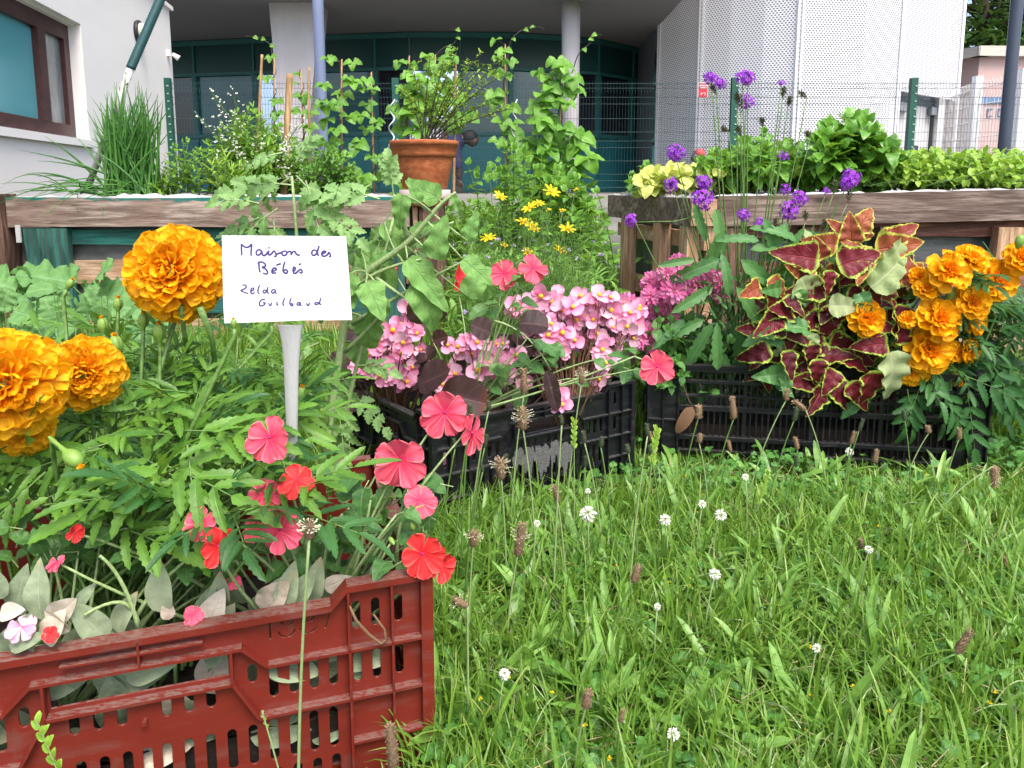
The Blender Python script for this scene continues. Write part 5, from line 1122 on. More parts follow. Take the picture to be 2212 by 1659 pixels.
def physalis():
    Y = 1.28; b = W(745, 930, Y); t = thing('physalis_plant', 'big leaved physalis with a thick stem leaning right of the card sign', 'plant', b); lb, sb = MB(), MB()
    main = [W(700, 1000, Y), W(740, 720, Y), W(765, 600, Y), W(880, 530, Y - .02), W(950, 440, Y - .03), W(985, 415, Y - .03)]
    pts = []
    for i in range(len(main) - 1):
        for k in range(5): pts.append(main[i] + (main[i+1] - main[i]) * k / 5)
    P = np.array(pts + [main[-1]]); 
    for _ in range(4): P[1:-1] = (P[:-2] + P[1:-1] * 2 + P[2:]) / 4
    sb.tube(P, [.007, .006, .0045, .002], 8)
    for a, c in (((765, 620), (910, 560)), ((880, 530), (980, 480)), ((800, 590), (900, 660)), ((760, 700), (1010, 560)), ((745, 760), (840, 660)), ((880, 520), (850, 420))):
        sb.tube(arcstem(W(*a, Y), W(*c, Y - .03), .1, 8), [.004, .002], 6)
    L = [(775, 540, -35, 160, 1.25), (940, 560, 80, 130, 1.1), (830, 480, -55, 150, .75), (880, 560, -50, 190, .8), (760, 590, -110, 110, 1.25), (790, 610, -60, 120, 1.3), (930, 480, -75, 120, .8), (950, 430, 150, 110, 1.1), (975, 420, -60, 80, .6), (900, 610, -60, 170, 1.1), 
         (1010, 640, 60, 120, 1.1), (830, 640, -120, 120, 1.2), (800, 690, -100, 120, 1.3), (770, 640, 200, 100, 1.2), (1000, 560, -40, 110, 1.1), (885, 500, 10, 110, .8), (850, 560, 170, 90, 1.1), 
         (1010, 520, 75, 90, 1.0), (905, 440, 110, 80, .8), (760, 740, -60, 100, 1.2), (700, 640, -100, 80, 1.2), (720, 800, -110, 90, 1.2), (870, 420, -100, 110, .9)]
    for u, v, a, px, w in L:
        y = Y + U(-.06, .05); fleaf(lb, 'heart_w', u, v, y, a, px * .78, w * .62, U(-.35, .05), U(.2, .9)); aa = math.radians(a)
        q = W(u, v, y); j = int(np.argmin(((P - q) ** 2).sum(1))); sb.tube(arcstem(P[j], q, .12, 7), [.0022, .0013], 5)
    part('foliage', lb, G['physalis'], t); part('stem', sb, G['stem_pale'], t)
physalis()

# ------------------------------------------------------------------ middle crate: begonias and long impatiens
def begonias():
    groups = [('dark leaved pink begonia at the left end of the middle black crate', (845, 760), [(850, 715, 26), (815, 740, 24), (870, 740, 22), (848, 785, 26), (838, 800, 24), (800, 800, 22), (822, 810, 22), (775, 790, 20), (885, 660, 22), (900, 720, 18), (880, 825, 20), (940, 1000, 24), (950, 985, 20), (890, 690, 20)]),
              ('pink begonia in the centre of the middle black crate with big dark leaves', (1040, 790), [(1010, 735, 18), (1020, 765, 18), (1035, 800, 24), (1055, 785, 24), (1080, 795, 24), (1095, 775, 20), (1090, 800, 22), (1070, 825, 20), (1040, 775, 20), (1030, 740, 18), (1195, 835, 20), (1205, 850, 22), (1225, 860, 22), (1215, 875, 20), (980, 860, 18), (955, 830, 16)]),
              ('pink begonia crowding the right end of the middle black crate', (1230, 700), [(1115, 660, 24), (1135, 655, 20), (1170, 640, 24), (1190, 650, 26), (1210, 668, 26), (1180, 670, 22), (1235, 660, 22), (1265, 665, 26), (1285, 655, 22), (1300, 680, 22), (1320, 670, 22), (1245, 690, 20), (1185, 725, 22), (1215, 720, 24), (1240, 735, 20), (1210, 750, 20), (1300, 755, 22), (1310, 785, 20), (1290, 720, 18), (1335, 690, 20), (1355, 705, 20), (1190, 700, 18), (1275, 830, 22), (1295, 820, 18), (1325, 770, 16), (1150, 690, 16), (1255, 640, 20), (1160, 660, 20)])]
    for lab, (u0, v0), fl in groups:
        b = W(u0, v0 + 170, 1.75); b[2] = .03; t = thing('begonia_plant', lab, 'flowering plant', b, 'begonias in the middle crate'); sb = MB(); lb = MB()
        for u, v, r in fl:
            Y = 1.52 + (u - 800) * .00036 + U(-.02, .1) + (.1 if v < 700 else 0); c = W(u, v, Y); mb, yb = MB(), MB()
            ax = V(U(-.5, .5), -1, U(0, .7)); begonia_flower(mb, yb, c, ax, r / FPX * Y * 1.22)
            o = part('flower', mb, PT['begonia'], t); part('stamens', yb, M_yel, o); sb.tube(arcstem(b, c + V(0, .006, 0), .1, 7), [.003, .001], 5, cap=False)
            for q in range(3):                                    # loose petals and closed blossoms around each flower
                mb2 = MB(); p = c + V(U(-.018, .018), U(0, .02), U(-.02, .012)); a2 = V(U(-.8, .8), -1, U(-.3, .7)); begonia_flower(mb2, MB(), p, a2, r / FPX * Y * U(.5, .85)); part('flower', mb2, PT['begonia'], t)
        cx = {845: (850, 755, 60, 65, 20), 1040: (1040, 790, 110, 50, 34), 1230: (1255, 700, 130, 65, 56)}[u0]
        for q in range(cx[4]):
            u = cx[0] + U(-1, 1) * cx[2]; v = cx[1] + U(-1, 1) * cx[3]; Y = 1.60 + (u - 800) * .00036 + U(-.03, .14); mb, yb = MB(), MB(); c = W(u, v, Y); begonia_flower(mb, yb, c, V(U(-.7, .7), -1, U(-.1, .8)), U(17, 26) / FPX * Y)
            o = part('flower', mb, PT['begonia'], t); part('stamens', yb, M_yel, o); sb.tube(arcstem(b, c + V(0, .006, 0), .1, 7), [.003, .001], 5, cap=False)
        spread = [(u0 + U(-1, 1) * (110 if u0 < 900 else 125), v0 + U(-45, 85)) for _ in range(28)]
        for u, v in spread:
            Y = 1.60 + (u - 800) * .00036 + U(0, .16); px = U(28, 58); a = U(-70, 250); p = W(u, v, Y)
            fleaf(lb, 'begonia', u, v, Y, a, px, 1.0, U(-.8, .1), U(.5, 2.0)); sb.tube(arcstem(b, p, .08, 6), [.003, .0014], 5, cap=False)
        if u0 == 1040:
            for u, v, a, px, w in ((905, 830, 25, 100, 1.0), (1180, 800, -75, 110, .35), (1120, 700, 10, 80, 1), (950, 850, -5, 130, .8), (1060, 720, 150, 60, 1), (930, 700, 100, 90, 1.1)): fleaf(lb, 'begonia', u, v, 1.50, a, px * .85, w, -.3, 1.0)
        part('foliage', lb, G['begonia'], t); part('stem', sb, G['stem_brown'], t)
    b = W(1010, 900, 1.62); t = thing('impatiens_plant', 'lanky coral impatiens with long stems rising from the middle black crate', 'flowering plant', b)
    impatiens_plant(b, t, [(1088, 592, 1.6, 34, V(-.1, -1, .4), 'coral', -.3, 'left one of the two high coral flowers'), (1150, 580, 1.6, 34, V(.4, -.9, .3), 'coral', .3, 'right one of the two high coral flowers'), (1418, 792, 1.45, 40, V(.05, -1, .15), 'coral', 0, 'coral flower hanging between the two black crates'), (990, 600, 1.75, 32, V(.95, -.3, .2), 'red', .2), (845, 580, 1.8, 14, V(0, -1, 0), 'red', 0)],
        [((1040, 1150), (610, 720), (1.55, 1.65), 14), ((1110, 1200), (720, 800), (1.55, 1.62), 12), ((1240, 1400), (740, 830), (1.48, 1.55), 9), ((1050, 1140), (780, 860), (1.55, 1.62), 10)], 45,
        stems=[((1020, 830, 1.6), (1040, 740, 1.6), (1110, 610, 1.6)), ((1050, 690, 1.58), (1140, 700, 1.56), (1190, 800, 1.55)), ((1010, 890, 1.5), (1180, 850, 1.5), (1370, 770, 1.47)), ((1370, 770, 1.47), (1380, 775, 1.46), (1400, 780, 1.455))])
begonias()

# ------------------------------------------------------------------ right crate: zinnias, verbena, coleus, small marigolds
def zinnias():
    for lab, b0, fl in (('cluster of pink zinnias in the right crate before the pallet frame', (1480, 860), [(1410, 610, 26), (1440, 590, 24), (1430, 625, 26), (1465, 570, 24), (1405, 640, 22), (1455, 628, 30), (1500, 600, 24), (1520, 585, 24), (1545, 590, 26), (1560, 610, 24), (1485, 640, 22), (1530, 625, 20), (1440, 660, 24), (1475, 595, 22), (1450, 690, 18), (1420, 665, 22), (1555, 640, 16)]),
                        ('pale pink zinnias between the middle and right black crates', (1400, 860), [(1345, 675, 26), (1390, 680, 28), (1370, 715, 30), (1400, 720, 28), (1355, 655, 24), (1325, 660, 22), (1410, 745, 22), (1340, 705, 22), (1380, 735, 22)])):
        b = W(b0[0], b0[1], 1.98); b[2] = .04; b[1] = 2.16; b[0] = max(b[0] + .02, .5); t = thing('zinnia_plant', lab, 'flowering plant', b, 'pink zinnias'); sb, lb = MB(), MB()
        for i, (u, v, r) in enumerate(fl):
            Y = 2.0 + U(-.06, .06); c = W(u, v, Y); ax = V(U(-.5, .5), -1, U(.2, 1)); zinnia(t, c, ax, r / FPX * Y * 1.05)
            shoot(sb, lb, 'ovate', b + V(U(-.06, .06), U(-.04, .04), 0), c - nz(ax) * .01, 5, .05, .2, .0028, 2, .4, .08, 1.1)
        for i in range(26):
            u = U(b0[0] - 90, b0[0] + 110) if b0[0] > 1450 else U(1400, 1470); v = U(690, 850); shoot(sb, lb, 'ovate', b + V(U(-.05, .05), 0, 0), W(u, v, U(1.9, 2.1)), 3, .06, .5, .0025, 2, .2, .1, 1.1)
        part('foliage', lb, G['zinnia'], t); part('stem', sb, G['stem'], t)
zinnias()
M_olive = mat_plain('olive_spike', (.16, .17, .07, 1), .8, .3, 200)
def verbena():
    Y = 1.95; b = W(1600, 860, 2.16); b[2] = .04; t = thing('verbena_plant', 'tall branching verbena with purple flower heads in the right crate', 'flowering plant', b); sb, lb, kb = MB(), MB(), MB()
    nodes = {'a': (1560, 640), 'b': (1625, 620), 'c': (1605, 470), 'd': (1650, 480), 'e': (1535, 440)}
    H = [(1535, 170, 15, (-.4, -.6, .8)), (1552, 182, 14, (.3, -.7, .6)), (1607, 172, 19, (.1, -.7, .8)), (1612, 222, 17, (-.3, -.8, .4)), (1688, 182, 9, (0, -.4, 1)), (1459, 332, 19, (-.2, -.8, .4)), (1450, 400, 16, (-.5, -.8, 0)), (1520, 396, 18, (0, -.9, .4)), (1516, 432, 23, (0, -.9, .3)), (1838, 385, 20, (.1, -.8, .6)), (1830, 397, 16, (-.4, -.8, .3)), (1363, 475, 14, (-.6, -.6, -.2)), (1725, 430, 18, (.2, -.8, .5)), (1705, 455, 20, (-.2, -.8, .4)), (1640, 485, 14, (0, -.8, .5)), (1606, 465, 14, (0, -.8, .4)), (1697, 410, 12, (0, -.8, .5)), (1690, 340, 12, (0, -.6, .8)), (1785, 415, 9, (0, -.6, .8)), (1655, 500, 10, (0, -.8, .2)), (1690, 535, 9, (0, -.8, .2))]
    for u, v, r, ax in H:
        c = W(u, v, Y + U(-.05, .05)); verbena_head(t, c, V(*ax), r / FPX * Y, 13 if r < 14 else 21)
        mid = W((u + 1600) / 2 + U(-15, 15), (v + 800) / 2 + 60, Y); sb.tube(bez(b + V(U(-.04, .04), 0, 0), mid, c - nz(V(*ax)) * .012, 14), [.0028, .0022, .0012], 5)
    for u, v, ax, L in ((1548, 205, (-.5, 0, 1), 34), (1592, 225, (0, 0, 1), 30), (1600, 245, (0, 0, 1), 50), (1615, 190, (.1, 0, 1), 30), (1690, 215, (.1, 0, 1), 34), (1702, 232, (.15, 0, 1), 28), (1742, 212, (-.6, 0, .5), 26), (1575, 285, (-.7, 0, .4), 22), (1600, 295, (-.2, 0, .6), 30), (1648, 275, (-.2, 0, 1), 26), (1750, 300, (-.5, 0, 1), 24), (1800, 420, (0, 0, 1), 40), (1670, 500, (.2, 0, 1), 40), (1830, 440, (.2, 0, 1), 45), (1740, 480, (-.1, 0, 1), 34), (1780, 500, (0, 0, 1), 34), (1470, 410, (.6, 0, -.3), 24)):
        c = W(u, v, Y); kb = MB(); spike(kb, c, V(*ax), L / FPX * Y, .007, 44); part('spent_spike', kb, M_olive, t); mid = W((u + 1610) / 2 + U(-12, 12), (v + 800) / 2 + 40, Y); sb.tube(bez(b, mid, c, 14), [.0026, .002, .0011], 5)
    for (u, v, a, px) in [(1545, 450, -80, 120), (1500, 440, -70, 100), (1560, 560, 200, 150), (1600, 560, -40, 190), (1560, 500, -110, 130), (1590, 620, -55, 170), (1620, 540, 10, 150), (1540, 700, -120, 140), (1520, 690, 205, 120), (1650, 470, -70, 110), (1630, 600, -30, 130), (1690, 560, 60, 90), (1700, 480, -120, 110), (1480, 690, -140, 110), (1600, 700, -90, 140), (1560, 760, -70, 90), (1640, 520, 170, 110), (1550, 800, 95, 120), (1660, 640, -60, 110), (1575, 640, 100, 110), (1500, 560, 190, 90), (1540, 620, -150, 120), (1730, 500, -20, 90), (1720, 520, 150, 120)]:
        fleaf(lb, 'lance_s', u, v, Y - U(0, .06), a, px * .9, .85, U(-.3, .1), U(.2, .9))
    for i in range(34): shoot(sb, lb, 'lance_s', b + V(U(-.1, .12), U(-.05, .05), 0), W(U(1500, 1720), U(560, 780), Y + U(-.06, .12)), 4, .065, .35, .0025, 2, .5, .1, .95)
    sb.tube([W(1040+325, 480, Y), W(1460, 478, Y), W(1530, 460, Y), W(1560, 520, Y)], [.0012, .002], 5)
    part('foliage', lb, G['verbena'], t); part('stem', sb, G['stem'], t)
verbena()
def coleus():
    Y = 1.86; b = W(1820, 840, Y + .2); b[2] = .04; t = thing('coleus_plant', 'coleus with burgundy leaves edged in lime hanging over the right crate', 'plant', b); lb, cb, kb, sb, gb = MB(), MB(), MB(), MB(), MB()
    for i in range(46): shoot(sb, gb, 'lance_s', V(b[0] + U(-.25, .2), b[1] + U(-.05, .08), .04), W(U(1660, 1960), U(600, 800), U(1.9, 2.05)), 5, .07, .4, .003, 2, .4, .1, 1.2)
    key = [(1790, 583, 1.82, -88, 58, 1.05, 'l'), (1886, 800, 1.79, -92, 95, 1.0, 'l'), (1942, 748, 1.82, 88, 110, .9, 'l'), (1950, 745, 1.80, 95, 72, .9, 'l'), (1918, 742, 1.81, 182, 82, .95, 'l'), (1752, 742, 1.84, -80, 60, 1.05, 'l'), (1765, 775, 1.83, -85, 68, .95, 'l'), (1790, 740, 1.88, -10, 75, 1.2, 'l'), (1770, 560, 1.86, 170, 110, .9, 'l'), (1810, 575, 1.84, 20, 105, 1.0, 'l'), (1860, 590, 1.86, -150, 60, .8, 'l'), (1700, 690, 1.86, 190, 70, .9, 'l'), (1745, 640, 1.86, -120, 80, .9, 'l'), (1960, 780, 1.81, -100, 55, .9, 'l'), (1800, 660, 1.86, -100, 90, 1.0, 'l'), (1690, 790, 1.86, 20, 60, .9, 'l'), (1780, 810, 1.86, 170, 70, .9, 'l'), (1720, 720, 1.87, 160, 70, .9, 'l'), (1875, 610, 1.85, -60, 70, .9, 'l'), (1760, 610, 1.88, -20, 80, 1, 'l'),
           (1850, 500, 1.9, 60, 70, 1.0, 'c'), (1840, 530, 1.88, 100, 75, 1.0, 'c'), (1890, 540, 1.87, 10, 110, .9, 'c'), (1810, 530, 1.88, 170, 80, .9, 'c'), (1880, 570, 1.86, 130, 85, .8, 'c'), (1900, 530, 1.88, 30, 110, .7, 'c'), (1970, 620, 1.85, 100, 75, .9, 'c'), (1990, 640, 1.85, 50, 90, .9, 'c'), (1780, 560, 1.86, 120, 60, 1, 'c'), (1870, 520, 1.89, 100, 50, 1, 'c'), (1955, 600, 1.86, 160, 80, .9, 'c'), (1830, 510, 1.9, 140, 60, .9, 'c'), (1915, 560, 1.87, -30, 70, .9, 'c'),
           (1730, 600, 1.84, -60, 100, .9, 'k'), (1880, 620, 1.83, 40, 130, .8, 'k'), (1900, 590, 1.85, 50, 110, .8, 'k'), (1790, 660, 1.83, 0, 80, .9, 'k'), (1925, 760, 1.78, -78, 135, .8, 'k'), (1745, 560, 1.9, 80, 75, .9, 'k'), (1760, 720, 1.84, 250, 60, .7, 'k'), (1690, 740, 1.86, -110, 50, .9, 'k')]
    for u, v, y, a, px, w, k in key:
        fleaf({'l': lb, 'c': cb, 'k': kb}[k], 'coleus', u, v, y, a, px, w, -.08, U(-.1, .5)); sb.tube(arcstem(b, W(u, v, y + .006), .12, 8), [.004, .0016], 5, cap=False)
    for i in range(230):
        u = 1825 + U(-185, 170); v = U(560, 850) - abs(u - 1830) * .12; y = U(1.83, 2.02); k = R.random()
        if v < 600: u = 1850 + U(-120, 130)
        mbx = cb if (v < 630 and k < .6) else (gb if k > .72 else (kb if k > .74 else lb)); p = W(u, v, y); fleaf(mbx, 'coleus', u, v, y, U(-200, 20), U(50, 92), U(.75, 1.0), U(-.8, .1), U(-.1, 1.0)); i % 4 or sb.tube(arcstem(b, p, .1, 7), [.0045, .0016], 5, cap=False)
    part('foliage', lb, G['coleus'], t); part('green_foliage', gb, G['verbena'], t); part('copper_foliage', cb, G['coleus_copper'], t); part('underside_foliage', kb, G['coleus_back'], t); part('stem', sb, G['stem'], t)
coleus()
def small_marigolds():
    Y = 1.84; b = W(2050, 880, Y + .1); b[2] = .04; t = thing('marigold_plant', 'golden marigold plant with many smaller flowers at the right end of the black crate', 'flowering plant', b); sb, lb = MB(), MB()
    F = [(2048, 587, 46, (0, -.9, .35)), (2098, 560, 36, (.1, -.6, .8)), (2148, 605, 48, (.1, -.9, .35)), (2000, 625, 26, (-.1, -.7, .6)), (1870, 688, 42, (.1, -.95, .2)), (2098, 655, 38, (0, -.8, .5)), (2025, 690, 48, (.1, -.8, .4)), (2100, 690, 36, (.4, -.8, .1)), (2005, 755, 52, (-.1, -.95, .2)), (1968, 795, 40, (-.1, -.9, -.1)), (2068, 825, 24, (0, -.7, -.5)), (2090, 758, 30, (.4, -.8, -.1)), (2205, 560, 38, (-.2, -.8, .5)), (1985, 600, 24, (-.2, -.8, .5)), (2060, 760, 26, (.3, -.8, .2)), (1960, 690, 20, (-.2, -.9, .2))]
    for i, (u, v, r, ax) in enumerate(F):
        y = Y - .03 + U(-.03, .04); c = W(u, v, y); small_marigold(t, c, V(*ax), r / FPX * Y * .98, None, i == 10)
        if i == 10: pass
        sb.tube(arcstem(b, c - nz(V(*ax)) * r / FPX * Y * .7, .12, 8), [.004, .002], 5, cap=False)
    for u, v in ((2050, 645), (1650 + 420, 690), (2125, 870 - 230), (2200, 530), (2030, 720)):
        mb = MB(); c = W(u, v, Y - .04); mb.lathe(c, [(0, -.01), (.006, -.005), (.011, .006), (.010, .018), (.005, .026), (0, .027)], 10, axis=V(U(-.2, .2), -.1, 1)); part('bud', mb, M_bud, t)
    for i in range(190):
        u = U(1960, 2230); v = U(600, 850); y = U(1.84, 2.08)
        if u < 2000 and v < 700: continue
        p = W(u, v, y); compound(lb, sb, 'lance_s', p, nz(V(U(-.6, 1), U(-.8, .1), U(-.8, .5))), U(.07, .12), 4, .48, nz(V(U(-.3, .3), -.6, 1)), .3, 1.0)
        if i % 3 == 0: sb.tube(arcstem(b, p, .1, 7), [.004, .0015], 5, cap=False)
    for u, v, a, px in ((2030, 850, -60, 110), (1990, 850, -110, 90), (2090, 870, -80, 110), (2080, 830, -20, 120), (2140, 800, -60, 120), (1960, 860, -80, 80), (2050, 880, -60, 70)):
        a = math.radians(a); compound(lb, sb, 'lance_s', W(u, v - 20, 1.80), V(math.cos(a), -.1, math.sin(a)), px / FPX * Y, 3, .55, V(0, -1, .5), .2, 1.1)
    part('foliage', lb, G['marigold_dark'], t); part('stem', sb, G['stem'], t)
small_marigolds()
# ------------------------------------------------------------------ planting in and behind the left bed
def onions():
    Y = 3.62; b = W(285, 428, Y); t = thing('spring_onion_clump', 'tall clump of dark green spring onions leaning out of the left bed', 'plant', b); lb = MB()
    for i in range(170):
        p0 = b + V(U(-.13, .13), U(-.07, .07), 0); k = U(-1, 1)
        u1 = 280 + k * 80 + U(-20, 20); v1 = 145 + abs(k) * 75 + U(0, 110)
        if R.random() < .1: u1 = U(20, 190); v1 = U(250, 420) 
        p1 = W(u1, v1, Y + U(-.15, .15)); m = p0 + (p1 - p0) * .45 + UP * U(.02, .10)
        lb.tube(bez(p0, m, p1, 10), [.0055, .0062, .0045, .0006], 5, U(0, 1), cap=False)
    for i in range(24):                                       # thin bent leaves drooping over the plank on the left
        p0 = W(U(150, 330), 420, Y); p2 = W(U(-20, 260), U(395, 470), 3.36); m = (p0 + p2) / 2 + UP * U(.05, .16); lb.tube(bez(p0, m, p2, 10), [.0025, .003, .0005], 4, U(0, 1), cap=False)
    part('foliage', lb, G['onion'], t)
onions()
def herb(name, lab, cat, base, tips, key, mat, nodes, size, r0=.003, k=2, ub=.45, w=1.0, tip=.5, bow=.1, t0=.2, stem='stem', spread=.08, spiral=False, extra=None, group=None):
    t = thing(name, lab, cat, base, group); lb, sb = MB(), MB()
    for p in tips: shoot(sb, lb, key, base + V(U(-spread, spread), U(-.05, .05), 0), p, nodes, size, t0, r0, k, ub, bow, w, tip, spiral=spiral)
    part('foliage', lb, mat, t); part('stem', sb, G[stem], t)
    if extra: extra(t)
    return t
def tips(n, ua, ub, va, vb, Ya, Yb, peak=None):
    out = []
    for _ in range(n):
        u = U(ua, ub); lo = va
        if peak: lo = va + (vb - va) * min(1, abs(u - peak) / ((ub - ua) * .62)) ** 1.6 * .8
        out.append(W(u, U(lo, vb if not peak else lo + (vb - lo) * .6), U(Ya, Yb)))
    return out
herb('lemon_verbena', 'bright green shrub with whorled narrow leaves in the middle of the left bed', 'plant', W(540, 440, 4.0), tips(70, 430, 640, 225, 400, 3.8, 4.25, 540), 'lance', G['herb'], 9, .085, .003, 3, .5, .85, .55, spread=.2)
herb('rosemary_bush', 'fine leaved upright rosemary at the front of the left bed', 'plant', W(530, 436, 3.56), tips(46, 465, 590, 345, 415, 3.5, 3.65), 'narrow', G['herb'], 14, .032, .002, 4, .9, 1.0, .6, spread=.1)
herb('basil_seedlings', 'small light green leafy sprigs right of the onion clump', 'plant', W(370, 432, 3.65), tips(34, 325, 430, 300, 420, 3.55, 3.85, 395), 'lance', G['herb'], 6, .045, .002, 2, .5, 1.4, .6, spread=.14)
herb('mint_plant', 'dark stemmed mint growing beside the terracotta pot', 'plant', W(720, 440, 3.7), tips(50, 650, 800, 290, 425, 3.55, 3.9, 700), 'lance', G['mint'], 8, .05, .0025, 2, .3, 1.5, .6, stem='stem_dark', spread=.2)
herb('low_herb', 'low bushy herb at the back right of the left bed', 'plant', W(640, 440, 4.1), tips(30, 600, 760, 290, 410, 4.0, 4.3, 660), 'lance', G['bean_dark'], 8, .06, .0025, 2, .3, 1.3, .6, spread=.16)  # low herb in the darker green leaf material
herb('yellow_green_grass_tuft', 'tuft of pale narrow leaves left of the rosemary', 'plant', W(478, 438, 3.55), tips(12, 445, 520, 330, 400, 3.5, 3.6), 'narrow', G['lime'], 2, .09, .002, 1, .9, .8, .6, spread=.03)
def white_sprays():
    t = thing('white_flower_spray', 'airy sprays of tiny white flowers above the left bed', 'flowering plant', W(520, 430, 4.0)); sb, fb = MB(), MB()
    L = [((560, 330), (455, 195), 20), ((540, 340), (505, 200), 14), ((520, 360), (425, 245), 18), ((520, 360), (470, 245), 14), ((560, 400), (500, 300), 26), ((560, 380), (560, 300), 20), ((600, 360), (650, 265), 26), ((590, 380), (620, 320), 24), ((560, 400), (530, 350), 22), ((620, 370), (600, 260), 14), ((480, 430), (470, 330), 20), ((340, 430), (370, 340), 8), ((600, 430), (620, 360), 14)]
    for (a, b, n) in L:
        pts = arcstem(W(a[0], a[1], 3.95), W(b[0], b[1], 3.8), .08, 10); sb.tube(pts, [.0022, .0008], 4, cap=False)
        for i in range(int(n * 1.4)):
            c = pts[R.randrange(3, 10)] + rdir(-1, 1) * U(.005, .045)
            for k in range(3): leaf(fb, 'vpetal', c, rdir(-.5, 1), U(.006, .010), V(0, -1, .4), 1.4)
            if i % 3 == 0: sb.tube([pts[R.randrange(3, 10)], c], [.0008, .0006], 3, cap=False)
    part('stem', sb, G['stem'], t); part('blossoms', fb, PT['white'], t)
white_sprays()

def bean(u, v0, v1, Y, lab, wid=34, n=26, mat='bean', size=46, cane='cane', lean=0, tendril=None, Gp='bean vines climbing canes'):
    b = W(u, v1, Y); top = W(u + lean, v0, Y); t = thing('bean_vine', lab, 'climbing plant', b, Gp); lb, sb = MB(), MB()
    cb = MB(); cb.tube([b - UP * .15, (b + top) / 2, top], [.007, .0065, .005], 7); part('cane', cb, mat_cane, t)
    tw = [b + (top - b) * q + V(math.cos(q * 30) * .013, math.sin(q * 30) * .013, 0) for q in np.linspace(0, 1, 60)]; n = int(n * .68); size *= .88; wid = wid * 1.12; sb.tube(tw, [.0032, .0022], 5, cap=False)
    for i in range(n):
        q = (i + .5) / n * (1.0); c = b + (top - b) * q + V(0, 0, 0); ww = wid * (1 - .45 * q) if isinstance(wid, (int, float)) else wid(q)
        p = c + V(U(-1, 1) * ww / FPX * Y, U(-.12, .03), U(-.03, .05)); sb.tube(arcstem(c, p, .25, 5), [.0016, .001], 4, cap=False)
        s = size / FPX * Y * U(.7, 1.15) * (1 - .35 * q)
        d0 = nz(V(U(-.5, .5), -.55, -.5)); side = nz(np.cross(d0, UP)); rr = R.random()
        for d, q2 in ((d0, 1), (nz(d0 * .35 + side * .9 + UP * .05), .92), (nz(d0 * .35 - side * .9 + UP * .05), .92)):
            leaf(lb, 'heart', p + d * s * .08, nz(d + rdir(-1, 1) * .22), s * q2, nz(V(U(-.3, .3), -.75, .8)), 1.0, rnd=min(1, max(0, rr + U(-.25, .25))))
    for td in (tendril or []): 
        pts = [W(x, y, Y) for x, y in td]; P = np.array(pts); idx = np.linspace(0, len(P) - 1, 16); P = np.stack([np.interp(idx, range(len(P)), P[:, k]) for k in range(3)], 1)
        for _ in range(2): P[1:-1] = (P[:-2] + 2 * P[1:-1] + P[2:]) / 4
        sb.tube(P, [.0035, .0025, .0015], 4, cap=False)
        for k in (5, 9, 12): leaf(lb, 'heart', P[k], V(U(-1, 1), -.5, -.2), .035, V(0, -1, .5))
    part('foliage', lb, G[mat], t); part('stem', sb, G['stem_dark'], t); return t
mat_cane = mat_wood('bamboo', (.4, .25, .12, 1), (.5, .33, .18, 1), (.35, .2, .1, 1), 'z')
bean(738, 128, 440, 4.5, 'bean vine just right of the left blue grey pole', 44, 34, tendril=[[(735, 135), (720, 125), (710, 118)]])
bean(808, 155, 410, 4.6, 'slender bean vine between the blue grey pole and the terracotta pot', 26, 22, size=34, lean=-6)
bean(660, 150, 380, 4.7, 'sparse bean vine left of the blue grey pole', 34, 16, size=34, lean=-10)
bean(592, 122, 330, 4.7, 'bean vine in front of the flared white pillar', 14, 9, size=30, tendril=[[(590, 140), (585, 95), (560, 80), (530, 78)]])
bean(878, 120, 420, 4.8, 'bean vine rising behind the left rim of the terracotta pot', 36, 34, size=40, lean=6, tendril=[[(930, 130), (960, 100), (985, 95), (990, 60), (975, 65)]])
bean(940, 118, 272, 4.75, 'bean vine tangled with the shrub directly behind the terracotta pot', 56, 40, size=48, lean=0)
bean(1094, 95, 420, 4.8, 'bean vine with a long curling tip right of the pot', 34, 34, size=38, lean=-3, tendril=[[(1096, 130), (1100, 90), (1120, 68), (1150, 55), (1175, 62)], [(1080, 150), (1090, 110), (1096, 100)]])
bean(1205, 140, 440, 4.3, 'broad dense bean vine covering the round white column', 60, 74, 'bean', size=52, lean=8, tendril=[[(1235, 160), (1250, 110), (1280, 92), (1285, 72), (1300, 76)]])
bean(1150, 160, 400, 4.35, 'bean vine merging left of the dense one by the column', 34, 26, 'bean', size=44, lean=26)
for u0, v0, u1, v1, Y, r, lab in ((566, 118, 553, 240, 4.5, .008, 'thin leaning bamboo cane left of the flared pillar'), (626, 160, 612, 300, 4.0, .017, 'thick sawn bamboo cane in the left bed'), (667, 145, 668, 260, 4.6, .007, 'short bamboo cane left of the blue grey pole'), (984, 125, 980, 300, 4.7, .008, 'bamboo cane behind the potted shrub')):
    mb = MB(); a, b = W(u0, v0, Y), W(u1, v1 + 140, Y); a, b = b, a; n = 24; pts = [a + (b - a) * i / n for i in range(n + 1)]; mb.tube(pts, [(r * (1.12 if i % 4 == 0 else 1)) for i in range(n + 1)], 8)
    part('bamboo_cane', mb, mat_cane, label=lab, cat='cane', group='bamboo canes')
for u, v0, v1, Y, lab in ((844, 215, 320, 4.6, 'white spiral plant stake between two bean vines left of the pot'), (1108, 215, 330, 4.75, 'white spiral plant stake beside the bean vine right of the pot'), (893, 180, 330, 4.75, 'pale spiral plant stake at the left rim of the pot')):
    a, b = W(u, v1 + 60, Y), W(u + 3, v0, Y); n = 70; pts = [a + (b - a) * i / n + V(.016 * math.cos(i * .36), .016 * math.sin(i * .36), 0) for i in range(n + 1)]
    mb = MB(); mb.tube(pts, .0045, 6); part('spiral_stake', mb, mat_plain('pale_metal', (.62, .68, .7, 1), .3), label=lab, cat='stake', group='spiral plant stakes')
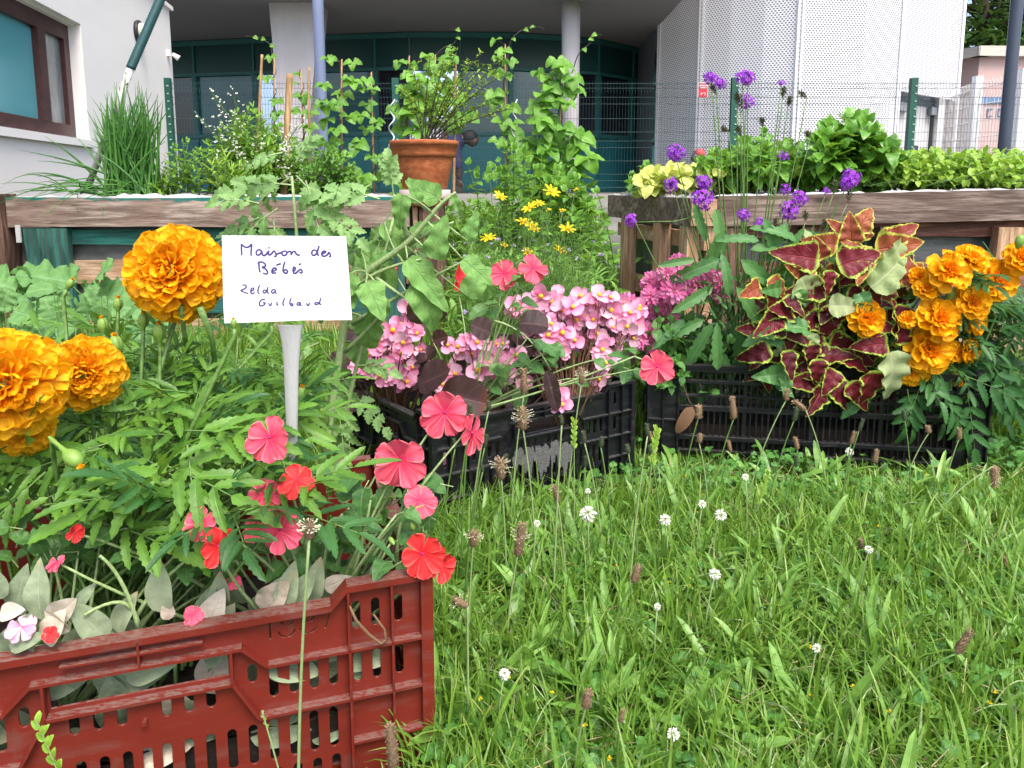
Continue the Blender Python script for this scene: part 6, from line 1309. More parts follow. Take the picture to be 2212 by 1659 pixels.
def pot_shrub():
    t = thing('potted_shrub', 'wispy small leaved shrub growing in the terracotta pot', 'shrub', POT); lb, sb = MB(), MB(); Y = 3.42
    E = [(905, 165), (935, 130), (960, 150), (985, 120), (1005, 150), (1030, 125), (1040, 150), (1060, 180), (1090, 245), (980, 190), (950, 200), (1000, 200), (1025, 210), (965, 250), (1050, 260), (890, 210), (1070, 140), (1000, 270), (1045, 235), (930, 230)]
    for u, v in E:
        p1 = W(u + (u - 975) * .15, v - 10, Y + U(-.12, .1)); m = POT + (p1 - POT) * .5 + V(0, 0, .06) ; pts = bez(POT + V(U(-.02, .02), 0, 0), m, p1, 16); sb.tube(pts, [.0036, .0014], 5, cap=False)
        for i in range(5, 16):
            for k in range(3):
                d = nz(rdir(-.1, 1) + (pts[i] - pts[i-1]) * 10); leaf(lb, 'narrow', pts[i] + d * .003, d, U(.016, .034), UP, 2.0)
            if i % 2 == 0:
                q = pts[i] + nz(rdir(0, 1)) * U(.03, .07); sb.tube([pts[i], q], [.0014, .0008], 4, cap=False)
                for k in range(6): c = pts[i] + (q - pts[i]) * U(.2, 1); leaf(lb, 'narrow', c, rdir(-.1, 1), U(.014, .028), UP, 2.0)
    part('foliage', lb, mat_shrub, t); part('stem', sb, G['stem_dark'], t)
mat_shrub = mat_leaf('shrub_leaf', (.16, .3, .03, 1), (.34, .5, .07, 1), None, transl=.3)
pot_shrub()

# ------------------------------------------------------------------ person bending over in the courtyard behind the pot
def person():
    Y = 8.6; P = lambda u, v, dy=0: W(u, v, Y + dy)
    t = thing('person', 'person bending forward in a patterned top and dark clothes behind the terracotta pot', 'person', P(900, 415))
    def skin(name, verts, edges, radii, mat, parent, root=0, sub=2):
        me = bpy.data.meshes.new(name); me.from_pydata([tuple(v - wloc(parent)) for v in map(np.asarray, verts)], edges, []); o = bpy.data.objects.new(name, me); scene.collection.objects.link(o); o.parent = parent
        sk = o.modifiers.new('skin', 'SKIN'); sk.use_smooth_shade = True
        for i, r in enumerate(radii): me.skin_vertices[0].data[i].radius = (r, r)
        me.skin_vertices[0].data[root].use_root = True
        s = o.modifiers.new('sub', 'SUBSURF'); s.levels = sub; s.render_levels = sub; me.materials.append(mat); return o
    sk = mat_plain('dark_skin', (.07, .035, .025, 1), .5, .1, 20)
    hip, ch, nk, hd = P(872, 312), P(975, 306), P(1000, 298), P(1022, 302)
    sh1, sh2 = P(980, 312, -.16), P(980, 308, .16); el1, el2 = P(990, 350, -.17), P(985, 345, .17); w1, w2 = P(992, 388, -.14), P(988, 382, .14)
    k1, k2 = P(885, 360, -.1), P(880, 358, .1); f1, f2 = P(872, 410, -.1), P(868, 408, .1); t1, t2 = P(895, 414, -.12), P(890, 411, .12)
    vs = [hip, (hip + ch) / 2 + UP * .02, ch, nk, hd, hd + V(.055, 0, -.05), sh1, el1, w1, sh2, el2, w2, k1, f1, t1, k2, f2, t2]; ed = [(0,1),(1,2),(2,3),(3,4),(4,5),(2,6),(6,7),(7,8),(2,9),(9,10),(10,11),(0,12),(12,13),(13,14),(0,15),(15,16),(16,17)]
    body = skin('body', vs, ed, [.12, .12, .12, .05, .085, .06, .06, .042, .028, .06, .042, .028, .075, .045, .035, .075, .045, .035], sk, t)
    pm = NT('patterned_fabric'); br = pm.n('ShaderNodeTexWave'); br.wave_type = 'RINGS'; br.inputs['Scale'].default_value = 4.2; br.inputs['Distortion'].default_value = 0; vor = pm.n('ShaderNodeTexVoronoi'); vor.distance = 'CHEBYCHEV'; vor.inputs['Scale'].default_value = 6.5; pm.l(pm.pos(), vor.inputs['Vector']); vor.inputs['Randomness'].default_value = 0.15
    st = pm.math('FRACT', pm.math('MULTIPLY', vor.outputs['Distance'], 5.0)); pm = pm.done(pm.bsdf(pm.mix(pm.step(st, .42, .5), (.75, .75, .82, 1), (.06, .07, .14, 1)), .85))
    skin('shirt', [hip + V(.02, 0, .02), (hip + ch) / 2 + UP * .05, ch + V(-.04, 0, .01)], [(0, 1), (1, 2)], [.15, .17, .15], pm, t)
    nv = mat_plain('navy_cloth', (.025, .03, .1, 1), .85, .1, 20)
    skin('jacket_sleeve', [ch, nk - V(.02, 0, -.02), sh1, (el1 + w1) / 2], [(0, 1), (0, 2), (2, 3)], [.13, .07, .075, .05], nv, t)
    skin('jacket_sleeve', [ch + V(0, .01, 0), sh2, (el2 + w2) / 2], [(0, 1), (1, 2)], [.12, .075, .05], nv, t)
    skin('trousers', [hip, k1, f1, k2, f2], [(0, 1), (1, 2), (0, 3), (3, 4)], [.14, .09, .07, .09, .07], mat_plain('black_cloth', (.015, .015, .02, 1), .9), t)
    h = MB(); c = hd + V(-.0, 0, .012); 
    h.lathe(c - V(.03, 0, .03), [(.0, .13), (.05, .122), (.082, .095), (.096, .05), (.092, .02)], 20, axis=V(-.25, 0, 1)); part('hair', h, mat_plain('black_hair', (.012, .01, .01, 1), .7), t)
    for w_, nm in ((w1, 1), (w2, -1)):                          # small hands with five fingers hanging down
        vs = [w_, w_ - UP * .05]; ed = [(0, 1)]; rd = [.024, .03]
        for k, (dx, L) in enumerate(((-.028, .06), (-.01, .075), (.008, .075), (.026, .062))):
            i = len(vs); vs += [w_ + V(dx, 0, -.075), w_ + V(dx * 1.1 + .006, -.01, -.075 - L)]; ed += [(1, i), (i, i + 1)]; rd += [.010, .007]
        i = len(vs); vs += [w_ + V(.035, -.02, -.05), w_ + V(.05, -.03, -.085)]; ed += [(1, i), (i, i + 1)]; rd += [.011, .008]
        skin('hand', vs, ed, rd, sk, t, sub=1)
person()

# ------------------------------------------------------------------ planting in the right bed
herb('chartreuse_plant', 'pale yellow leaved plant at the left corner of the right bed', 'plant', W(1465, 420, 3.25), tips(40, 1385, 1560, 368, 412, 3.1, 3.4), 'ovate', G['yellow_leaf'], 3, .065, .003, 2, .3, 1.4, .9, spread=.25)
herb('mint_patch', 'bright mint patch behind the verbena stems in the right bed', 'plant', W(1640, 412, 3.3), tips(90, 1500, 1780, 285, 405, 3.05, 3.7, 1650), 'ovate_s', G['bean'], 7, .07, .003, 2, .35, 1.0, .6, spread=.4)
herb('basil_bush', 'round bush with large glossy leaves in the middle of the right bed', 'plant', W(1845, 408, 3.2), tips(64, 1755, 1955, 248, 395, 3.0, 3.45, 1840), 'ovate', G['basil'], 7, .095, .0045, 2, .3, 1.1, .75, stem='stem_dark', spread=.12)
herb('oregano_patch', 'low lime green herb at the right end of the right bed', 'plant', W(2080, 402, 3.1), tips(170, 1940, 2240, 325, 400, 3.0, 3.5), 'ovate', G['lime'], 7, .042, .002, 2, .4, 1.1, .8, spread=.5)
herb('leggy_potato_plant', 'small dark compound leaves at the corner of the pallet frame', 'plant', W(1385, 418, 3.5), tips(10, 1340, 1420, 350, 405, 3.4, 3.6), 'ovate', G['mint'], 5, .06, .002, 2, .3, 1.2, .6, spread=.05)

# ------------------------------------------------------------------ garden growing between the two beds
herb('pepper_plant', 'leafy pale green pepper plant below the bean vines', 'plant', gz(0, 4) * UP + V(-.0, 4.0, 0) + V(.0, 0, 0), tips(34, 1000, 1260, 305, 430, 3.7, 4.3, 1110), 'ovate', G['bean'], 6, .065, .004, 2, .3, 1.1, .8, t0=.45, spread=.25)
herb('leafy_potato_plant', 'dense leafy plant at the foot of the round white column', 'plant', V(.42, 4.1, -.06), tips(18, 1180, 1290, 355, 470, 3.9, 4.3), 'ovate', G['bean'], 6, .07, .004, 3, .3, 1.1, .8, t0=.4, spread=.25)
def feathery():
    t = thing('feathery_plants', 'mass of feathery foliage and weeds filling the gap between the raised beds', 'plants', V(.2, 3.2, -.06)); lb = MB(); sb = MB(); fb = MB()
    t['kind'] = 'stuff'
    for i in range(1250):
        y = U(2.4, 4.6); u = U(985, 1480) if y > 2.8 else U(980, 1400); x = (u - 1106) / FPX * y
        if y > 2.85 and u > 1320: y = U(3.6, 4.6); x = (u - 1106) / FPX * y; 
        h = U(.18, .50) * (1.0 if u < 1300 else .7) ; b = V(x, y, gz(x, y)); tp = b + V(U(-.08, .08), U(-.08, .08), h); pts = arcstem(b, tp, .1, 7); sb.tube(pts, [.002, .001], 3, cap=False)
        for k in range(13):
            j = R.randrange(1, 6); c = pts[j]; d = nz(rdir(-.1, 1)); 
            leaf(lb, R.choice(['narrow', 'narrow', 'lance']), c, d, U(.04, .09), UP, U(.6, 1.2), rnd=R.random())
        if i % 6 == 0:
            for k in range(8): leaf(fb, 'vpetal', tp, rdir(-.3, 1), .011, V(0, -1, .3), 1.2)
    for i in range(420):
        y = U(4.6, 6.4); u = U(940, 1290); x = (u - 1106) / FPX * y; h = U(.35, .6); b = V(x, y, -.06); tp = b + V(U(-.1, .1), U(-.1, .1), h); pts = arcstem(b, tp, .1, 7); sb.tube(pts, [.003, .0015], 3, cap=False)
        for k in range(14): leaf(lb, R.choice(['lance', 'lance', 'ovate']), pts[R.randrange(2, 7)], nz(rdir(-.1, 1)), U(.05, .11), UP, U(.7, 1.2))
    for i in range(260):
        y = U(3.2, 4.9); u = U(1000, 1440); x = (u - 1106) / FPX * y; b = V(x, y, U(.05, .36)); leaf(lb, R.choice(['round', 'lobed', 'heart']), b, nz(V(U(-1, 1), -.6, U(-.3, .5))), U(.05, .10), UP, 1.0)
    part('foliage', lb, G['feather'], t); part('stem', sb, G['stem'], t); part('mauve_blossoms', fb, PT['mauve'], t)
feathery()
def coreopsis():
    b = W(1150, 640, 2.35); b[2] = -.05; t = thing('coreopsis_plant', 'thread leaved plant with star shaped yellow flowers between the raised beds', 'flowering plant', b); lb, sb = MB(), MB(); Y = 2.4
    F = [(1080, 425, 24, .3), (1190, 415, 30, .3), (1145, 450, 26, .5), (1130, 480, 26, .6), (1150, 492, 26, .1), (1225, 495, 26, .3), (1210, 540, 24, .2), (1055, 515, 26, .6), (1140, 575 - 30, 18, .1), (1185, 455, 12, 1), (1215, 455, 12, 1), (1245, 410, 10, 1), (1090, 530, 14, .4), (1165, 440, 18, .4)]
    for i, (u, v, r, up) in enumerate(F):
        c = W(u, v, Y + U(-.1, .15)); mb = MB(); ax = nz(V(U(-.5, .5), -.5, up + .5)); ex = nz(np.cross(ax, V(.2, .1, 1))); ey = np.cross(ax, ex)
        for k in range(8): a = k * .785 + U(-.1, .1); leaf(mb, 'ypetal', c, nz(ex * math.cos(a) + ey * math.sin(a) + ax * U(.1, .5)), r / FPX * Y * .78, ax, 1.1)
        o = part('flower', mb, PT['yellow'], t); mb = MB(); mb.lathe(c, [(.004, 0), (.006, .003), (.003, .007), (0, .008)], 7, axis=ax); part('flower_center', mb, M_yel, o)
        sb.tube(arcstem(b + V(U(-.1, .1), U(-.1, .1), 0), c, .05, 8), [.0018, .001], 4, cap=False)
    for i in range(170):
        p = W(U(1000, 1280), U(440, 660), Y + U(-.2, .2)); bb = b + V(U(-.18, .18), U(-.12, .12), 0); pts = arcstem(bb, p, .06, 9); sb.tube(pts, [.0014, .0008], 3, cap=False)
        for k in range(12):
            c = pts[R.randrange(2, 9)]; q = c + nz(rdir(-.1, .9)) * U(.04, .10); lb.tube(bez(c, (c + q) / 2 + UP * .008, q, 4), [.0011, .0004], 3, R.random(), cap=False)
    part('foliage', lb, G['feather'], t); part('stem', sb, G['stem'], t)
coreopsis()
def mallow():
    b = V(-1.25, 2.2, -.05); t = thing('mallow_plant', 'round leaved mallow with big pale leaves under the left bed', 'plant', b); lb, sb = MB(), MB()
    for u, v, a, px in ((65, 640, 80, 75), (110, 625, 20, 90), (35, 625, 150, 60), (150, 610, 160, 100), (190, 640, 0, 95), (20, 600, 170, 60), (240, 665, 10, 90), (210, 600, 40, 60), (90, 680, -40, 80), (170, 690, 200, 70), (10, 660, 120, 70)):
        fleaf(lb, 'mallow', u, v, 2.1 + U(-.1, .1), a, px, 1.0, -.5, 1.1); sb.tube(arcstem(b + V(U(-.2, .2), 0, 0), W(u, v, 2.1), .1, 7), [.003, .002], 5, cap=False)
    for i in range(110): 
        u, v = U(-40, 340), U(620, 760); y = U(1.7, 2.3); fleaf(lb, R.choice(['lobed', 'mallow', 'round', 'lance']), u, v, y, U(0, 360), U(25, 55), 1.0, -.4, 1.0); sb.tube([V((u-1106)/FPX*y, y, -.05), W(u, v, y)], [.002, .001], 4, cap=False)
    part('foliage', lb, G['mallow'], t); part('stem', sb, G['stem'], t)
mallow()

# ------------------------------------------------------------------ tree beyond the pink building, and a hedge line
def tree(x, y, h, rad, lab, n=17000):
    t = thing('tree', lab, 'tree', (x, y, .5), 'trees beyond the pink building'); tb, lb = MB(), MB(); b = V(x, y, .5); top = V(x, y, h * .75)
    tb.tube([b, b + (top - b) * .5 + V(.2, 0, 0), top], [.28, .2, .08], 12)
    C = []
    for i in range(26):
        a = U(0, 6.28); z = U(.2, 1.0); c = V(x + math.cos(a) * rad * U(.2, .85), y + math.sin(a) * rad * U(.2, .85), 1.2 + (h - 1.6) * z); C.append((c, U(.8, 1.5))); tb.tube(arcstem(b + (top - b) * U(.25, .9), c, .1, 8), [.05, .012], 6)
    for i in range(n):
        c, r = C[i % len(C)]; d = rdir(-1, 1); p = c + d * r * U(.2, 1.0) ** .6 * V(1.2, 1.2, .8)
        leaf(lb, 'ovate' if False else 'lance', p, rdir(-.6, .6), U(.13, .24), V(0, -.4, 1), 1.9)
    part('trunk', tb, mat_plain('bark', (.09, .07, .05, 1), .9, .3, 6), t); part('crown', lb, G['tree'], t)
tree(10.6, 17.5, 7.4, 2.8, 'dark leafy tree rising above the roof of the pink building')
tree(14.8, 19.0, 7.8, 2.8, 'leafy tree behind the slate pole at the right edge', 13000)

# ------------------------------------------------------------------ lawn: blades, clover, plantain
def in_crate(x, y):
    for X, L, D in ((RX, RL, .4), (MX, ML, .4), (BX, BL, .5)):
        o = X(0, 0, 0); e = X(1, 0, 0) - o; n = X(0, 1, 0) - o; q = V(x, y, 0) - o; s = q[0]*e[0]+q[1]*e[1]; d = q[0]*n[0]+q[1]*n[1]
        if -.012 < s < L + .012 and -.012 < d < D + .012: return True
    return False
def in_crate_v(x, y):
    m = np.zeros(len(x), bool)
    for X, L, D in ((RX, RL, .4), (MX, ML, .4), (BX, BL, .5)):
        o = X(0, 0, 0); e = X(1, 0, 0) - o; n = X(0, 1, 0) - o; s = (x-o[0])*e[0]+(y-o[1])*e[1]; d = (x-o[0])*n[0]+(y-o[1])*n[1]
        m |= (s > -.012) & (s < L + .012) & (d > -.012) & (d < D + .012)
    return m
def blades(mb, n, ylo, yhi, ulo, uhi, h, w, lean, seg=5, yp=1.0):
    y = ylo + (yhi - ylo) * NR.rand(n) ** yp; u = ulo + (uhi - ulo) * NR.rand(n); x = (u - 1106) / FPX * y; k = ~in_crate_v(x, y)
    x, y = x[k], y[k]; n = len(x)
    q = np.clip((y - .95) / .9, 0, 1); z = -.06 * q * q * (3 - 2 * q)
    hh = h * NR.uniform(.45, 1.35, n); ww = w * NR.uniform(.6, 1.5, n); az = NR.rand(n) * 6.283; ln = lean * NR.uniform(.1, 1.6, n); fa = az + NR.uniform(-.6, .6, n) + 1.57
    t = np.linspace(0, 1, seg); th = ln[:, None] * t[None, :] * 1.3
    st = hh[:, None] / (seg - 1); dz = np.concatenate([np.zeros((n, 1)), np.cumsum(np.cos(th[:, :-1]) * st, 1)], 1); dr = np.concatenate([np.zeros((n, 1)), np.cumsum(np.sin(th[:, :-1]) * st, 1)], 1)
    cx = x[:, None] + dr * np.cos(az)[:, None]; cy = y[:, None] + dr * np.sin(az)[:, None]; cz = z[:, None] + dz - .003
    prof = np.interp(t, [0, .25, .5, .75, 1], [.7, 1, .9, .6, .05]); hw = ww[:, None] * prof[None, :] / 2
    fx, fy = np.cos(fa)[:, None] * hw, np.sin(fa)[:, None] * hw
    v = np.stack([np.stack([cx - fx, cy - fy, cz], -1), np.stack([cx + fx, cy + fy, cz], -1)], 2).reshape(-1, 3)
    i = (np.arange(n) * seg * 2)[:, None]; j = (np.arange(seg - 1) * 2)[None, :]; F = np.stack([i + j, i + j + 1, i + j + 3, i + j + 2], -1).reshape(-1, 4)
    P = np.stack([np.tile(np.array([-1, 1]), n * seg), np.tile(np.repeat(t, 2), n)], 1); rn = np.repeat(np.clip(NR.normal(.5, .25, n), 0, 1), seg * 2)
    mb.add(v, F, P, rn)
def lawn():
    gb = MB()
    blades(gb, 12000, .55, .95, 780, 2350, .032, .0022, 1.3); blades(gb, 28000, .9, 2.1, 850, 2350, .036, .0026, 1.2); blades(gb, 7500, .6, 1.0, 850, 2350, .085, .0032, 1.7, 8); blades(gb, 10000, .9, 1.6, 900, 2350, .10, .0042, 1.5, 8); blades(gb, 1300, .6, 1.5, 900, 2350, .12, .0045, 1.2, 8)
    blades(gb, 30000, 2.0, 3.0, -200, 2450, .10, .0045, .7); blades(gb, 14000, 2.9, 5.2, 900, 1500, .14, .006, .6); blades(gb, 8000, 1.0, 3.3, -250, 800, .14, .006, .6); blades(gb, 1100, .5, .95, 930, 1150, .08, .0035, .7)
    blades(gb, 6000, 3.0, 3.36, -100, 2400, .14, .005, .5)
    part('grass', gb, G['grass'], kind='stuff', label='green meadow grass of the lawn around the crates')
    cb = MB()
    for i in range(5600):
        y = .6 + 1.5 * R.random() ** .9; u = U(900, 2300); x = (u - 1106) / FPX * y
        if in_crate(x, y) or math.sin(x * 9 + 1.3) + math.sin(y * 11 + x * 4) < -.1 and R.random() < .8: continue
        z = gz(x, y) + U(.015, .055); c = V(x, y, z); s = U(.007, .0155); a0 = U(0, 6.28); tl = rdir(.6, 1.0); tl = nz(tl + V(0, -.25, .3)); cb.tube([V(x + U(-.01, .01), y, gz(x, y)), c], [.0007, .0006], 3, 1.0, cap=False); ex = nz(np.cross(tl, V(.2, 1, 0))); ey = np.cross(tl, ex); rr = R.random()
        for k in range(3): a = a0 + k * 2.094; leaf(cb, 'round', c, nz(ex * math.cos(a) + ey * math.sin(a) + tl * .15), s, tl, 1.05, rnd=rr)
    part('clover_leaves', cb, G['clover'], kind='stuff', label='round three part clover leaves mixed into the lawn')
    pb = MB()
    def rosette(x, y, n, L, upr=.5):
        for i in range(n):
            a = U(0, 6.28); e = U(.15, 1.1) * upr; leaf(pb, 'plantain', V(x, y, gz(x, y)), V(math.cos(a), math.sin(a), e + .3), L * U(.5, 1.35), UP, U(.6, 1.4))
    for i in range(420):
        y = .62 + 1.2 * R.random(); u = U(960, 2260); x = (u - 1106) / FPX * y
        if not in_crate(x, y): rosette(x, y, R.choice([2, 3, 4, 6]), U(.05, .11), U(.6, 2.5))
    for u, v, n, L in ((1180, 1330, 12, .13), (1230, 1250, 12, .12), (1330, 1220, 10, .12), (1480, 1640, 9, .15), (1650, 1500, 8, .15), (1300, 1560, 10, .13), (1420, 1180, 8, .1), (1780, 1640, 8, .13), (1750, 1280, 7, .12), (1460, 1010, 10, .12), (1620, 1010, 8, .1), (2040, 1010, 7, .1), (2150, 1600, 7, .12), (1090, 1180, 9, .1), (1000, 1620, 8, .13), (1060, 1500, 8, .12), (1900, 1400, 7, .12), (2100, 1150, 7, .11), (1150, 1480, 10, .13), (1560, 1350, 8, .12)):
        L *= .8; r = ray(u, v); k = (-.02 - H_CAM) / r[2]; p = V(0, 0, H_CAM) + r * k
        if not in_crate(p[0], p[1]): rosette(p[0], p[1], n, L, 1.6)
    for i in range(120):                                         # upright sheaves of strap leaves beside the red crate and at the crate feet
        u, v = (U(950, 1400), U(1130, 1640)) if i < 60 else (U(1400, 2200), U(1000, 1600)); r = ray(u, v); k = (-.02 - H_CAM) / r[2]; q = V(0, 0, H_CAM) + r * k
        if in_crate(q[0], q[1]): continue
        a0 = U(0, 6.28)
        for m in range(R.choice([5, 8, 11])):
            a = a0 + U(-1.1, 1.1); leaf(pb, R.choice(['plantain', 'blade']), V(q[0] + U(-.012, .012), q[1] + U(-.012, .012), gz(q[0], q[1])), V(math.cos(a) * U(.1, .8), math.sin(a) * U(.1, .8), 1), U(.06, .13), UP, U(.7, 1.25))
    part('plantain_leaves', pb, G['plantain'], kind='stuff', label='long ribbed plantain leaves sprawling through the lawn')
    yb = MB(); tb = MB(); tb2 = MB()
    for i in range(60):
        y = U(.65, 1.8); u = U(1000, 2300); x = (u - 1106) / FPX * y
        if in_crate(x, y): continue
        c = V(x, y, gz(x, y) + U(.04, .075))
        for k in range(7): leaf(yb, 'vpetal', c, rdir(-.2, 1), .0032, UP, 1.2)
    part('yellow_trefoil_flowers', yb, PT['yellow'], kind='stuff', label='tiny yellow trefoil flowers dotted over the lawn')
    for i in range(120):                                        # long pale arching stems
        y = U(.62, 1.5); u = U(960, 2250); x = (u - 1106) / FPX * y
        if in_crate(x, y): continue
        a = U(0, 6.28); L = U(.06, .16); p0 = V(x, y, gz(x, y)); p2 = p0 + V(math.cos(a) * L, math.sin(a) * L, U(.02, .07)); tb2.tube(bez(p0, p0 + V(math.cos(a) * L * .4, math.sin(a) * L * .4, U(.06, .11)), p2, 9), [.0012, .0009], 4, cap=False)
    part('pale_stems', tb2, G['stem_pale'], kind='stuff', label='pale arching stems tangled in the lawn')
    for i in range(1300):                                       # dry straws
        y = U(.6, 1.8); u = U(950, 2300); x = (u - 1106) / FPX * y
        if in_crate(x, y): continue
        z = gz(x, y) + U(.005, .05); a = U(0, 6.28); L = U(.02, .06); tb.tube([V(x, y, z), V(x + math.cos(a) * L, y + math.sin(a) * L, z + U(-.01, .03))], [.0009, .0005], 3, cap=False)
    part('dry_straw', tb, mat_plain('dry_straw_color', (.5, .42, .22, 1), .9, .2, 50), kind='stuff', label='pale dry straws lying in the lawn')
lawn()
def plantain_stalk(u, v, Y, Lh, w, lab=None, group=None, root=None, stamens=0, tilt=(0, 0, 1), green=False, lean=0):
    c = W(u, v, Y); gx = c[0] + (lean / FPX * Y if root is None else 0); gy = Y + .02
    if root is not None: gx = (root - 1106) / FPX * Y
    base = V(gx, gy, gz(gx, gy)); t = thing('plantain_stalk', lab or 'small seed head of ribwort plantain in the lawn', 'wild flower', base, group); mb = MB(); ax = nz(V(*tilt))
    L = Lh / FPX * Y; r = w / FPX * Y / 2; m = (base + c) / 2 + V((base[0] - c[0]) * .25, 0, .02); mb.tube(bez(base, m, c, 14), [.0017, .0014, .0012], 6); part('stem', mb, G['stem_pale'] if stamens or R.random() < .3 else G['stem'], t)
    mb = MB(); mb.lathe(c, [(r*.4, 0), (r*.85, L*.12), (r*.9, L*.5), (r*.7, L*.85), (0, L)], 10, axis=ax); ex = nz(np.cross(ax, V(.2, 1, .1))); ey = np.cross(ax, ex); n = int(max(24, L / r * 16))
    for i in range(n):
        q = (i + .5) / n; a = i * 2.4; d = ex * math.cos(a) + ey * math.sin(a); leaf(mb, 'zpetal', c + ax * L * q + d * r * .7 * (1 - q * .25), nz(d + ax * .9), r * .75, ax, 1.8)
    o = part('flower_head', mb, M_green_head if green else M_seed, t)
    if stamens:
        sb, ab = MB(), MB()
        for i in range(stamens):
            a = i * 2.4; d = nz(ex * math.cos(a) + ey * math.sin(a) + ax * U(-.1, .6)); p = c + ax * L * U(.45, .75) + d * r; q = p + d * r * U(.8, 1.6); sb.tube([p, q], .00022, 3, cap=False); ab.lathe(q, [(0, -.0009), (.0008, 0), (0, .0009)], 5, axis=d)
        part('stamens', sb, M_anther, o, label=None); part('anthers', ab, M_anther, o)
    return t
M_green_head = mat_plain('green_plantain_head', (.1, .14, .06, 1), .9, .3, 400, bump=.6)
ORD = 'first second third fourth fifth sixth seventh eighth ninth tenth eleventh twelfth thirteenth fourteenth fifteenth sixteenth seventeenth eighteenth'.split()
def stalks():
    A = [(850, 1659, .60, 110, 26, 'thick pale seed spike in front of the red crate', 845, 0, (-.05, 0, 1)),
         (668, 1165, .58, 44, 22, 'plantain flower with white stamens in front of the red crate on a long bent stem', 560, 34, (.05, 0, 1)),
         (1130, 928, 1.2, 50, 22, 'plantain flower ringed with white stamens before the middle black crate handle', 1165, 46, (-.05, 0, 1)),
         (1083, 1035, 1.12, 48, 22, 'plantain flower with drooping cream stamens left of the paint drips', 1095, 30, (-.05, 0, 1)),
         (1256, 830, 1.3, 36, 14, 'tall white tipped plantain flower in front of the right half of the middle crate', 1225, 34, (0, 0, 1)),
         (1132, 850, 1.35, 56, 16, 'brown plantain spike overlapping the begonias in the middle crate', 1100, 14, (-.02, 0, 1)),
         (1118, 1200, .95, 76, 22, 'large brown plantain spike at the foot of the middle crate', 1090, 20, (.15, 0, 1)),
         (1265, 1530, .72, 44, 22, 'short fat plantain head low in the lawn near the red crate', 1255, 0, (.15, 0, 1)),
         (1368, 1258, .92, 42, 18, 'brown plantain head leaning right in the middle of the lawn', 1320, 0, (.3, 0, 1)),
         (1022, 1180, .95, 36, 20, 'bent plantain flower cluster beside the red crate corner', 1000, 22, (.1, 0, 1)),
         (1508, 905, 1.5, 30, 16, 'pale plantain head in front of the left end of the wide right crate', 1490, 0, (.05, 0, 1)),
         (1585, 905, 1.5, 50, 14, 'slender brown plantain spike standing before the wide right crate', 1560, 0, (-.1, 0, 1)),
         (1698, 865, 1.5, 26, 12, 'plantain head before the centre of the wide right crate', 1640, 6, (.05, 0, 1)),
         (1740, 885, 1.5, 34, 12, 'plantain head tipped to the left before the wide right crate', 1840, 8, (-.7, 0, .55)),
         (2066, 1412, .85, 66, 20, 'dark brown plantain spike at the right side of the lawn', 2020, 0, (.5, 0, 1)),
         (2150, 1045, 1.4, 50, 16, 'drooping plantain spike at the right end of the wide crate', 2060, 8, (.05, 0, -1)),
         (1205, 1085, 1.1, 40, 14, 'brown plantain spike just below the paint drips', 1235, 6, (-.2, 0, 1)),
         (1010, 1310, .8, 38, 18, 'plantain head pointing at the red crate corner', 1000, 10, (-.8, 0, .5)),
         (1340, 1560, .72, 32, 12, 'thin dark plantain head in the near lawn', 1360, 0, (.2, 0, 1)),
         (1500, 1560, .72, 0, 0, None, 0, 0, (0, 0, 1))]
    for u, v, Y, Lh, w, lab, root, st, tl in A:
        if lab: plantain_stalk(u, v + 0 if tl[2] > 0 else v - 40, Y, Lh, w, lab, None, root, st, tl)
    for i, uu in enumerate(sorted(U(940, 1410) for _ in range(14))):
        plantain_stalk(uu, U(880, 1020), U(1.05, 1.32), U(18, 30), U(8, 12), ORD[i] + ' from the left of the thin green plantain stalks before the middle crate', 'green plantain stalks before the middle crate', None, 0, (U(-.2, .2), 0, 1), True, U(-60, 60))
    for i, uu in enumerate(sorted(U(1400, 2100) for _ in range(12))):
        plantain_stalk(uu, U(900, 1010), U(1.35, 1.6), U(16, 30), U(8, 12), ORD[i] + ' from the left of the small plantain stalks before the wide right crate', 'plantain stalks before the right crate', None, 0, (U(-.3, .3), 0, 1), R.random() < .5, U(-60, 60))
    for i, u in enumerate(sorted(U(1000, 2200) for _ in range(18))):
        Y = U(.7, 1.3); v = 400 + (.68 - U(.02, .09)) / Y * FPX; plantain_stalk(u, v, Y, U(18, 30), U(9, 13), ORD[i] + ' from the left of the small plantain heads low in the lawn', 'plantain heads in the open lawn', None, 0, (U(-.4, .4), U(-.3, .3), 1), R.random() < .3, U(-50, 50))
    def spiky(u, v, Y, root, lab, n=9, px=110):                 # rye grass ear: alternating spikelets
        c = W(u, v, Y); gx = (root - 1106) / FPX * Y; b = V(gx, Y + .01, gz(gx, Y)); t = thing('grass_ear', lab, 'wild grass', b); sb, lb = MB(), MB(); L = px / FPX * Y
        pts = bez(b, (b + c) / 2 + V(0, 0, .03), c, 12); sb.tube(pts, [.0012, .0008], 4, cap=False); d = nz(pts[-1] - pts[-2])
        for i in range(n):
            p = c - d * L * (1 - i / n)
            for k in range(3): leaf(lb, 'lance', p, nz(d + V(.45 * (-1) ** i, -.2, 0) + rdir(-1, 1) * .12), L * .2, V(0, -1, .2), 1.6)
        part('stem', sb, G['stem_pale'], t); part('spikelets', lb, G['lime'], t)
    spiky(75, 1550, .55, 125, 'bright green grass ear before the left part of the red crate', 9, -1 * -150)
    spiky(1420, 905 + 20, 1.25, 1400, 'grass ear before the right end of the middle crate', 12, 90); spiky(565, 1535, .6, 600, 'short thin grass ear before the red crate centre', 5, 50)
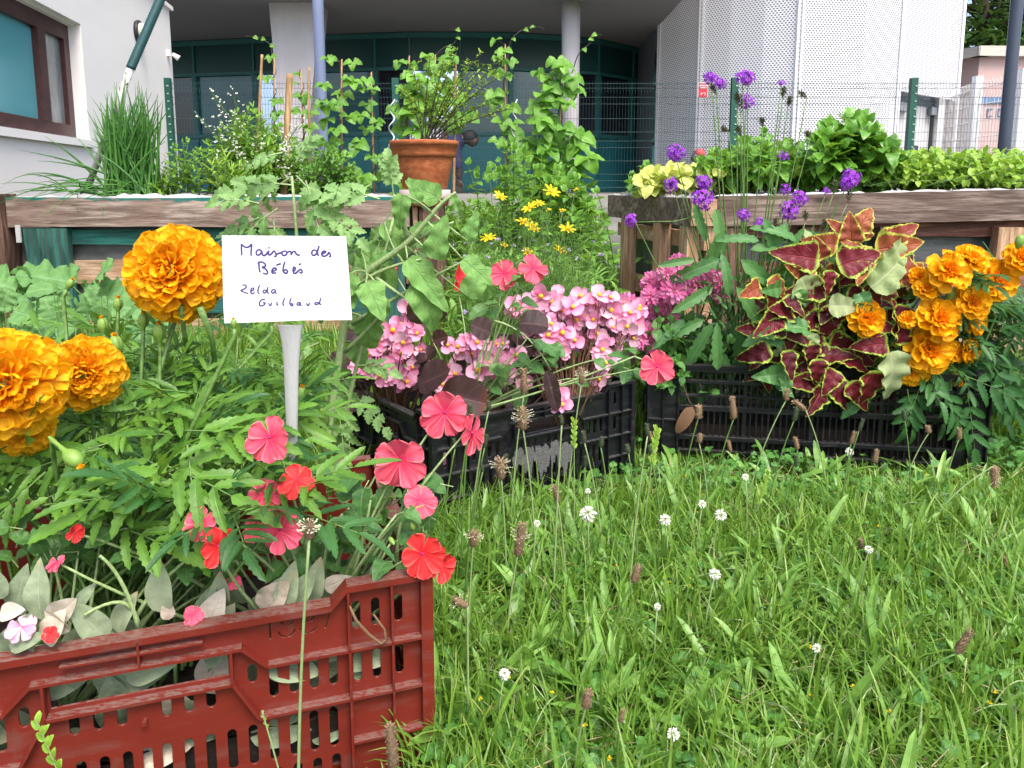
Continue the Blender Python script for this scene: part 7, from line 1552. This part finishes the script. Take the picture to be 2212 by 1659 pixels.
    spiky(1660, 1020, 1.35, 1655, 'whitish grass ear before the wide right crate', 10, 80); spiky(1240, 905, 1.3, 1250, 'thin grass ear before the paint drips', 10, 70)
    C = [(1270, 1108, 1.15, 28, 'largest white clover flower in front of the middle crate'), (1437, 1122, 1.15, 20, 'white clover flower right of the largest one'), (1557, 1112, 1.15, 20, 'white clover flower in the centre of the lawn'), (1517, 1088, 1.2, 14, 'small white clover flower behind the central one'), (1835, 975, 1.5, 14, 'white clover flower against the wide right crate'), (1877, 1186, 1.05, 14, 'white clover flower toward the right of the lawn'), (1160, 1130, 1.1, 12, 'small white clover flower left of the largest one'),
         (1090, 1455, .8, 20, 'white clover flower low beside the red crate'), (1455, 1585, .72, 22, 'white clover flower at the bottom of the lawn'), (1545, 1240, .95, 20, 'faded clover flower in the mid lawn'), (1765, 1400, .85, 16, 'clover flower half hidden in the right lawn'), (1610, 1030, 1.3, 12, 'tiny clover flower before the right crate'), (1420, 1310, .9, 12, 'tiny pale clover bud in the mid lawn'), (1270, 1060, 1.2, 10, 'tiny white clover bud behind the largest flower')]
    for u, v, Y, r, lab in C:
        c = W(u, v, Y); t = thing('clover_flower', lab, 'wild flower', (c[0], c[1] + .01, gz(c[0], c[1]))); mb = MB(); mb.tube(arcstem(V(c[0] + U(-.01, .01), c[1] + .01, gz(c[0], c[1])), c, .1, 6), .0011, 5); part('stem', mb, G['stem_pale'], t)
        mb = MB(); ball_flower(c, V(U(-.2, .2), -.35, 1), r * .82 / FPX * Y, mb, 'zpetal', 46, 1.9, .45, .7, .25, .9, .15, .6); part('flower_head', mb, PT['white'], t)
stalks()
# fruit pots and odds seen between the beds: the thin electric string on the right crate is a dry tendril
mb = MB(); P = np.array([BX(BL - .06, -.006, .262), BX(BL - .085, -.012, .23), BX(BL - .10, -.01, .19), BX(BL - .11, -.012, .165), BX(BL - .12, -.01, .15)]); mb.tube(P, .0012, 5)
leaf(mb, 'lance', P[-1], V(-.5, -.2, -.8), .09, V(0, -1, .2), 1.4); part('dry_leaf', mb, G['stem_brown'], label='withered brown leaf dangling on the front of the wide right crate', cat='leaf')
